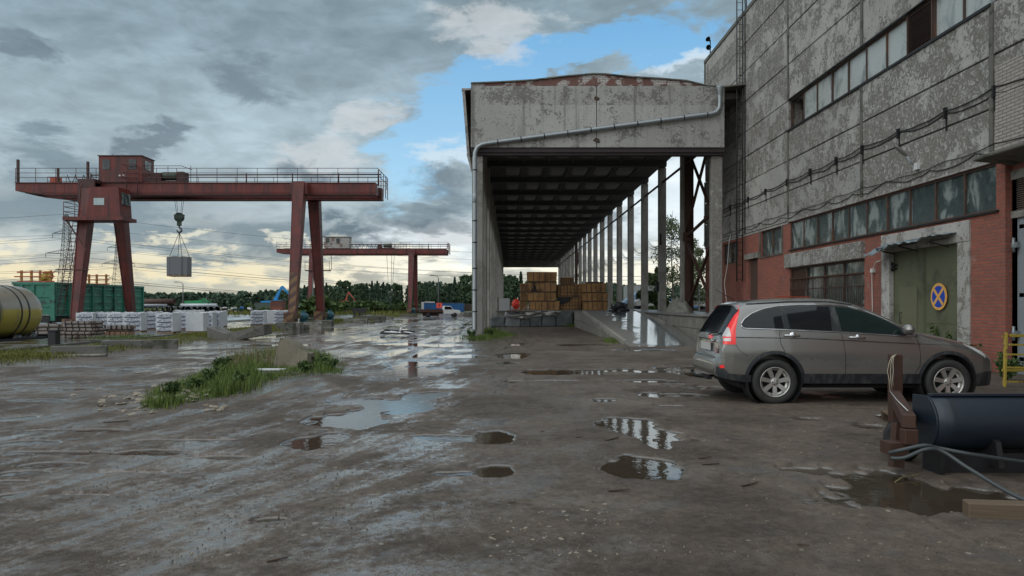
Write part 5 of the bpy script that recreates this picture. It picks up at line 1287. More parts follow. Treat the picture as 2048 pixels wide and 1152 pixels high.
class CarShape:
    TZ = [(-1.0, .55), (-.985, .62), (-.95, .69), (-.905, .74), (-.895, .95), (-.86, 1.07), (-.74, 1.25), (-.62, 1.43), (-.53, 1.54), (-.42, 1.585), (-.2, 1.615), (.2, 1.64), (.7, 1.65), (1.05, 1.635), (1.35, 1.575), (1.6, 1.475), (1.85, 1.35), (2.1, 1.215), (2.25, 1.15), (2.45, 1.11), (2.7, 1.065), (2.95, 1.0), (3.15, .93), (3.3, .85), (3.4, .76), (3.47, .64), (3.5, .52)]
    BZ = [(-1.0, .5), (-.95, .42), (-.8, .38), (-.5, .34), (0, .32), (2.7, .32), (3.1, .27), (3.4, .27), (3.5, .42)]
    WW = [(-1.0, .66), (-.985, .73), (-.94, .80), (-.85, .85), (-.7, .878), (-.4, .90), (0, .91), (2.3, .91), (2.75, .905), (3.0, .875), (3.2, .82), (3.35, .72), (3.45, .58), (3.5, .42)]
    TZ = [(tr(a), b) for a, b in TZ]; BZ = [(tr(a), b) for a, b in BZ]; WW = [(tr(a), b) for a, b in WW]
    @staticmethod
    def ip(T, x): return float(np.interp(x, [a for a, b in T], [b for a, b in T]))
    def zt(s, x): return s.ip(s.TZ, x)
    def zb(s, x): return s.ip(s.BZ, x)
    def W(s, x): return s.ip(s.WW, x)
    def belt(s, x): t_ = s.zt(x); b_ = s.zb(x); return min(1.12-.03*max(0, x)/2, b_+(t_-b_)*.72)
    def mlow(s, z): return float(np.interp(z, [.25, .36, .48, .62, .80, .98, 1.06, 1.14], [.93, .955, .985, .998, 1.0, .985, .975, .955]))
    def n(s, x): return 4.6 if x < 1.9 else max(2.6, 4.6-(x-1.9)*3)
    def S(s, x, z):
        zb_ = s.belt(x); w_ = s.W(x)
        if z <= zb_: return w_*s.mlow(z)
        t_ = s.zt(x); u = min((z-zb_)/max(t_-zb_, .01), 1.0); n_ = s.n(x); hh = min((t_-zb_)/.5, 1)
        return w_*s.mlow(zb_)*(1-.17*u*hh)*max(0, 1-u**n_)**(1/n_)
    def sec(s, x, t_):
        """t 0..1 bottom to belt, 1..2 belt to roof centre"""
        if t_ <= 1: z = s.zb(x)+(s.belt(x)-s.zb(x))*t_; return (x, s.W(x)*s.mlow(z), z)
        th = (t_-1)*math.pi/2; n_ = s.n(x); u = math.sin(th)**(2/n_); zb_ = s.belt(x); tt = s.zt(x); hh = min((tt-zb_)/.5, 1)
        c_ = math.cos(th)**(2/n_) if math.cos(th) > 1e-6 else 0
        return (x, s.W(x)*s.mlow(zb_)*(1-.17*u*hh)*c_, zb_+(tt-zb_)*u)
CS = CarShape()
def lin(pts):
    xs = [p[0] for p in pts]; ys = [p[1] for p in pts]
    return lambda x: float(np.interp(x, xs, ys))
def side_patch(m_, x0, x1, zl, zu, off=.004, nx=36, nz=10, s_=-1, mi=0):
    def f(a, b):
        x = x0+(x1-x0)*a; l, u = zl(x), zu(x); z = l+(u-l)*b; return (x, s_*(CS.S(x, z)+off), z)
    m_.grid(f, nx, nz, mi)
def side_patch_z(m_, z0, z1, xl, xr, off=.006, nx=8, nz=30, s_=-1, mi=0):
    def f(a, b):
        z = z0+(z1-z0)*a; l, u = xl(z), xr(z); x = tr(l+(u-l)*b); return (x, s_*(CS.S(x, z)+off), z)
    m_.grid(f, nz, nx, mi)
def side_line(m_, pts, r, off=.002, s_=-1, step=.03, sq=6):
    out = []
    for (a, b), (c_, d_) in zip(pts, pts[1:]):
        n_ = max(1, int(math.hypot(c_-a, d_-b)/step))
        for i in range(n_): k_ = i/n_; out.append((a+(c_-a)*k_, b+(d_-b)*k_))
    out.append(pts[-1]); m_.tube([(x, s_*(CS.S(x, z)+off), z) for x, z in out], r, sq)
car = empty('parked_car', (4.10, 12.08, 0.0), R(-.6)); tag(car, 'dusty warm grey estate car parked in front of the green gate', 'car')
m_ = MB()
xs = sorted(set([round(v, 4) for v in np.linspace(tr(-1.0), tr(3.5), 100)]+[p[0] for p in CS.TZ]+[p[0] for p in CS.WW]))
ts = list(np.linspace(0, 1, 16))+list(np.linspace(1, 2, 26))[1:]
ring = []
for x in xs:
    half = [CS.sec(x, t_) for t_ in ts]
    ring.append([(a, -b, c_) for a, b, c_ in half]+[(a, b, c_) for a, b, c_ in half[::-1][1:]])
nr = len(ring[0])
for r__ in ring: m_.v += r__
for i in range(len(xs)-1):
    for j in range(nr):
        j2 = (j+1) % nr; m_.f.append((i*nr+j, i*nr+j2, (i+1)*nr+j2, (i+1)*nr+j)); m_.mi.append(0); m_.sm.append(j != nr-1)
m_.f.append(tuple(range(nr))); m_.mi.append(0); m_.sm.append(False)
m_.f.append(tuple(range((len(xs)-1)*nr, len(xs)*nr))[::-1]); m_.mi.append(0); m_.sm.append(False)
body = m_.build('body', M_car, car)
WB = 2.66
for wx in (0, WB):
    for s_ in (-1, 1):
        m_ = MB(); m_.lathe([(0, .001), (0, .425), (.42, .425), (.42, .001)], (wx, s_*.98, .36), (0, -s_, 0), 48, sm=False)
        cu = m_.build('arch_cutter', M_dark, None); 
        bm = bmesh.new(); bm.from_mesh(cu.data); bmesh.ops.remove_doubles(bm, verts=bm.verts, dist=.002); bmesh.ops.holes_fill(bm, edges=bm.edges); bmesh.ops.recalc_face_normals(bm, faces=bm.faces); bm.to_mesh(cu.data); bm.free()
        cu.location = (4.10, 12.08, 0); cu.rotation_euler = (0, 0, R(-.6))
        md = body.modifiers.new('arch', 'BOOLEAN'); md.object = cu; md.operation = 'DIFFERENCE'; md.solver = 'EXACT'
        dg = bpy.context.evaluated_depsgraph_get(); me = bpy.data.meshes.new_from_object(body.evaluated_get(dg))
        body.modifiers.clear(); body.data = me; COL.objects.unlink(cu); bpy.data.objects.remove(cu)
# wheel wells, lips and cladding
for wx in (0, WB):
    for s_ in (-1, 1):
        m_ = MB(); m_.lathe([(0, .421), (.40, .421), (.40, .02)], (wx, s_*.90, .36), (0, -s_, 0), 48); m_.build('wheel_well', M_dark, car, fix=False)
        m_ = MB()
        def lip(a, b, wx=wx, s_=s_):
            th = math.radians(-8+196*a); r__ = .415+.055*b; x, z = wx+r__*math.cos(th), .36+r__*math.sin(th); z = max(z, .335)
            return (x, s_*(CS.S(x, z)+.008*math.sin(math.pi*min(b+.3, 1))), z)
        m_.grid(lip, 60, 3); m_.build('wheel_arch_trim', M_plastic, car, fix=False)
for s_ in (-1, 1):
    m_ = MB(); side_patch(m_, .44, WB-.44, lambda x: .325, lambda x: .475, .009, 50, 5, s_); m_.build('sill_cladding', M_plastic, car, fix=False)
    m_ = MB(); side_patch(m_, tr(-1.0), -.36, lambda x: CS.zb(x)+.002, lin([(-.89, .56), (-.83, .58), (-.75, .54), (-.7, .47), (-.36, .45)]), .007, 26, 6, s_); m_.build('bumper_cladding', M_plastic, car, fix=False)
    m_ = MB(); side_patch(m_, WB+.44, tr(3.5), lambda x: CS.zb(x)+.002, lin([(3.1, .46), (3.25, .5), (3.5, .5)]), .007, 20, 6, s_); m_.build('bumper_cladding', M_plastic, car, fix=False)
    # glass house
    zl = lin([(-.50, 1.22), (-.46, 1.178), (.0, 1.165), (1.0, 1.12), (1.93, 1.065), (2.2, 1.06)])
    zu = lin([(-.50, 1.235), (-.44, 1.31), (-.32, 1.39), (-.12, 1.465), (.13, 1.508), (.5, 1.525), (.95, 1.525), (1.2, 1.505), (1.46, 1.43), (1.72, 1.315), (1.93, 1.20), (2.18, 1.062)])
    m_ = MB(); side_patch(m_, -.495, 2.18, zl, zu, .003, 90, 12, s_); m_.build('window_surround', M_plastic, car, fix=False)
    for nm, a, b, mt in (('quarter_window', -.48, .115, M_cglass), ('rear_door_window', .20, .90, M_cglass), ('front_door_window', .985, 1.93, M_cglass2)):
        def sl(a, b, nm=nm):
            return (lambda x: zl(x)+.014), (lambda x: max(zu(x)-.014, zl(x)+.0145))
        l__, u__ = sl(a, b); m_ = MB()
        def fw(p, q, a=a, b=b, l__=l__, u__=u__, s_=s_, nm=nm):
            lean = {'quarter_window': (0, -.03), 'rear_door_window': (-.045, .02), 'front_door_window': (-.05, 0)}[nm]
            x = a+(b-a)*p; zlo, zup = l__(x), u__(x); z = zlo+(zup-zlo)*q
            x2 = x+(lean[0]*(1-p)+lean[1]*p)*(1-q)*(-1 if nm != 'quarter_window' else -1)
            return (x2, s_*(CS.S(x2, z)+.007), z)
        m_.grid(fw, 40, 10); m_.build(nm, mt, car, fix=False)
    m_ = MB()
    side_line(m_, [(-.50, 1.225), (-.49, 1.26), (-.44, 1.322), (-.32, 1.403), (-.12, 1.478), (.13, 1.521), (.5, 1.538), (.95, 1.538), (1.2, 1.518), (1.46, 1.443), (1.72, 1.328), (1.93, 1.213), (2.2, 1.065)], .0085, .006, s_)
    side_line(m_, [(-.50, 1.225), (-.49, 1.195), (-.45, 1.172), (0, 1.158), (1.0, 1.113), (1.93, 1.058), (2.2, 1.055)], .0085, .006, s_)
    m_.build('window_trim', M_chrome, car, fix=False)
    m_ = MB(); side_line(m_, [(-.61, 1.035), (.5, 1.02), (1.2, .985), (2.22, .935)], .007, .002, s_)
    side_line(m_, [(2.22, .935), (2.7, .915), (3.0, .86)], .003, .001, s_); m_.build('waist_strip', M_plastic, car, fix=False)
    m_ = MB()
    side_line(m_, [(.10, 1.17), (.07, 1.08), (.085, .95), (.15, .80)], .004, .0, s_)
    side_line(m_, [(1.02, 1.11), (1.05, .95), (1.075, .75), (1.08, .48)], .004, .0, s_)
    side_line(m_, [(2.16, 1.06), (2.20, .95), (2.225, .75), (2.215, .6), (2.15, .49)], .004, .0, s_)
    side_line(m_, [(-.60, .93), (-.55, .84), (-.42, .74)], .003, .0, s_)
    m_.build('door_seam', M_dark, car, fix=False)
    for hx in (.22, 1.22):
        m_ = MB(); m_.lathe([(0, .004), (.008, .04), (.02, .055)], (hx+.06, s_*(CS.S(hx, 1.055)+.012), 1.062-.03*(hx > 1)), (0, -s_, 0), 16)
        m_.tube([(hx-.09, s_*(CS.S(hx, 1.06)+.005), 1.068-.03*(hx > 1)), (hx-.05, s_*(CS.S(hx, 1.06)+.035), 1.068-.03*(hx > 1)), (hx+.11, s_*(CS.S(hx, 1.06)+.035), 1.062-.03*(hx > 1)), (hx+.16, s_*(CS.S(hx, 1.06)+.005), 1.058-.03*(hx > 1))], .013, 8); m_.build('door_handle', M_chrome, car)
    # tail lamp
    xl = lin([(.925, -.90), (1.02, -.885), (1.10, -.845), (1.18, -.79), (1.30, -.70), (1.44, -.60), (1.535, -.525)])
    xr = lin([(.925, -.655), (1.02, -.655), (1.10, -.655), (1.18, -.64), (1.30, -.60), (1.44, -.535), (1.535, -.495)])
    m_ = MB(); side_patch_z(m_, .925, 1.535, (xl if s_ < 0 else (lambda z, xl=xl, xr=xr: max(xl(z), min(-.80, xr(z)-.02)))), xr, .012, 8, 34, s_); tl = m_.build('tail_lamp', M_tail, car, fix=False)
    m_ = MB(); side_patch_z(m_, 1.045, 1.185, lin([(1.045, -.875), (1.1, -.84), (1.185, -.78)]), lin([(1.045, -.74), (1.185, -.745)]), .016, 6, 8, s_); side_patch_z(m_, .975, 1.02, lambda z: -.88, lambda z: -.745, .016, 6, 4, s_); m_.build('lamp_insert', M_clear, tl, fix=False)
    m_ = MB(); side_patch(m_, 2.98, 3.30, lin([(2.98, .915), (3.1, .83), (3.3, .70)]), lin([(2.98, .925), (3.1, .915), (3.3, .83)]), .006, 14, 8, s_); m_.build('headlamp', M_clear, car, fix=False)
    m_ = MB()
    def mir(a, b, s_=s_):
        th, ph = math.pi*a, 2*math.pi*b
        return (1.99+.085*math.cos(th), s_*(1.0+.11*math.sin(th)*math.cos(ph)), 1.16+.085*math.sin(th)*math.sin(ph))
    m_.grid(mir, 12, 16); mo = m_.build('mirror', M_car, car); m_ = MB(); m_.beam((2.02, s_*.84, 1.09), (2.0, s_*.95, 1.12), .05, .04); m_.build('mirror_arm', M_plastic, mo)
    m_ = MB(); side_line(m_, [(-.35, 1.55), (.3, 1.585), (.9, 1.59), (1.3, 1.54)], .012, .01, s_); m_.build('roof_rail', M_plastic, car)
m_ = MB(); side_patch(m_, tr(-.93), tr(-.86), lambda x: .555, lambda x: .60, .012, 4, 3); m_.build('fog_reflector', M_tail, car, fix=False)
# tailgate: glass, plate, handle bar, wiper, stickers
def rear(x0, x1, ya, yb, off, nx=8, ny=14):
    x0, x1 = tr(x0), tr(x1)
    def f(a, b):
        x = x0+(x1-x0)*a; t0 = 1.0
        # solve the section for a given share of the half width
        k_ = ya+(yb-ya)*b; wt = CS.sec(x, 1.0)[1]; tgt = abs(k_)*1.0
        lo_, hi_ = 1.0, 2.0
        for _ in range(24):
            mid = (lo_+hi_)/2
            if CS.sec(x, mid)[1] > tgt: lo_ = mid
            else: hi_ = mid
        q = CS.sec(x, (lo_+hi_)/2); return (q[0]-off, math.copysign(q[1], k_), q[2]+off*.3)
    m__ = MB(); m__.grid(f, nx, ny); return m__
rear(-.855, -.535, -.70, .70, .008).build('rear_window', M_cglass, car, fix=False)
rear(-.545, -.50, -.68, .68, .02).build('spoiler', M_car, car, fix=False)
m_ = MB(); m_.box(-.85, -.82, -.28, .28, .80, .92); m_.build('number_plate', M_plate, car, bevel=.004)
m_ = MB(); m_.box(-.86, -.81, -.42, .42, .945, .99); m_.build('tailgate_bar', M_chrome, car, bevel=.01)
m_ = MB(); m_.tube([(-.80, -.05, 1.05), (-.82, -.3, 1.08), (-.79, -.55, 1.12)], .012, 6); m_.build('wiper', M_bmetal, car)
m_ = MB(); m_.poly([(-.827, -.66, .78), (-.827, -.52, .78), (-.827, -.59, .91)]); st = m_.build('sticker', simple('sticker_red', (.5, .07, .06), .5), car, fix=False)
m_ = MB(); m_.poly([(-.83, -.635, .795), (-.83, -.545, .795), (-.83, -.59, .875)]); m_.build('sticker_face', M_plate, st, fix=False)
me = text_mesh('!', .075, .0004); m_ = MB(); add_mesh(m_, me, Matrix.Translation((-.832, -.59, .822)) @ Matrix.Rotation(R(-90), 4, 'Z') @ Matrix.Rotation(R(90), 4, 'X')); m_.build('sticker_mark', M_bmetal, st, fix=False)
m_ = MB(); m_.tube([(-.7, 0, .36), (-.9, 0, .34), (-1.02, 0, .36), (-1.06, 0, .42)], .022, 8); m_.rock((-1.06, 0, .45), (.03, .03, .03), 1, 0); m_.box(-.88, -.8, -.25, .25, .32, .37); m_.build('tow_hook', M_bmetal, car)
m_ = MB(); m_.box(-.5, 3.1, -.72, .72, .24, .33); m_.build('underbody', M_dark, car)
m_ = MB(); m_.tube([(-.30, .2, 1.61), (-.45, .2, 1.70), (-.62, .2, 1.80)], .006, 5); m_.build('aerial', M_bmetal, car)
def wheel(x, s_, steer=0.0):
    w_ = empty('wheel', (x, s_*.80, .345), 0); w_.parent = car; w_.rotation_euler = (0, random.random()*0, R(steer))
    m_ = MB(); m_.lathe([(-.10, .235), (-.112, .26), (-.118, .30), (-.105, .335), (-.07, .345), (.07, .345), (.105, .335), (.118, .30), (.112, .26), (.10, .235), (0, .22)], (0, 0, 0), (0, s_, 0), 64, closed=True)
    for i in range(64):
        an = 2*math.pi*i/64; c_, q_ = math.cos(an), math.sin(an)
        for k_ in (-.085, .045): m_.beam((c_*.341, s_*k_, q_*.341), (c_*.341, s_*(k_+.04), q_*.341), .018, .016, up=(c_, 0, q_))
    m_.build('tyre', M_tyre, w_)
    m_ = MB(); m_.lathe([(.04, .18), (.06, .215), (.105, .235), (.112, .228), (.10, .215), (.05, .205)], (0, 0, 0), (0, s_, 0), 64)
    for i in range(7):
        an = 2*math.pi*i/7+.22; d_ = Vector((math.cos(an), 0, math.sin(an))); t__ = Vector((-d_.z, 0, d_.x)); Y_ = Vector((0, s_, 0)); P_ = []
        for rr_, hw, dp in ((.035, .027, .075), (.222, .036, .098)):
            for a, b in ((-1, -.035), (1, -.035), (1, 0), (-1, 0)): P_.append(d_*rr_+t__*a*hw+Y_*(dp+b))
        m_.hexa(P_)
    m_.lathe([(.0, .001), (.0, .058), (.08, .06), (.088, .05), (.088, .001)], (0, 0, 0), (0, s_, 0), 24)
    rim = m_.build('rim', M_alloy, w_)
    m_ = MB(); m_.lathe([(.0, .001), (0, .2), (.02, .21), (.02, .001)], (0, 0, 0), (0, s_, 0), 32)
    for i in range(5):
        an = 2*math.pi*(i+.5)/5; m_.lathe([(.07, .009), (.091, .009), (.091, .001)], (math.cos(an)*.04, 0, math.sin(an)*.04), (0, s_, 0), 8)
    m_.build('brake_disc', M_dark, rim)
for x in (0, WB):
    for s_ in (-1, 1): wheel(x, s_, 0)
# ------------------------------------------------------------ snow plough and clutter at the right edge
M_plough = simple('dark_blue_plough_paint', (.013, .022, .036), .5, .2, .2, 2, .05, stain=(.022, .026, .03), coat=.2)
pl = empty('snow_plough', (3.82, 6.45, 0)); tag(pl, 'dark blue curved snow plough blade with rusty frame and hoses in the puddle', 'plough')
def blade(a, b):
    th = R(-62+125*b); return (a*3.6, .30-.30*math.cos(th)*1.0+.0, .47+.275*math.sin(th))
m_ = MB(); m_.grid(blade, 24, 20)
bo = m_.build('blade', M_plough, pl, fix=False); md = bo.modifiers.new('thickness', 'SOLIDIFY'); md.thickness = .012
m_ = MB(); m_.prism([blade(0, q/12)[1:] for q in range(13)]+[(.40, .70), (.40, .22)], lambda p: (-.02, p[0], p[1]), lambda p: (-.004, p[0], p[1])); m_.box(0, 3.6, .13, .19, .712, .735); m_.build('edge_plate', M_plough, pl, bevel=.003)
m_ = MB(); m_.box(.05, 3.6, .10, .16, -.02, .20); m_.box(.02, .06, .02, .3, -.04, .22); m_.build('cutting_edge', M_bmetal, pl)
m_ = MB(); m_.box(.1, 3.6, .25, .33, .05, .4)
for xx in (.5, 1.4, 2.4): m_.hexa([(xx, -.05, .1), (xx+.05, -.05, .1), (xx+.05, .25, .1), (xx, .25, .1), (xx, .0, .32), (xx+.05, .0, .32), (xx+.05, .25, .45), (xx, .25, .45)])
m_.build('back_frame', M_bmetal, pl)
m_ = MB(); m_.tube([(1.32, .0, .28), (1.32, -.03, .40)], .02, 8); m_.beam((1.22, -.03, .405), (1.36, -.03, .395), .03, .03); m_.build('pin', M_bmetal, pl)
m_ = MB(); m_.hexa([(1.15, -.5, .0), (1.6, -.45, .02), (1.75, -.2, .02), (1.3, -.2, 0), (1.05, -.52, .11), (1.4, -.50, .09), (1.6, -.25, .10), (1.2, -.2, .12)]); m_.beam((1.2, -.4, .1), (2.1, -.7, .02), .12, .03); m_.build('skid_shoe', M_steel, pl)
m_ = MB(); m_.beam((1.75, -.35, .12), (2.3, -.45, .36), .10, .10); m_.beam((1.9, -.2, 0), (1.9, -.2, .3), .04); m_.build('strut', M_steel, pl)
# rusty box beam and upright
fr_ = empty('rusty_steelwork', (3.50, 6.50, .0)); tag(fr_, 'brown rusty box section frame with an upright post and pale rope behind the plough', 'steelwork')
m_ = MB(); m_.beam((.06, -.03, .50), (1.05, 2.08, .47), .115, .12); m_.box(-.0, .12, -.08, .02, .30, .435); m_.build('box_beam', M_rust, fr_, bevel=.006)
m_ = MB(); m_.box(1.03, 1.15, 2.08, 2.2, .0, .95); m_.build('upright', M_rust, fr_, bevel=.005)
m_ = MB(); m_.beam((.04, .15, .05), (.10, .2, .45), .10, .10); m_.box(-.12, .05, -.05, .12, .20, .31); m_.build('bracket', M_rust, fr_)
m_ = MB()
for q in range(3): m_.tube([(1.06, 2.06, .955), (1.015-.012*q, 2.03, .93), (1.0-.022*q, 2.02, .86), (1.005-.035*q, 2.02, .76), (.995-.02*q, 2.02, .66), (1.005-.018*q, 2.02, .58-.04*q)], .0045, 5)
m_.build('rope', M_rope, fr_)
m_ = MB(); m_.tube([(.07+.05, .1, .58), (.5, 1.0, .56), (.9, 1.9, .545)], .006, 4); m_.build('paint_scratch', M_plate, fr_)
m_ = MB(); m_.lathe([(-.06, .08), (-.08, .12), (-.07, .18), (.07, .18), (.08, .12), (.06, .08)], (3.86, 7.15, .2), (1, .15, 0), 28)
for i in range(22):
    an = 2*math.pi*i/22; m_.beam((3.79, 7.15+math.cos(an)*.18, .2+math.sin(an)*.18), (3.93, 7.17+math.cos(an)*.18, .2+math.sin(an)*.18), .028, .03, up=(0, math.cos(an), math.sin(an)))
tag(m_.build('small_tyre', M_rubber), 'small knobbly black tyre behind the rusty frame beside the plough', 'tyre')
hs_ = empty('hydraulic_hose', (3.42, 6.4, .3)); tag(hs_, 'grey hydraulic hoses sagging from the rusty bracket past the plough end', 'hose')
for pts in ([(-.08, -.02, -.06), (-.02, -.1, -.02), (.15, -.15, .03), (.3, -.12, .0), (.55, -.2, -.04), (1.1, -.1, -.13)], [(-.08, -.05, -.10), (.0, -.12, -.08), (.15, -.17, -.0), (.30, -.17, -.02), (.42, -.35, -.13), (.55, -.75, -.26), (.72, -1.1, -.30)]):
    m_ = MB(); P_ = [Vector(p) for p in pts]; out = []
    for i in range(len(P_)-1):
        p0, p1, p2, p3 = P_[max(i-1, 0)], P_[i], P_[i+1], P_[min(i+2, len(P_)-1)]
        for k_ in range(8):
            t__ = k_/8; out.append(.5*((2*p1)+(-p0+p2)*t__+(2*p0-5*p1+4*p2-p3)*t__**2+(-p0+3*p1-3*p2+p3)*t__**3))
    out.append(P_[-1]); m_.tube(out, .017, 8); m_.build('hose', simple('grey_hose', (.045, .055, .058), .4), hs_)
# plank, pallet, tarp
g_ = G(1925, 1036)
def woodgrain(n, S):
    v = OBJ(n); a = n.noise(n.mp(v, (.5, 8, 12)), 3, 5, .6, .4)
    S(Base_Color=n.mix(a, (.06, .042, .026), (.19, .135, .085)), Roughness=.6, Normal=n.bump(a, .4, .01))
M_plank = mat('sawn_wet_timber', woodgrain)
m_ = MB(); m_.box(0, 2.2, -.06, .06, 0, .155); pk = m_.build('timber_beam', M_plank, None, bevel=.008); pk.location = (3.30, 5.25, -.03); pk.rotation_euler = (0, R(-1), R(-11)); tag(pk, 'squared timber beam lying in the puddle at the bottom right edge', 'timber')
pt = empty('wooden_pallet', (5.3, 9.05, .0), R(-14)); tag(pt, 'low wooden pallet on the ground between the car and the plough', 'pallet')
for i in range(7): m_ = MB(); m_.box(-.5+i*.17, -.37+i*.17, -.5, .5, .12, .14); m_.build('deck_board', M_plank, pt)
for yy in (-.48, -.05, .38): m_ = MB(); m_.box(-.5, .65, yy, yy+.1, 0, .118); m_.build('bearer', M_wooddk, pt)
def film(a, b):
    x, y_ = 5.35+a*1.9, 8.3+b*1.0; z = .34+.10*mnoise.noise(Vector((a*5, b*3, 1)))+.05*mnoise.noise(Vector((a*17, b*9, 4)))
    e = min(a, 1-a, b, 1-b); z *= min(1, e/.10)**.6; return (x+.05*mnoise.noise(Vector((a*9, b*9, 9))), y_, z+.01)
m_ = MB(); m_.grid(film, 70, 40); tag(m_.build('tarpaulin', simple('crumpled_dark_film', (.10, .10, .095), .28, 0, .5, 4, .5), None, fix=False), 'crumpled grey plastic tarpaulin over low goods by the front wheel', 'tarpaulin')
m_ = MB(); m_.box(5.9, 7.5, 9.2, 9.9, .30, .34); m_.box(6.0, 6.1, 9.3, 9.8, 0, .299); m_.box(7.3, 7.4, 9.3, 9.8, 0, .299); tag(m_.build('board_table', M_wooddk), 'dark wet board lying on low supports behind the grey tarpaulin', 'board')
# yellow grating leaning by the wall and yellow trestle behind the car
yg = empty('yellow_grating', (9.16, 13.35, 0), R(0)); tag(yg, 'yellow rusty steel frame with rungs leaning near the brick wall behind the car bonnet', 'grating')
M_yrust = simple('rusty_yellow_paint', (.42, .31, .05), .55, 0, .3, 5, stain=(.15, .07, .03), stain_sc=5)
for q, (a, b) in enumerate((((-.05, 0, .02), (.05, .1, 1.02)), ((.14, .3, .02), (.2, .35, .98)))): m_ = MB(); m_.beam(a, b, .035, .035); m_.build('post', M_yrust, yg)
for zz in (.12, .38, .62, .80, .98): m_ = MB(); m_.beam((-.03+zz*.1, .03, zz), (1.6, .1, zz-.03), .025, .03); m_.build('rung', M_yrust, yg)
m_ = MB(); m_.beam((.12, .32, .95), (1.6, .4, .95), .035, .045); m_.beam((.12, .32, .3), (1.6, .4, .3), .035, .045); m_.build('rung', M_yrust, yg)
ys = empty('yellow_trestle', (9.1, 24.8, 0)); tag(ys, 'thin yellow and red trestle standing behind the car before the barred window', 'trestle')
m_ = MB(); m_.beam((0, 0, 1.80), (1.15, 0, 1.78), .05, .04); m_.build('top_bar', M_orange, ys)
for xx in (.05, .45, 1.05): m_ = MB(); m_.beam((xx, 0, 0), (xx, 0, 1.78), .035); m_.build('leg', M_yrust, ys)
m_ = MB(); m_.beam((.45, 0, 1.70), (1.6, .3, 1.72), .04); m_.beam((.05, 0, 1.0), (1.05, 0, 1.0), .03); m_.build('cross_bar', M_yrust, ys)

# ------------------------------------------------------------ goods on and before the platform
def cratef(n, S):
    v = OBJ(n); p = n.xyz(v); a = n.noise(v, 1.2, 5, .65, .4); b = n.noise(n.mp(v, (1, 1, .4)), 4, 4, .6)
    bd = n.m('FRACT', n.mul(n.add(p[0], p[1]), 1.9)); gap = n.ss(n.m('PINGPONG', n.add(p[0], p[1]), .36), .0, .02)
    c = n.mix(b, (.34, .17, .06), (.46, .27, .11)); c = n.mix(n.mul(n.ss(a, .45, .7), .6), c, (.10, .055, .03)); c = n.mix(n.mul(n.sub(1, gap), .75), c, (.03, .02, .015))
    S(Base_Color=c, Roughness=.8)
M_crate = mat('stained_plywood', cratef)
M_crate2 = mat('wet_dark_plywood', lambda n, S: S(Base_Color=n.mix(n.ss(n.noise(OBJ(n), 1.1, 5, .65, .5), .42, .55), (.02, .014, .01), (.36, .20, .085)), Roughness=.75))
def crate(pl_, pr_, pt_, pb_, Y_, lab, grid=0, dark=False, depth=1.6, txt=None, tilt=0):
    a, b = at(pl_, pt_, Y_), at(pr_, pb_, Y_); w_, h_ = b.x-a.x, a.z-b.z; z0 = b.z
    o_ = empty('plywood_crate', (a.x, Y_, z0)); o_.rotation_euler = (0, R(tilt), 0); tag(o_, lab, 'crate', 'plywood crates stacked on the platform')
    m_ = MB(); m_.hexa([(0, 0, .03), (w_, 0, .03), (w_, depth, .03), (0, depth, .03), (-.04, 0, h_), (w_+.03, 0, h_), (w_+.03, depth, h_), (-.04, depth, h_)] if grid == 0 else [(0, 0, .03), (w_, 0, .03), (w_, depth, .03), (0, depth, .03), (0, 0, h_), (w_, 0, h_), (w_, depth, h_), (0, depth, h_)])
    m_.build('panel', M_crate2 if dark else M_crate, o_, bevel=.015)
    m_ = MB(); n_ = 7 if grid else 5
    for i in range(n_+1): xx = w_*i/n_; m_.box(max(xx-.02, 0), min(xx+.02, w_), -.02, -.002, .06, h_-.05)
    if grid:
        for i in range(4): zz = .1+(h_-.2)*i/3; m_.box(0, w_, -.034, -.021, zz-.015, zz+.015)
    m_.build('strap', M_wooddk, o_)
    m_ = MB(); m_.box(-.03, w_+.03, -.04, depth, -.04, .028); m_.build('bottom_bearer', M_wooddk, o_)
    return o_
YC = 54.0
crate(1059, 1119, 602.5, 620.5, YC, 'bottom plywood crate of the tallest stack with faint stencil marks'); crate(1055, 1112, 585, 602, YC, 'second plywood crate from the bottom of the tallest stack')
crate(1055, 1113, 565, 584, YC, 'torn wet crate under the topmost one of the tallest stack', dark=True); crate(1055, 1113, 543.5, 563, YC, 'topmost crate of the tallest stack', tilt=.5)
crate(1040, 1054, 603, 620.5, YC+.6, 'narrow bottom crate at the left side of the tallest stack'); crate(1041, 1053, 585, 602, YC+.6, 'narrow middle crate at the left side of the tallest stack'); crate(1041, 1053, 567, 584, YC+.6, 'narrow top crate at the left side of the tallest stack')
crate(1120.5, 1162, 595, 620.5, YC+.3, 'middle bottom crate with a black torn corner', 1); crate(1114.5, 1162, 569, 594, YC+.3, 'wide upper middle crate with a grid of battens', 1); crate(1123, 1148, 554.5, 568.5, YC+.3, 'small crate perched on the grid battened middle crate', 1)
crate(1166, 1215, 603.5, 620.5, YC, 'bottom crate of the right hand stack'); crate(1164, 1215, 586, 602.5, YC, 'middle crate of the right hand stack', dark=False); crate(1163, 1212, 567, 585, YC, 'upper crate of the right hand stack'); 
a = at(1173, 566.6, YC); m_ = MB(); m_.box(a.x, a.x+1.25, YC, YC+1.2, a.z, a.z+.1); tag(m_.build('crate_lid', M_wooddk), 'dark flat lid lying on the right hand crate stack', 'lid')
a = at(1116, 617, YC+.2); m_ = MB(); p = [(1114, 594.8), (1142, 594.8), (1139, 602), (1131, 606), (1124, 609), (1117, 606)]
m_.prism([(at(x, y_, YC+.2).x, at(x, y_, YC+.2).z) for x, y_ in p], lambda q: (q[0], YC+.2, q[1]), lambda q: (q[0], YC+.24, q[1])); tag(m_.build('black_film', M_bmetal), 'torn black film hanging over the middle bottom crate', 'film')
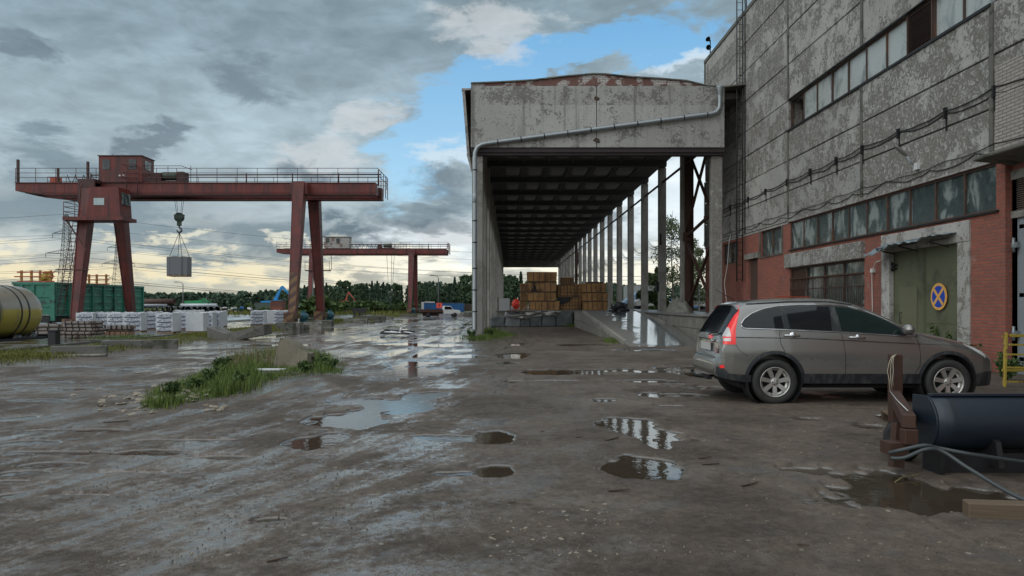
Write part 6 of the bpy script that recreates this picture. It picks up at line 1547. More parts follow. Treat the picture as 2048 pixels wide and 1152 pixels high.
# wrapped grey bales before the platform
for i, (a, b, t_, bt, lb) in enumerate(((981, 1011, 633, 654, 'low dark grey bale nearest the columns, leftmost of the row'), (1010, 1042, 626, 655, 'light grey wrapped bale with torn film on its right side'), (1043, 1060, 640, 655, 'small low bale squeezed between two bigger ones'),
                                     (1061, 1084, 627, 654, 'dark bale with crumpled clear film on its top'), (1085, 1112, 627, 654.5, 'dark wrapped bale second from the right'), (1114, 1146, 624, 654.5, 'tall dark green grey bale at the right end of the row'))):
    Yb = 48.9; p, q = at(a, t_, Yb), at(b, bt, Yb); w_, h_ = q.x-p.x, p.z-q.z
    bm = bmesh.new(); bmesh.ops.create_cube(bm, size=1); bmesh.ops.subdivide_edges(bm, edges=bm.edges, cuts=7, use_grid_fill=True)
    for v in bm.verts:
        x, y_, z = v.co; bul = 1+.06*math.cos(z*3); v.co = Vector((x*w_*bul*.97, y_*1.0, (z+.5)*h_)); v.co += mnoise.noise_vector(v.co*2.5+Vector((i*7, 0, 0)))*.05+mnoise.noise_vector(v.co*7+Vector((i*7, 0, 0)))*.03
    for f in bm.faces: f.smooth = True
    me = bpy.data.meshes.new('wrapped_bale'); bm.to_mesh(me); bm.free(); me.materials.append(M_film if False else (simple('light_grey_wrap', (.17, .185, .19), .4, 0, .35, 2, .4) if i in (1,) else M_tarp))
    o_ = bpy.data.objects.new('wrapped_bale', me); COL.objects.link(o_); o_.location = ((p.x+q.x)/2, Yb+.5, 0); tag(o_, lb, 'bale', 'grey wrapped bales in front of the platform')
for a, y_, w_ in ((1038, 634, .5), (1072, 629, .55), (1105, 628, .45)):
    p = at(a, y_, 48.8); m_ = MB(); m_.rock((p.x, 48.9, p.z+.02), (w_, .35, .14), int(a), .7, 3); o_ = m_.build('crumpled_film', M_film); tag(o_, {1038: 'torn clear film hanging off the light grey bale', 1072: 'crumpled pale film heap on the bale with the film topped corner', 1105: 'pale film scrap between the two right hand bales'}[a], 'film')
# white panel, red bin, stick, blocks
p, q = at(995, 595, 51.5), at(1021, 634, 51.5); bd_ = empty('panel_board', (p.x, 51.5, 0)); tag(bd_, 'pale grey upright panel in a brown frame beside the columns', 'panel')
m_ = MB(); m_.box(.08, q.x-p.x-.06, 0, .05, .35, p.z-.05); m_.build('panel', simple('pale_panel', (.30, .31, .31), .6), bd_)
for xx in (0, q.x-p.x-.06): m_ = MB(); m_.box(xx, xx+.07, -.02, .08, 0, p.z); m_.build('post', M_rust, bd_)
p, q = at(1024, 599, 60), at(1041, 620, 60); m_ = MB(); m_.rock(((p.x+q.x)/2, 60, 1.55), (.36, .3, .42), 3, .25); tag(m_.build('red_bag', M_signred), 'bright red sack standing left of the crates', 'sack')
m_ = MB(); m_.beam(at(1040, 626, 50), at(1061, 606, 53.6), .07); tag(m_.build('leaning_stick', M_wood), 'pale stick leaning against the bottom crate', 'stick')
m_ = MB(); p = at(1014, 628, 48.6); 
for i in range(3): m_.box(p.x+i*.36, p.x+.3+i*.36, 48.6, 49.0, 1.01, 1.12)
tag(m_.build('timber_offcuts', M_wooddk), 'short dark timbers laid along the top of the light grey bale', 'timber')
# tarp heap on the right platform, dog-like black heap at the ramp head, black box on a column
p = at(1361, 626, 40.0)
def heap(a, b):
    an = b*2*math.pi; r__ = a*(1+.2*mnoise.noise(Vector((math.cos(an)*1.5, math.sin(an)*1.5, 3)))); z = 1.12*(1-a**1.7)*(1+.5*mnoise.noise(Vector((math.cos(an)*3*a, math.sin(an)*3*a, 7))))
    z += .10*mnoise.noise(Vector((math.cos(an)*7*a, math.sin(an)*7*a, 2)))+.16*abs(mnoise.noise(Vector((an*2.2, a*1.5, 5))))*(1-a)
    return (8.75+math.cos(an)*r__*.75, 37.5+math.sin(an)*r__*.9, 1.1+max(z*.62, 0)+.004)
m_ = MB(); m_.grid(heap, 20, 90); tag(m_.build('tarp_heap', simple('grey_green_tarp', (.17, .175, .15), .5, 0, .5, 5, .5), None, fix=False), 'grey green tarpaulin heap on the platform edge between two columns', 'tarpaulin')
p = at(1232, 626, 44.5); m_ = MB(); m_.rock((p.x+.25, 44.5, 1.28), (.42, .35, .28), 9, .5, 3); m_.rock((p.x-.25, 44.4, 1.13), (.3, .2, .06), 4, .3, 2); tag(m_.build('black_sack', M_bmetal), 'black slumped sack at the head of the ramp', 'sack')
m_ = MB(); m_.box(9.28, 9.45, 46.0, 46.3, 2.35, 2.95); tag(m_.build('switch_box', M_bmetal), 'small black box fixed to the third right hand column', 'box')
m_ = MB(); m_.box(9.5, 9.6, 45.94, 46.0, 5.3, 6.0) ; tag(m_.build('cable_plate', M_bmetal), 'dark oblong plate on the upper half of the third right hand column', 'plate')
# ------------------------------------------------------------ vegetation
def leaf_cloud(pts_fn, n_, s0, s1, rr, flat=.0):
    V = []; Fc = []
    for i in range(n_):
        p = pts_fn(rr)
        if p is None: continue
        d1 = Vector((rr.gauss(0, 1), rr.gauss(0, 1), rr.gauss(0, 1))).normalized(); d2 = d1.orthogonal().normalized(); d2 = (Matrix.Rotation(rr.uniform(0, 6.28), 3, d1) @ d2)
        s_ = rr.uniform(s0, s1); d3 = d1.cross(d2); k = len(V)
        V += [tuple(p-d2*s_-d3*s_*.5), tuple(p+d2*s_*.2-d3*s_*.7), tuple(p+d2*s_), tuple(p-d2*s_*.1+d3*s_*.7)]; Fc.append((k, k+1, k+2, k+3))
    return V, Fc
def raw_mesh(name, V, Fc, m):
    me = bpy.data.meshes.new(name); me.from_pydata(V, [], Fc); me.materials.append(m); me.update(); return me
def trunk_mesh(h, r, rr, limbs=6, lean=.03, crown0=.35):
    m_ = MB(); pts = [(lean*h*math.sin(i*.9)*.3, lean*h*math.cos(i*.7)*.3, h*i/8) for i in range(9)]
    m_.tube(pts, [r*(1-i/9)+.02*r for i in range(9)], 7)
    for i in range(limbs):
        k_ = crown0+(1-crown0)*(i+.5)/limbs*.85; a = rr.uniform(0, 6.28); l_ = h*.22*(1-k_*.6)
        b = Vector((pts[int(k_*8)][0], pts[int(k_*8)][1], h*k_)); m_.tube([b, b+Vector((math.cos(a)*l_*.5, math.sin(a)*l_*.5, l_*.35)), b+Vector((math.cos(a)*l_, math.sin(a)*l_, l_*.6))], [r*.3*(1-k_*.5), r*.2*(1-k_*.5), r*.05], 5)
    return m_
def make_tree(kind, h, seed, n_, s0, s1, mleaf, mbark=None, trunk_r=None, w=1.0):
    rr = random.Random(seed)
    if kind == 'conifer':
        lob = None
        def pf(r):
            u = r.random()**.8; z = h*(.12+.88*u); tier = .75+.25*math.cos(z*2.6+seed); rad = h*.17*w*(1-u)**.8*tier*(1+.25*math.sin(seed+z*1.3))
            a = r.uniform(0, 6.28); q = rad*r.random()**.45; return Vector((math.cos(a)*q, math.sin(a)*q, z-q*.3))
    else:
        lob = []
        for i in range(13):
            k_ = rr.uniform(.28, 1.0); a = rr.uniform(0, 6.28); q = h*.19*w*math.sin(math.pi*min(max((k_-.1)/1.0, 0), 1))**.7*rr.uniform(.3, 1.1)
            lob.append((Vector((math.cos(a)*q, math.sin(a)*q, h*(k_*.92))), h*rr.uniform(.07, .15)*(1.15-k_*.5)))
        def pf(r):
            c_, q = r.choice(lob); d = Vector((r.gauss(0, 1), r.gauss(0, 1), r.gauss(0, .8))).normalized()*q*r.random()**.4*r.choice((1, 1, 1.25)); p = c_+d
            return p if p.z > h*.1 else None
    V, Fc = leaf_cloud(pf, n_, s0, s1, rr)
    root = empty('tree', (0, 0, 0))
    tm = trunk_mesh(h*.95, trunk_r or h*.018, rr); tm.build('trunk', mbark or M_bark, root)
    o_ = bpy.data.objects.new('crown', raw_mesh('crown', V, Fc, mleaf)); COL.objects.link(o_); o_.parent = root
    return root
protos = [make_tree('conifer', 13, 1, 2600, .22, .5, M_leafc), make_tree('conifer', 12, 2, 2600, .22, .5, M_leafc), make_tree('broad', 12, 3, 3000, .25, .5, M_leafd, w=1.1), make_tree('broad', 11, 4, 2800, .25, .5, M_leafd, w=.95), make_tree('conifer', 14, 5, 2800, .22, .5, M_leafc, w=.8)]
names = ['conifer_tree', 'conifer_tree', 'broadleaf_tree', 'broadleaf_tree', 'conifer_tree']
used = [False]*5; rt = random.Random(12)
def put_tree(px, Y_, top_y, i, lab, grp):
    p = protos[i]; o_ = p if not used[i] else copy_tree(p); used[i] = True
    h = (H-(top_y-VY)*Y_/F); s_ = h/(13, 12, 12, 11, 14)[i]
    o_.name = names[i]; o_.location = ((px-VX)*Y_/F, Y_, -.2); o_.scale = (s_*rt.uniform(.95, 1.3), s_, s_); o_.rotation_euler = (0, 0, rt.uniform(0, 6.28)); tag(o_, lab, 'tree', grp)
top_line = lambda px: float(np.interp(px, [440, 500, 560, 640, 700, 760, 800, 840, 870, 900, 940, 1000, 1020, 1060], [588, 584, 578, 572, 560, 563, 568, 558, 566, 560, 548, 545, 540, 552]))
px = 560
k = 0
while px < 1045:
    i = rt.choice((0, 1, 2, 3, 4, 2)); con = i in (0, 1, 4)
    put_tree(px, rt.uniform(205, 250), top_line(px)+rt.uniform(-6, 12), i, 'dark conifer in the wood edge beyond the far crane' if con else 'dark leafy tree in the wood edge beyond the far crane', 'trees of the wood edge'); px += rt.uniform(9, 15); k += 1
for px, ty in ((1115, 566), (1132, 570), (1226, 575), (1238, 572), (1255, 568), (1268, 574), (1284, 570), (1300, 560), (1322, 566)):
    i = rt.choice((2, 3, 0)); put_tree(px, 190, ty, i, 'leafy tree seen between the right hand canopy columns' if i else 'dark conifer seen between the right hand canopy columns', 'trees behind the canopy')
# the low wood far off
rr = random.Random(5); V = []; Fc = []
for k in range(420):
    px = rr.uniform(-150, 1500); Yb = rr.uniform(255, 310); base = float(np.interp(px, [-100, 280, 450, 560, 640, 720, 1000, 1500], [590, 588, 587, 582, 576, 570, 562, 575]))
    zt_ = H-(base+rr.uniform(-3, 8)-VY)*Yb/F; x0_ = (px-VX)*Yb/F; wd = rr.uniform(2.0, 3.8); cone = rr.random() < .3
    def pf(r):
        u = r.random(); q = wd*((1-u)**.7 if cone else math.sin(math.pi*(.12+.8*u))**.6)*r.random()**.5; a = r.uniform(0, 6.28); return Vector((x0_+math.cos(a)*q, Yb+math.sin(a)*q, zt_*(.02+.98*u)))
    v2, f2 = leaf_cloud(pf, 170, .35, .9, rr); b = len(V); V += v2; Fc += [tuple(b+q for q in f) for f in f2]
o_ = bpy.data.objects.new('wood', raw_mesh('wood', V, Fc, M_leafc)); COL.objects.link(o_); tag(o_, 'long low dark wood along the horizon', 'wood', kind='stuff')
# birch and bushy tree behind the columns
b1 = make_tree('broad', 10.6, 21, 5200, .045, .12, M_leafb, M_birch, .11, .95); b1.name = 'birch_tree'; b1.location = (at(1344, 608, 66).x, 66, 0); tag(b1, 'tall airy birch standing behind the canopy columns', 'tree')
b2 = make_tree('broad', 8.3, 23, 4500, .05, .12, M_leafb, M_birch, .09, 1.0); b2.name = 'birch_tree'; b2.location = (at(1397, 608, 70).x, 70, 0); tag(b2, 'shorter birch seen through the steel cross bracing', 'tree')
b3 = make_tree('broad', 5.2, 27, 7000, .06, .16, M_bush, M_bark, .07, 1.5); b3.name = 'leafy_tree'; b3.location = (at(1312, 608, 68).x, 68, 0); tag(b3, 'low bushy tree left of the tall birch', 'tree')
# bushes of the meadow
def make_bush(seed, h):
    rr = random.Random(seed); lob = [(Vector((rr.uniform(-1, 1)*h*.6, rr.uniform(-.5, .5)*h*.5, h*rr.uniform(.2, .75))), h*rr.uniform(.2, .4)) for _ in range(8)]
    def pf(r):
        c_, q = r.choice(lob); d = Vector((r.gauss(0, 1), r.gauss(0, 1), r.gauss(0, 1))).normalized()*q*r.random()**.4*r.choice((1, 1, 1.3)); p = c_+d
        return p if p.z > 0 else Vector((p.x, p.y, -p.z*.5))
    V, Fc = leaf_cloud(pf, 2200, .06, .2, rr); return raw_mesh('bush', V, Fc, M_bush)
bms = [make_bush(i, 1.0) for i in (1, 2, 3)]
BU = [(632, 622, 590, 105), (655, 622, 603, 110)]
rb = random.Random(4)
for px in range(676, 845, 9): BU.append((px, 623, rb.uniform(600, 613), rb.uniform(118, 140)))
for px in range(460, 600, 17): BU.append((px, 621, rb.uniform(606, 614), rb.uniform(120, 150)))
for px in (1150, 1236, 1262, 1290): BU.append((px, 620, rb.uniform(604, 609), 100))
for j, (px, yb, yt, Y_) in enumerate(BU):
    o_ = bpy.data.objects.new('bush', bms[j % 3]); COL.objects.link(o_); h = (H-(yt-VY)*Y_/F); o_.location = ((px-VX)*Y_/F, Y_, -.1); o_.scale = (h*rb.uniform(1, 1.6), h, h); o_.rotation_euler = (0, 0, rb.uniform(0, 6))
    lab = 'tall light green bush between the right crane legs' if j == 0 else 'lower bush just right of the tall light green one' if j == 1 else 'green bush of the overgrown meadow before the wood' if px < 1000 else 'low bush seen between the right hand columns'
    tag(o_, lab, 'bush', None if j < 2 else ('bushes of the meadow' if px < 1000 else 'bushes behind the columns'))

# grass
def blades(name, spots, m, label, kind='stuff', cat='grass', w=.006, segs=3, parent=None):
    V = []; Fc = []; rr = random.Random(len(spots))
    for (x, y_, z, h) in spots:
        a = rr.uniform(0, 6.28); ln = rr.uniform(.1, .55)*h; dx, dy = math.cos(a)*ln, math.sin(a)*ln; b = a+1.57; wx, wy = math.cos(b)*w*(.5+h), math.sin(b)*w*(.5+h); k = len(V)
        for i in range(segs+1):
            t__ = i/segs; q = 1-t__*.92; cx, cy, cz = x+dx*t__*t__, y_+dy*t__*t__, z+h*t__*(1-.15*t__*ln/h)
            V += [(cx-wx*q, cy-wy*q, cz), (cx+wx*q, cy+wy*q, cz)]
            if i: Fc.append((k+2*i-2, k+2*i-1, k+2*i+1, k+2*i))
    o_ = bpy.data.objects.new(name, raw_mesh(name, V, Fc, m)); COL.objects.link(o_); tag(o_, label, cat, kind=kind); return o_
rg = random.Random(9)
EDGE = [(283, 812), (300, 790), (370, 762), (430, 735), (470, 715), (510, 703), (560, 700), (620, 704), (665, 712), (690, 730), (676, 750), (628, 762), (560, 775), (500, 790), (430, 800), (380, 806), (330, 820)]
def inside(px, py):
    c_ = False; n_ = len(EDGE)
    for i in range(n_):
        (x1, y1), (x2, y2) = EDGE[i], EDGE[(i+1) % n_]
        if (y1 > py) != (y2 > py) and px < (x2-x1)*(py-y1)/(y2-y1)+x1: c_ = not c_
    return c_
sp = []; sp2 = []
while len(sp) < 15000:
    px, py = rg.uniform(278, 695), rg.uniform(698, 822)
    if not inside(px+rg.gauss(0, 7), py+rg.gauss(0, 3)): continue
    g_ = Y_ = F*H/(py-VY); x = (px-VX)*Y_/F; dens = dn(x*1.3, Y_*1.3, 5)
    if rg.random() > .62+dens*1.5: continue
    if 515 < px < 560 and 752 < py < 766: continue
    h = rg.uniform(.06, .19)*(1+.9*dens)*(1.2 if 430 < px < 660 else .8)*(.55 if 525 < px < 625 and py > 728 else 1)
    sp.append((x, Y_, gz(x, Y_)-.01, max(h, .06)))
blades('grass', sp, M_grass, 'bright green grass growing on the low island round the broken concrete stump', w=.010)
for i in range(360):
    px, py = rg.gauss(500, 55), rg.uniform(706, 745); Y_ = F*H/(py-VY); x = (px-VX)*Y_/F
    if inside(px, py): sp2.append((x, Y_, gz(x, Y_), rg.uniform(.35, .72)))
blades('seed_grass', sp2, M_straw, 'tall thin seeding grass stems standing left of the concrete stump', w=.006)
# broad leaved weeds
def weed(name, x, y_, h, seed, label, n_=260, m=M_grass, spread=.5, ls=.03):
    rr = random.Random(seed); root = empty(name, (x, y_, gz(x, y_) if y_ < 34 else 0)); tag(root, label, 'weed')
    m_ = MB(); tips = []
    for i in range(9):
        a = rr.uniform(0, 6.28); hh = h*rr.uniform(.5, 1); q = spread*h*rr.uniform(.3, 1); m_.tube([(0, 0, 0), (math.cos(a)*q*.35, math.sin(a)*q*.35, hh*.55), (math.cos(a)*q, math.sin(a)*q, hh)], [.007, .005, .002], 4); tips.append((a, q, hh))
    m_.build('stem', M_straw, root)
    def pf(r):
        a, q, hh = r.choice(tips); t__ = r.uniform(.25, 1); return Vector((math.cos(a)*q*t__**1.5, math.sin(a)*q*t__**1.5, hh*t__))+Vector((r.gauss(0, .03), r.gauss(0, .03), r.gauss(0, .02)))
    V, Fc = leaf_cloud(pf, n_, ls*.5, ls, rr); o_ = bpy.data.objects.new('foliage', raw_mesh('foliage', V, Fc, m)); COL.objects.link(o_); o_.parent = root; return root
for i, (px, py, h) in enumerate(((345, 795, .22), (420, 770, .25), (440, 745, .3), (640, 740, .3), (660, 745, .25), (610, 760, .22), (480, 780, .2), (390, 785, .2))):
    Y_ = F*H/(py-VY); w_ = weed('leafy_weed', (px-VX)*Y_/F, Y_, h, i, 'small broad leaved weed growing in the grass island', 420, M_bush, .8, .045); tag(w_, group='weeds of the grass island')
# strip along the rail
sp = []
while len(sp) < 42000:
    Y_ = 16*math.exp(rg.random()*math.log(105/16)); x = -rg.uniform(12.2, 15.9)
    dens = dn(x*.6, Y_*.35, 15)
    edge_ = (-x-12.4)/1.0
    if rg.random() > min(1, max(edge_, .05))*(.75+dens*1.6): continue
    sp.append((x, Y_, gz(x, Y_)-.01, rg.uniform(.03, .09)*(1+dens)*(1+Y_/70)))
blades('strip_grass', sp, M_moss, 'short yellowish grass strip along the crane rail', w=.02)
sp = []
for cx, cy, sx_, sy_, n_, hh in ((-1.2, 33.4, .9, .8, 1100, .24), (-.5, 35.5, .7, 1.6, 1100, .28), (-1.0, 38.5, .6, 1.5, 900, .4), (4.1, 29.5, .25, 1.0, 500, .25), (4.2, 49.0, .5, .6, 400, .4), (-22, 42, 2.5, 2.0, 1400, .3), (-18.2, 36, 1.5, 4, 1600, .3)):
    for i in range(n_): x, y_ = rg.gauss(cx, sx_*.5), rg.gauss(cy, sy_*.5); sp.append((x, y_, gz(x, y_)-.02, rg.uniform(.3, 1)*hh))
blades('verge_grass', sp, M_grass, 'weedy grass tufts at the foot of the drainpipe and the ramp', w=.014)
for i, (x, y_, h, lb) in enumerate(((10.55, 17.6, 1.3, 'thin leafy shrub growing against the gate frame beside the car bonnet'), (10.3, 16.6, 1.0, 'wispy weed before the brick pillar right of the green gate'), (10.0, 14.6, .8, 'green weeds growing behind the yellow frame'), (-1.75, 33.3, .5, 'tall weed clump at the foot of the drainpipe'), (-.9, 34.2, .4, 'bushy weed beside the first left hand column'))):
    weed('tall_weed', x, y_, h*.8, 40+i, lb, 700, M_bush, .6, .05)
sp = []
while len(sp) < 16000:
    Y_ = 66*math.exp(rg.random()*math.log(175/66)); x = -rg.uniform(16, 16+Y_*.55)
    if Y_ < 104 and x > -66: continue
    sp.append((x, Y_, gz(x, Y_), rg.uniform(.2, .7)))
blades('meadow_grass', sp, M_moss, 'rough grass of the meadow beyond the yard', w=.06, segs=2)

# ------------------------------------------------------------ pylons and lines
def pylon(px, topy, Y_, label):
    hgt = H-(topy-VY)*Y_/F; root = empty('power_pylon', ((px-VX)*Y_/F, Y_, 0), R(12)); tag(root, label, 'pylon')
    wfn = lambda z: np.interp(z, [0, hgt*.55, hgt*.97, hgt], [hgt*.085, hgt*.043, hgt*.020, hgt*.008])
    m_ = MB(); zs = [0]; 
    while zs[-1] < hgt: zs.append(min(hgt, zs[-1]+max(wfn(zs[-1])*1.25, 1.0)))
    r_ = .10
    for a, b in zip(zs, zs[1:]):
        wa, wb = wfn(a)/1, wfn(b)/1; ca = [(-wa, -wa), (wa, -wa), (wa, wa), (-wa, wa)]; cb = [(-wb, -wb), (wb, -wb), (wb, wb), (-wb, wb)]
        for q in range(4):
            q2 = (q+1) % 4
            m_.tube([(*ca[q], a), (*cb[q], b)], r_, 4, caps=False); m_.tube([(*ca[q], a), (*cb[q2], b)], r_*.6, 4, caps=False); m_.tube([(*ca[q2], a), (*cb[q], b)], r_*.6, 4, caps=False); m_.tube([(*cb[q], b), (*cb[q2], b)], r_*.5, 4, caps=False)
    m_.build('lattice', M_pylon, root); tips = []
    for k_, wd in ((.79, .135), (.58, .20), (.38, .13)):
        z = hgt*k_; m_ = MB(); L_ = hgt*wd; w0 = float(wfn(z))
        for s_ in (-1, 1):
            for e in (-1, 1): m_.tube([(s_*w0, e*w0, z), (s_*L_, 0, z)], r_*.8, 4); m_.tube([(s_*w0, e*w0, z+hgt*.035), (s_*L_, 0, z)], r_*.8, 4)
            for f_ in (.3, .55, .8): m_.tube([(s_*(w0+(L_-w0)*f_), w0*(1-f_), z), (s_*(w0+(L_-w0)*f_), w0*(1-f_), z+hgt*.035*(1-f_))], r_*.5, 4)
            m_.tube([(s_*L_, 0, z), (s_*L_, 0, z-hgt*.045)], r_*1.1, 5)
            tips.append(root.matrix_basis @ Vector((s_*L_, 0, z-hgt*.045)))
        m_.build('cross_arm', M_pylon, root)
    tips.append(root.matrix_basis @ Vector((0, 0, hgt))); return tips
bpy.context.view_layer.update()
def fixm(root, v): return Vector(v)
def pyl(px, ty, Y_, lb):
    return pylon(px, ty, Y_, lb)
tA = pyl(133, 428, 300, 'taller lattice power pylon on the left behind the green wagon'); tB = pyl(237, 464, 380, 'more distant lattice pylon seen between the near crane legs')
pAo = Vector(((133-VX)*300/F, 300, 0)); pBo = Vector(((237-VX)*380/F, 380, 0))
def span(a, b, sag, r=.05):
    pts = [Vector(a).lerp(Vector(b), i/14)-Vector((0, 0, sag*4*(i/14)*(1-i/14))) for i in range(15)]; m_ = MB(); m_.tube(pts, r, 4, caps=False); return m_
def heights(h): return [(s_*h*wd, h*(k_-.045)) for k_, wd in ((.79, .135), (.58, .2), (.38, .13)) for s_ in (-1, 1)]+[(0, h)]
hA = H-(428-VY)*300/F; hB = H-(464-VY)*380/F
ca, sa = math.cos(R(12)), math.sin(R(12))
w_i = 0
for (oa, za) in heights(hA):
    A_ = pAo+Vector((oa*ca, oa*sa, za))
    for (tx, ty_, tz, sg_) in ((-420, 250, za+2, 7), (330, 460, za*1.0+8, 17)):
        B_ = Vector((tx+oa*.3, ty_+oa, tz)); o_ = span(A_, B_, sg_, .055).build('power_line', M_wire); tag(o_, 'thin power line strung across the sky from the taller pylon', 'power line', 'power lines of the taller pylon')
for (oa, za) in heights(hB):
    A_ = pBo+Vector((oa*ca, oa*sa, za))
    for (tx, ty_, tz, sg_) in ((-460, 330, za+2, 6), (380, 520, za+6, 16)):
        o_ = span(A_, Vector((tx+oa*.3, ty_+oa, tz)), sg_, .06).build('power_line', M_wire); tag(o_, 'thin power line strung low across the sky from the distant pylon', 'power line', 'power lines of the distant pylon')
def lamp_post(px, ty, by, Y_, lb, arm=-1):
    root = empty('lamp_post', ((px-VX)*Y_/F, Y_, 0)); h = H-(ty-VY)*Y_/F; tag(root, lb, 'lamp post')
    m_ = MB(); m_.tube([(0, 0, 0), (0, 0, h*.93)], .12, 8, r2=.07); m_.build('pole', M_pylon, root)
    m_ = MB(); m_.tube([(0, 0, h*.93), (arm*.2, 0, h*.98), (arm*.9, 0, h)], .045, 6); a_ = m_.build('arm', M_pylon, root)
    m_ = MB(); m_.box(min(arm*.8, arm*1.4), max(arm*.8, arm*1.4), -.12, .12, h-.06, h+.06); m_.build('lamp_head', M_pylon, root)
lamp_post(366, 564, 612, 120, 'lamp post with an arm left of the near crane hook line'); lamp_post(626, 552, 600, 110, 'lamp post seen between the right crane legs', 1); lamp_post(877, 551, 608, 118, 'lamp post behind the blue container')
# ------------------------------------------------------------ machines and far yard things
def digger(px, Y_, elbow, foot, tip, m, label, r=.35):
    e_, f_, t__ = at(*elbow, Y_), at(*foot, Y_), at(*tip, Y_); root = empty('excavator', (f_.x, Y_, 0)); tag(root, label, 'excavator'); o_ = Vector((f_.x, Y_, 0))
    m_ = MB(); m_.beam(f_-o_, e_-o_, r*1.5, r*1.6, a2=r, b2=r*.9); m_.build('boom', m, root)
    m_ = MB(); m_.beam(e_-o_, t__-o_, r*1.1, r*1.2, a2=r*.6, b2=r*.6); m_.build('dipper', m, root)
    m_ = MB(); m_.rock(t__-o_-Vector((0, 0, .4)), (.5, .5, .5), 4, .4); m_.build('grab', M_bmetal, root)
    b = f_-o_; m_ = MB(); m_.hexa([(b.x-2.2, -1.4, 1.0), (b.x+1.2, -1.4, 1.0), (b.x+1.2, 1.4, 1.0), (b.x-2.2, 1.4, 1.0), (b.x-2.2, -1.4, 2.1), (b.x+1.0, -1.4, 2.3), (b.x+1.0, 1.4, 2.3), (b.x-2.2, 1.4, 2.1)]); m_.build('body', m, root)
    m_ = MB(); m_.box(b.x-2, b.x+1.6, -1.5, -1.0, -.05, .8); m_.box(b.x-2, b.x+1.6, 1.0, 1.5, 0, .8); m_.box(b.x-.8, b.x+.6, -.6, .6, .5, 1.0); m_.build('track', M_bmetal, root)
digger(0, 135, (564, 573), (550, 602), (582, 592), M_bright, 'bright blue material handler with a raised bent boom left of the striped crane leg', .38)
digger(0, 150, (697, 584), (690, 606), (714, 606), M_orange, 'orange red excavator with bent boom behind the bushes', .2)
digger(0, 140, (406, 597), (398, 609), (432, 611), M_exgreen, 'green excavator boom rising behind the black pipes', .14)
def box_thing(name, pl_, pr_, pt_, pb_, Y_, dep, m, label, cat, ribs=0, rm=None):
    a, b = at(pl_, pt_, Y_), at(pr_, pb_, Y_); root = empty(name, (a.x, Y_, b.z)); tag(root, label, cat)
    w_, h_ = b.x-a.x, a.z-b.z; m_ = MB(); m_.box(0, w_, 0, dep, 0, h_); m_.build('body', m, root)
    if ribs:
        m_ = MB()
        for i in range(ribs): xx = w_*(i+.5)/ribs; m_.box(xx-.06, xx+.06, -.04, -.002, .08, h_-.1)
        m_.build('rib', rm or m, root)
    m_ = MB(); m_.box(-.03, w_+.03, -.06, dep+.03, h_+.002, h_+.08); m_.build('roof_edge', M_steel, root); return root, w_, h_
c_, cw_, ch_ = box_thing('blue_container', 848, 927, 606.5, 624, 122, 2.5, M_blue, 'long blue container beyond the far crane', 'container', 26)
m_ = MB(); m_.box(-.45, -.01, 0, 2.5, 0, ch_+.25); m_.build('end_frame', M_whitep, c_); m_ = MB(); m_.box(.1, 1.6, .3, 2.2, ch_+.08, ch_+.3); m_.build('roof_sheet', M_whitep, c_)
p = at(873, 606, 116); sgn = empty('red_sign', (p.x, 116, 0)); tag(sgn, 'bright red square sign with a dark arrow in front of the blue container', 'sign')
q = at(884, 616, 116); m_ = MB(); m_.box(0, q.x-p.x, 0, .03, q.z, p.z); m_.build('panel', simple('bright_red_sign', (.85, .09, .06), .5), sgn); mx = (q.x-p.x)/2; mz = (p.z+q.z)/2
m_ = MB(); m_.box(mx-.05, mx+.05, -.012, -.001, mz-.25, mz+.1); m_.poly([(mx-.15, -.012, mz+.08), (mx+.15, -.012, mz+.08), (mx, -.012, mz+.28)]); m_.build('arrow', M_bmetal, sgn)
m_ = MB(); m_.tube([(mx, .06, 0), (mx, .06, p.z)], .04, 6); m_.build('post', M_pylon, sgn)
def small_car(name, px, py, Y_, yaw, m, label, flat=False, s_=1.0, cat='car'):
    p = at(px, py, Y_); root = empty(name, (p.x, Y_, p.z), R(yaw)); root.scale = (s_, s_, s_); tag(root, label, cat)
    pr = [(-2.1, .35), (2.1, .35), (2.15, .6), (2.0, .82), (1.1, .95), (.5, 1.4), (-1.2, 1.42), (-1.9, 1.0), (-2.15, .9)] if not flat else [(-.2, .45), (2.3, .45), (2.35, .8), (2.25, 1.0), (1.3, 1.1), (.9, 1.62), (-.1, 1.65), (-.2, 1.1)]
    m_ = MB(); m_.prism(pr, lambda q: (q[0], -.85, q[1]), lambda q: (q[0], .85, q[1])); m_.build('body', m, root, bevel=.05)
    wn = [(-1.6, .98), (.95, .98), (.45, 1.34), (-1.15, 1.36)] if not flat else [(.0, 1.12), (1.15, 1.12), (.85, 1.55), (.0, 1.57)]
    for s2 in (-1, 1): m_ = MB(); m_.prism(wn, lambda q: (q[0], s2*.86, q[1]), lambda q: (q[0], s2*.875, q[1])); m_.build('window', M_cglass, root)
    for xx in ((-1.35, 1.35) if not flat else (-2.4, 1.5)):
        for s2 in (-1, 1): m_ = MB(); m_.lathe([(-.1, .05), (-.1, .33), (.1, .33), (.1, .05)], (xx, s2*.78, .33), (0, 1, 0), 20); m_.build('wheel', M_rubber, root)
    if flat: m_ = MB(); m_.box(-3.6, -.25, -.95, .95, .72, .82); m_.box(-3.6, -3.5, -.95, .95, .821, 1.2); m_.box(-3.5, -.25, -.95, -.88, .821, 1.15); m_.box(-3.5, .3, -.35, .35, .5, .719); m_.build('flatbed', M_rust, root)
    return root
small_car('pickup_truck', 888, 634, 88, 12, M_whitep, 'white cab truck with a rusty empty flatbed near the blue container', True, .82, 'truck')
m_ = MB(); p = at(846, 633, 88)
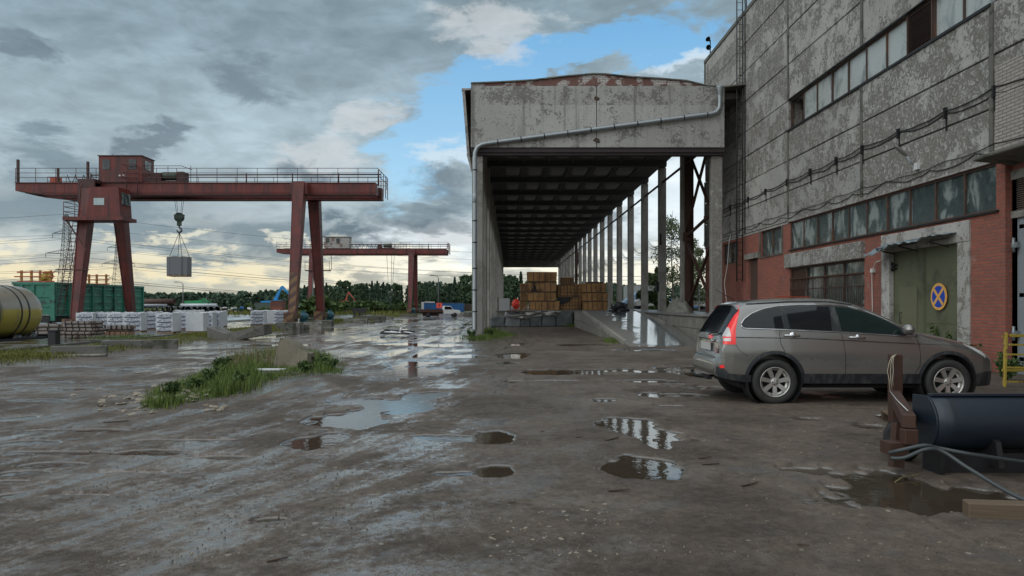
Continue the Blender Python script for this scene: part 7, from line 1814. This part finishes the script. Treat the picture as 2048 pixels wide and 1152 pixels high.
m_.beam((p.x, 88, .1), (p.x+.7, 88, 1.0), .15); m_.beam((p.x+1.6, 88, .1), (p.x+.9, 88, .9), .15); m_.box(p.x, p.x+1.9, 87.6, 88.4, .1, .45); m_.beam((p.x+.6, 88, .4), (p.x+.6, 88, 1.1), .12); tag(m_.build('rusty_plough', M_rust), 'rusty steel implement standing left of the flatbed truck', 'implement')
f_, fw_, fh_ = box_thing('brown_fence', 927, 952, 609, 622, 126, .1, simple('brown_fence_board', (.13, .10, .075), .8), 'brown board fence right of the blue container', 'fence', 16, M_wooddk)
box_thing('green_wagon', 509, 542, 606, 622, 128, 3, simple('grey_green_wagon', (.07, .10, .085), .6), 'grey green wagon far behind the pallets left of the striped crane leg', 'rail wagon', 7)
box_thing('rusty_skip', 541, 565, 602, 611, 124, 2, simple('rust_red_skip', (.14, .05, .035), .7), 'rust red slatted skip under the blue boom', 'skip', 5)
box_thing('rusty_skip', 540, 564, 612, 620, 122, 2, simple('orange_rust_skip', (.22, .07, .04), .7), 'orange rusty low skip below the slatted one', 'skip', 3)
box_thing('far_shed', 500, 508, 610, 620, 128, 3, simple('maroon_shed', (.08, .03, .03), .7), 'small maroon shed at the left end of the far wagon', 'shed')
box_thing('grey_wall_panel', 593, 624, 610, 620, 132, .2, simple('pale_blue_grey_fence', (.20, .26, .28), .7), 'pale grey blue fence panels between the crane legs', 'fence', 8)
box_thing('grey_building', 1262, 1330, 570, 616, 150, 10, simple('pale_far_building', (.26, .27, .27), .8), 'pale grey hall behind the right hand canopy columns', 'building')
rs = random.Random(31)
SM = [M_whitep, M_bmetal, M_blue, M_rust, M_steel]
hp = empty('scrap_heap', (at(672, 608, 120).x, 120, 0)); tag(hp, 'heap of mixed white, black and blue scrap sheets before the wood', 'scrap heap')
for i in range(34):
    x = rs.gauss(0, 1.7); z = rs.uniform(.2, 1)*max(.3, 2.6-abs(x+.8)*.9); m_ = MB(); m_.beam((x, rs.uniform(-1, 1), z), (x+rs.uniform(-.9, .9), rs.uniform(-1, 1), z+rs.uniform(-.5, .5)), rs.uniform(.2, .8), rs.uniform(.03, .2)); m_.build('scrap_piece', SM[i % 5], hp)
hp = empty('scrap_heap', (at(20, 608, 110).x, 110, 0)); 
hp.location = (at(462, 608, 118).x, 118, 0); tag(hp, 'low dark scrap heap behind the rightmost white pallets', 'scrap heap')
for i in range(24):
    x = rs.gauss(0, 1.6); z = rs.uniform(.1, 1.0); m_ = MB(); m_.beam((x, rs.uniform(-1, 1), z), (x+rs.uniform(-.9, .9), rs.uniform(-1, 1), z+rs.uniform(-.3, .3)), rs.uniform(.1, .5), rs.uniform(.05, .3)); m_.build('scrap_piece', SM[(i*3) % 5] if i % 4 else M_whitep, hp)
m_ = MB(); p = at(705, 627, 105); m_.box(p.x, p.x+1.9, 105, 106, .25, .95); 
for xx in (.1, .8, 1.6): m_.box(p.x+xx, p.x+xx+.2, 105, 106, .0, .249)
tag(m_.build('black_tank', M_bmetal), 'low black box frame lying in the grass between the two cranes', 'frame')
bt = empty('blue_truck', (at(1345, 608, 84).x, 84, .15)); tag(bt, 'dark blue covered truck behind the birch right of the canopy', 'truck')
def tq(a, b): an = math.pi*b; return (a*4.6, 1.2-1.2*math.cos(an)*1.0, 1.0+1.0*math.sin(an)*(1-.35*a))
m_ = MB(); m_.grid(tq, 12, 12); m_.build('cover', M_blue, bt, fix=False); m_ = MB(); m_.box(0, 4.6, 0, 2.4, .6, .98); m_.build('chassis', M_bmetal, bt)
for xx in (.8, 3.6): m_ = MB(); m_.lathe([(-.15, .05), (-.15, .45), (.15, .45), (.15, .05)], (xx, .1, .3), (0, 1, 0), 18); m_.build('wheel', M_rubber, bt)
small_car('white_van', 1392, 619, 72, 20, M_whitep, 'white car partly seen between the brick wall and the steel post', s_=.9); small_car('white_car', 1306, 618, 74, 5, M_whitep, 'white car behind the columns under the bushy tree', s_=.9)
p = at(1244, 607, 76); m_ = MB(); m_.prism([(0, 0), (1.75, 1.2), (1.75, 0)], lambda q: (p.x+q[0], 76, p.z+q[1]), lambda q: (p.x+q[0], 78.5, p.z+q[1])); tr = m_.build('lean_to_roof', simple('pale_blue_sheet', (.30, .45, .62), .4)); tag(tr, 'small pale blue sloping roof between two right hand columns', 'roof')
m_ = MB(); m_.box(p.x+.1, p.x+1.9, 76.05, 78, 0, p.z); m_.build('wall', M_bmetal, tr)
# worker? none; white cube rack between columns
wr = empty('wire_container', (at(1222, 608, 70).x, 70, .55)); tag(wr, 'white gridded liquid container behind the canopy columns', 'container')
m_ = MB(); m_.box(0, 1.0, 0, 1.0, .1, .95); m_.build('tank', M_whitep, wr); m_ = MB()
for i in range(6): m_.box(i*.19, i*.19+.02, -.03, -.01, 0, 1); m_.box(0, 1, -.03, -.01, i*.19, i*.19+.02)
m_.build('grid', M_steel, wr)

# ------------------------------------------------------------ litter and stones
stone_me = []
for i in range(5):
    m_ = MB(); m_.rock((0, 0, 0), (1, .75, .5), i*3+1, .35, 2); o_ = m_.build('stone', M_stone); stone_me.append(o_.data); COL.objects.unlink(o_); bpy.data.objects.remove(o_)
rs = random.Random(77)
def stones(n_, fx, smin, smax, label, grp):
    for i in range(n_):
        px, py = fx(); Y_ = F*H/(py-VY); x = (px-VX)*Y_/F; s_ = rs.uniform(smin, smax)
        o_ = bpy.data.objects.new('stone', stone_me[i % 5]); COL.objects.link(o_); o_.location = (x, Y_, gz(x, Y_)+s_*.1); o_.scale = (s_, s_, s_*rs.uniform(.5, .9)); o_.rotation_euler = (rs.uniform(-.3, .3), rs.uniform(-.3, .3), rs.uniform(0, 6.28)); tag(o_, label, 'stone', grp)
stones(46, lambda: (rs.gauss(270, 42), rs.gauss(805, 14)), .03, .085, 'pale rubble stone at the left tip of the grass island', 'rubble stones by the grass island')
stones(16, lambda: (rs.gauss(370, 25), rs.gauss(796, 6)), .06, .12, 'larger buff stone half hidden in the island grass', 'stones in the grass island')
stones(12, lambda: (rs.gauss(430, 16), rs.gauss(822, 4)), .03, .08, 'pale stone in the loose row below the grass island', 'stones below the grass island')
stones(40, lambda: (rs.uniform(980, 1250), rs.uniform(1010, 1120)), .006, .02, 'small pebble lying in the bottom middle foreground', 'foreground pebbles')
stones(40, lambda: (rs.uniform(1640, 1960), rs.uniform(860, 1130)), .006, .02, 'small pebble lying around the plough puddle', 'pebbles by the plough')
m_ = MB()
gr = random.Random(5)
for i in range(4200):
    py = 630+500*gr.random()**.8; Y_ = F*H/(py-VY); px = gr.uniform(0, 2048); x = (px-VX)*Y_/F
    if x > 10.8 or Y_ > 24: continue
    if dn(x*.7, Y_*.7, 91) < .03: continue
    s_ = gr.uniform(.003, .011); z_ = gz(x, Y_)
    if z_ < WATER: continue
    a = gr.uniform(0, 6.28); P_ = [(x+math.cos(a+k*1.57)*s_*gr.uniform(.6, 1.2), Y_+math.sin(a+k*1.57)*s_*gr.uniform(.6, 1.2), z_-.003) for k in range(4)]; T_ = [(x+(p[0]-x)*.55, Y_+(p[1]-Y_)*.55, z_+s_*gr.uniform(.5, 1)) for p in P_]
    m_.hexa(P_+T_, gr.choice((0, 0, 0, 0, 1)))
tag(m_.build('gravel', [simple('dark_grit', (.10, .085, .07), .6, 0, .5, 30), M_stone], None, fix=False), 'loose grit and small gravel scattered over the mud', 'gravel', kind='stuff')
DB = [(770, 824, .22, 'dark wood chip lying in the pale puddle left of centre'), (1340, 843, .18, 'short wood offcut at the edge of the upper striped puddle'), (1318, 878, .24, 'wood chip stranded between the two striped puddles'), (1390, 884, .16, 'small wood piece right of the striped puddles'), (1410, 922, .22, 'splintered board piece right of the lower striped puddle'), (1422, 934, .28, 'thin bark strip below the splintered board piece'),
      (1238, 986, .3, 'dark stick lying below the lower striped puddle'), (1225, 880, .34, 'long thin stick left of the striped puddles'), (1158, 876, .12, 'short peg lying in the middle of the mud'), (1085, 865, .08, 'small dark chip near the centre puddle'), (1025, 1012, .1, 'reddish brown clod in the foreground mud'), (880, 800, .16, 'dark chip beside the pale puddle'), (1310, 782, .14, 'wood sliver before the ramp puddle'),
      (1607, 1100, .12, 'dark bark lump near the bottom edge'), (555, 1125, .2, 'twig near the bottom left edge'), (1500, 976, .3, 'thin twig between the striped puddle and the plough'), (620, 846, .2, 'board piece in the puddle holding the crane reflection'), (232, 845, .5, 'dark plank piece lying on the mud left of the island stones'), (590, 768, .3, 'brown stick on the mud below the island')]
for i, (px, py, l_, lb) in enumerate(DB):
    Y_ = F*H/(py-VY); x = (px-VX)*Y_/F; z_ = max(gz(x, Y_), WATER); a = rs.uniform(-.7, .7); m_ = MB(); w_ = l_*rs.uniform(.10, .28); d_ = Vector((math.cos(a), math.sin(a), 0))*l_/2
    m_.beam(-d_+Vector((0, 0, .012)), d_+Vector((0, 0, .02+.02*rs.random())), w_, .018, a2=w_*.6, b2=.012); o_ = m_.build('wood_scrap', M_wooddk); o_.scale = (.6, .6, .6); o_.location = (x, Y_, z_); tag(o_, lb, 'wood scrap')
m_ = MB(); p = F*H/(962-VY); m_.tube([(0, 0, .0), (.12, .10, .02), (.26, .16, .015), (.38, .28, .03)], .006, 5); m_.tube([(.2, .13, .02), (.3, .12, .05)], .004, 4)
o_ = m_.build('twig', M_straw); x = (1790-VX)*p/F; o_.location = (x, p, WATER+.005); tag(o_, 'pale twig floating in the muddy puddle beside the plough', 'twig')
p = F*H/(758-VY); m_ = MB(); m_.box(-.3, .32, -.12, .12, .04, .06); o_ = m_.build('white_board', M_whitep); o_.location = ((540-VX)*p/F, p, .15); tag(o_, 'white board lying in the grass before the concrete stump', 'board')
p = F*H/(858-VY); V_ = MB(); V_.grid(lambda a, b: (a*.3, b*.3, .03*mnoise.noise(Vector((a*4, b*4, 2)))+.03), 12, 12); o_ = V_.build('plastic_scrap', M_film, None, fix=False); q = F*H/(842-VY); o_.location = ((1770-VX)*q/F, q, .01); tag(o_, 'crumpled plastic scrap on the mud left of the rusty frame', 'scrap')
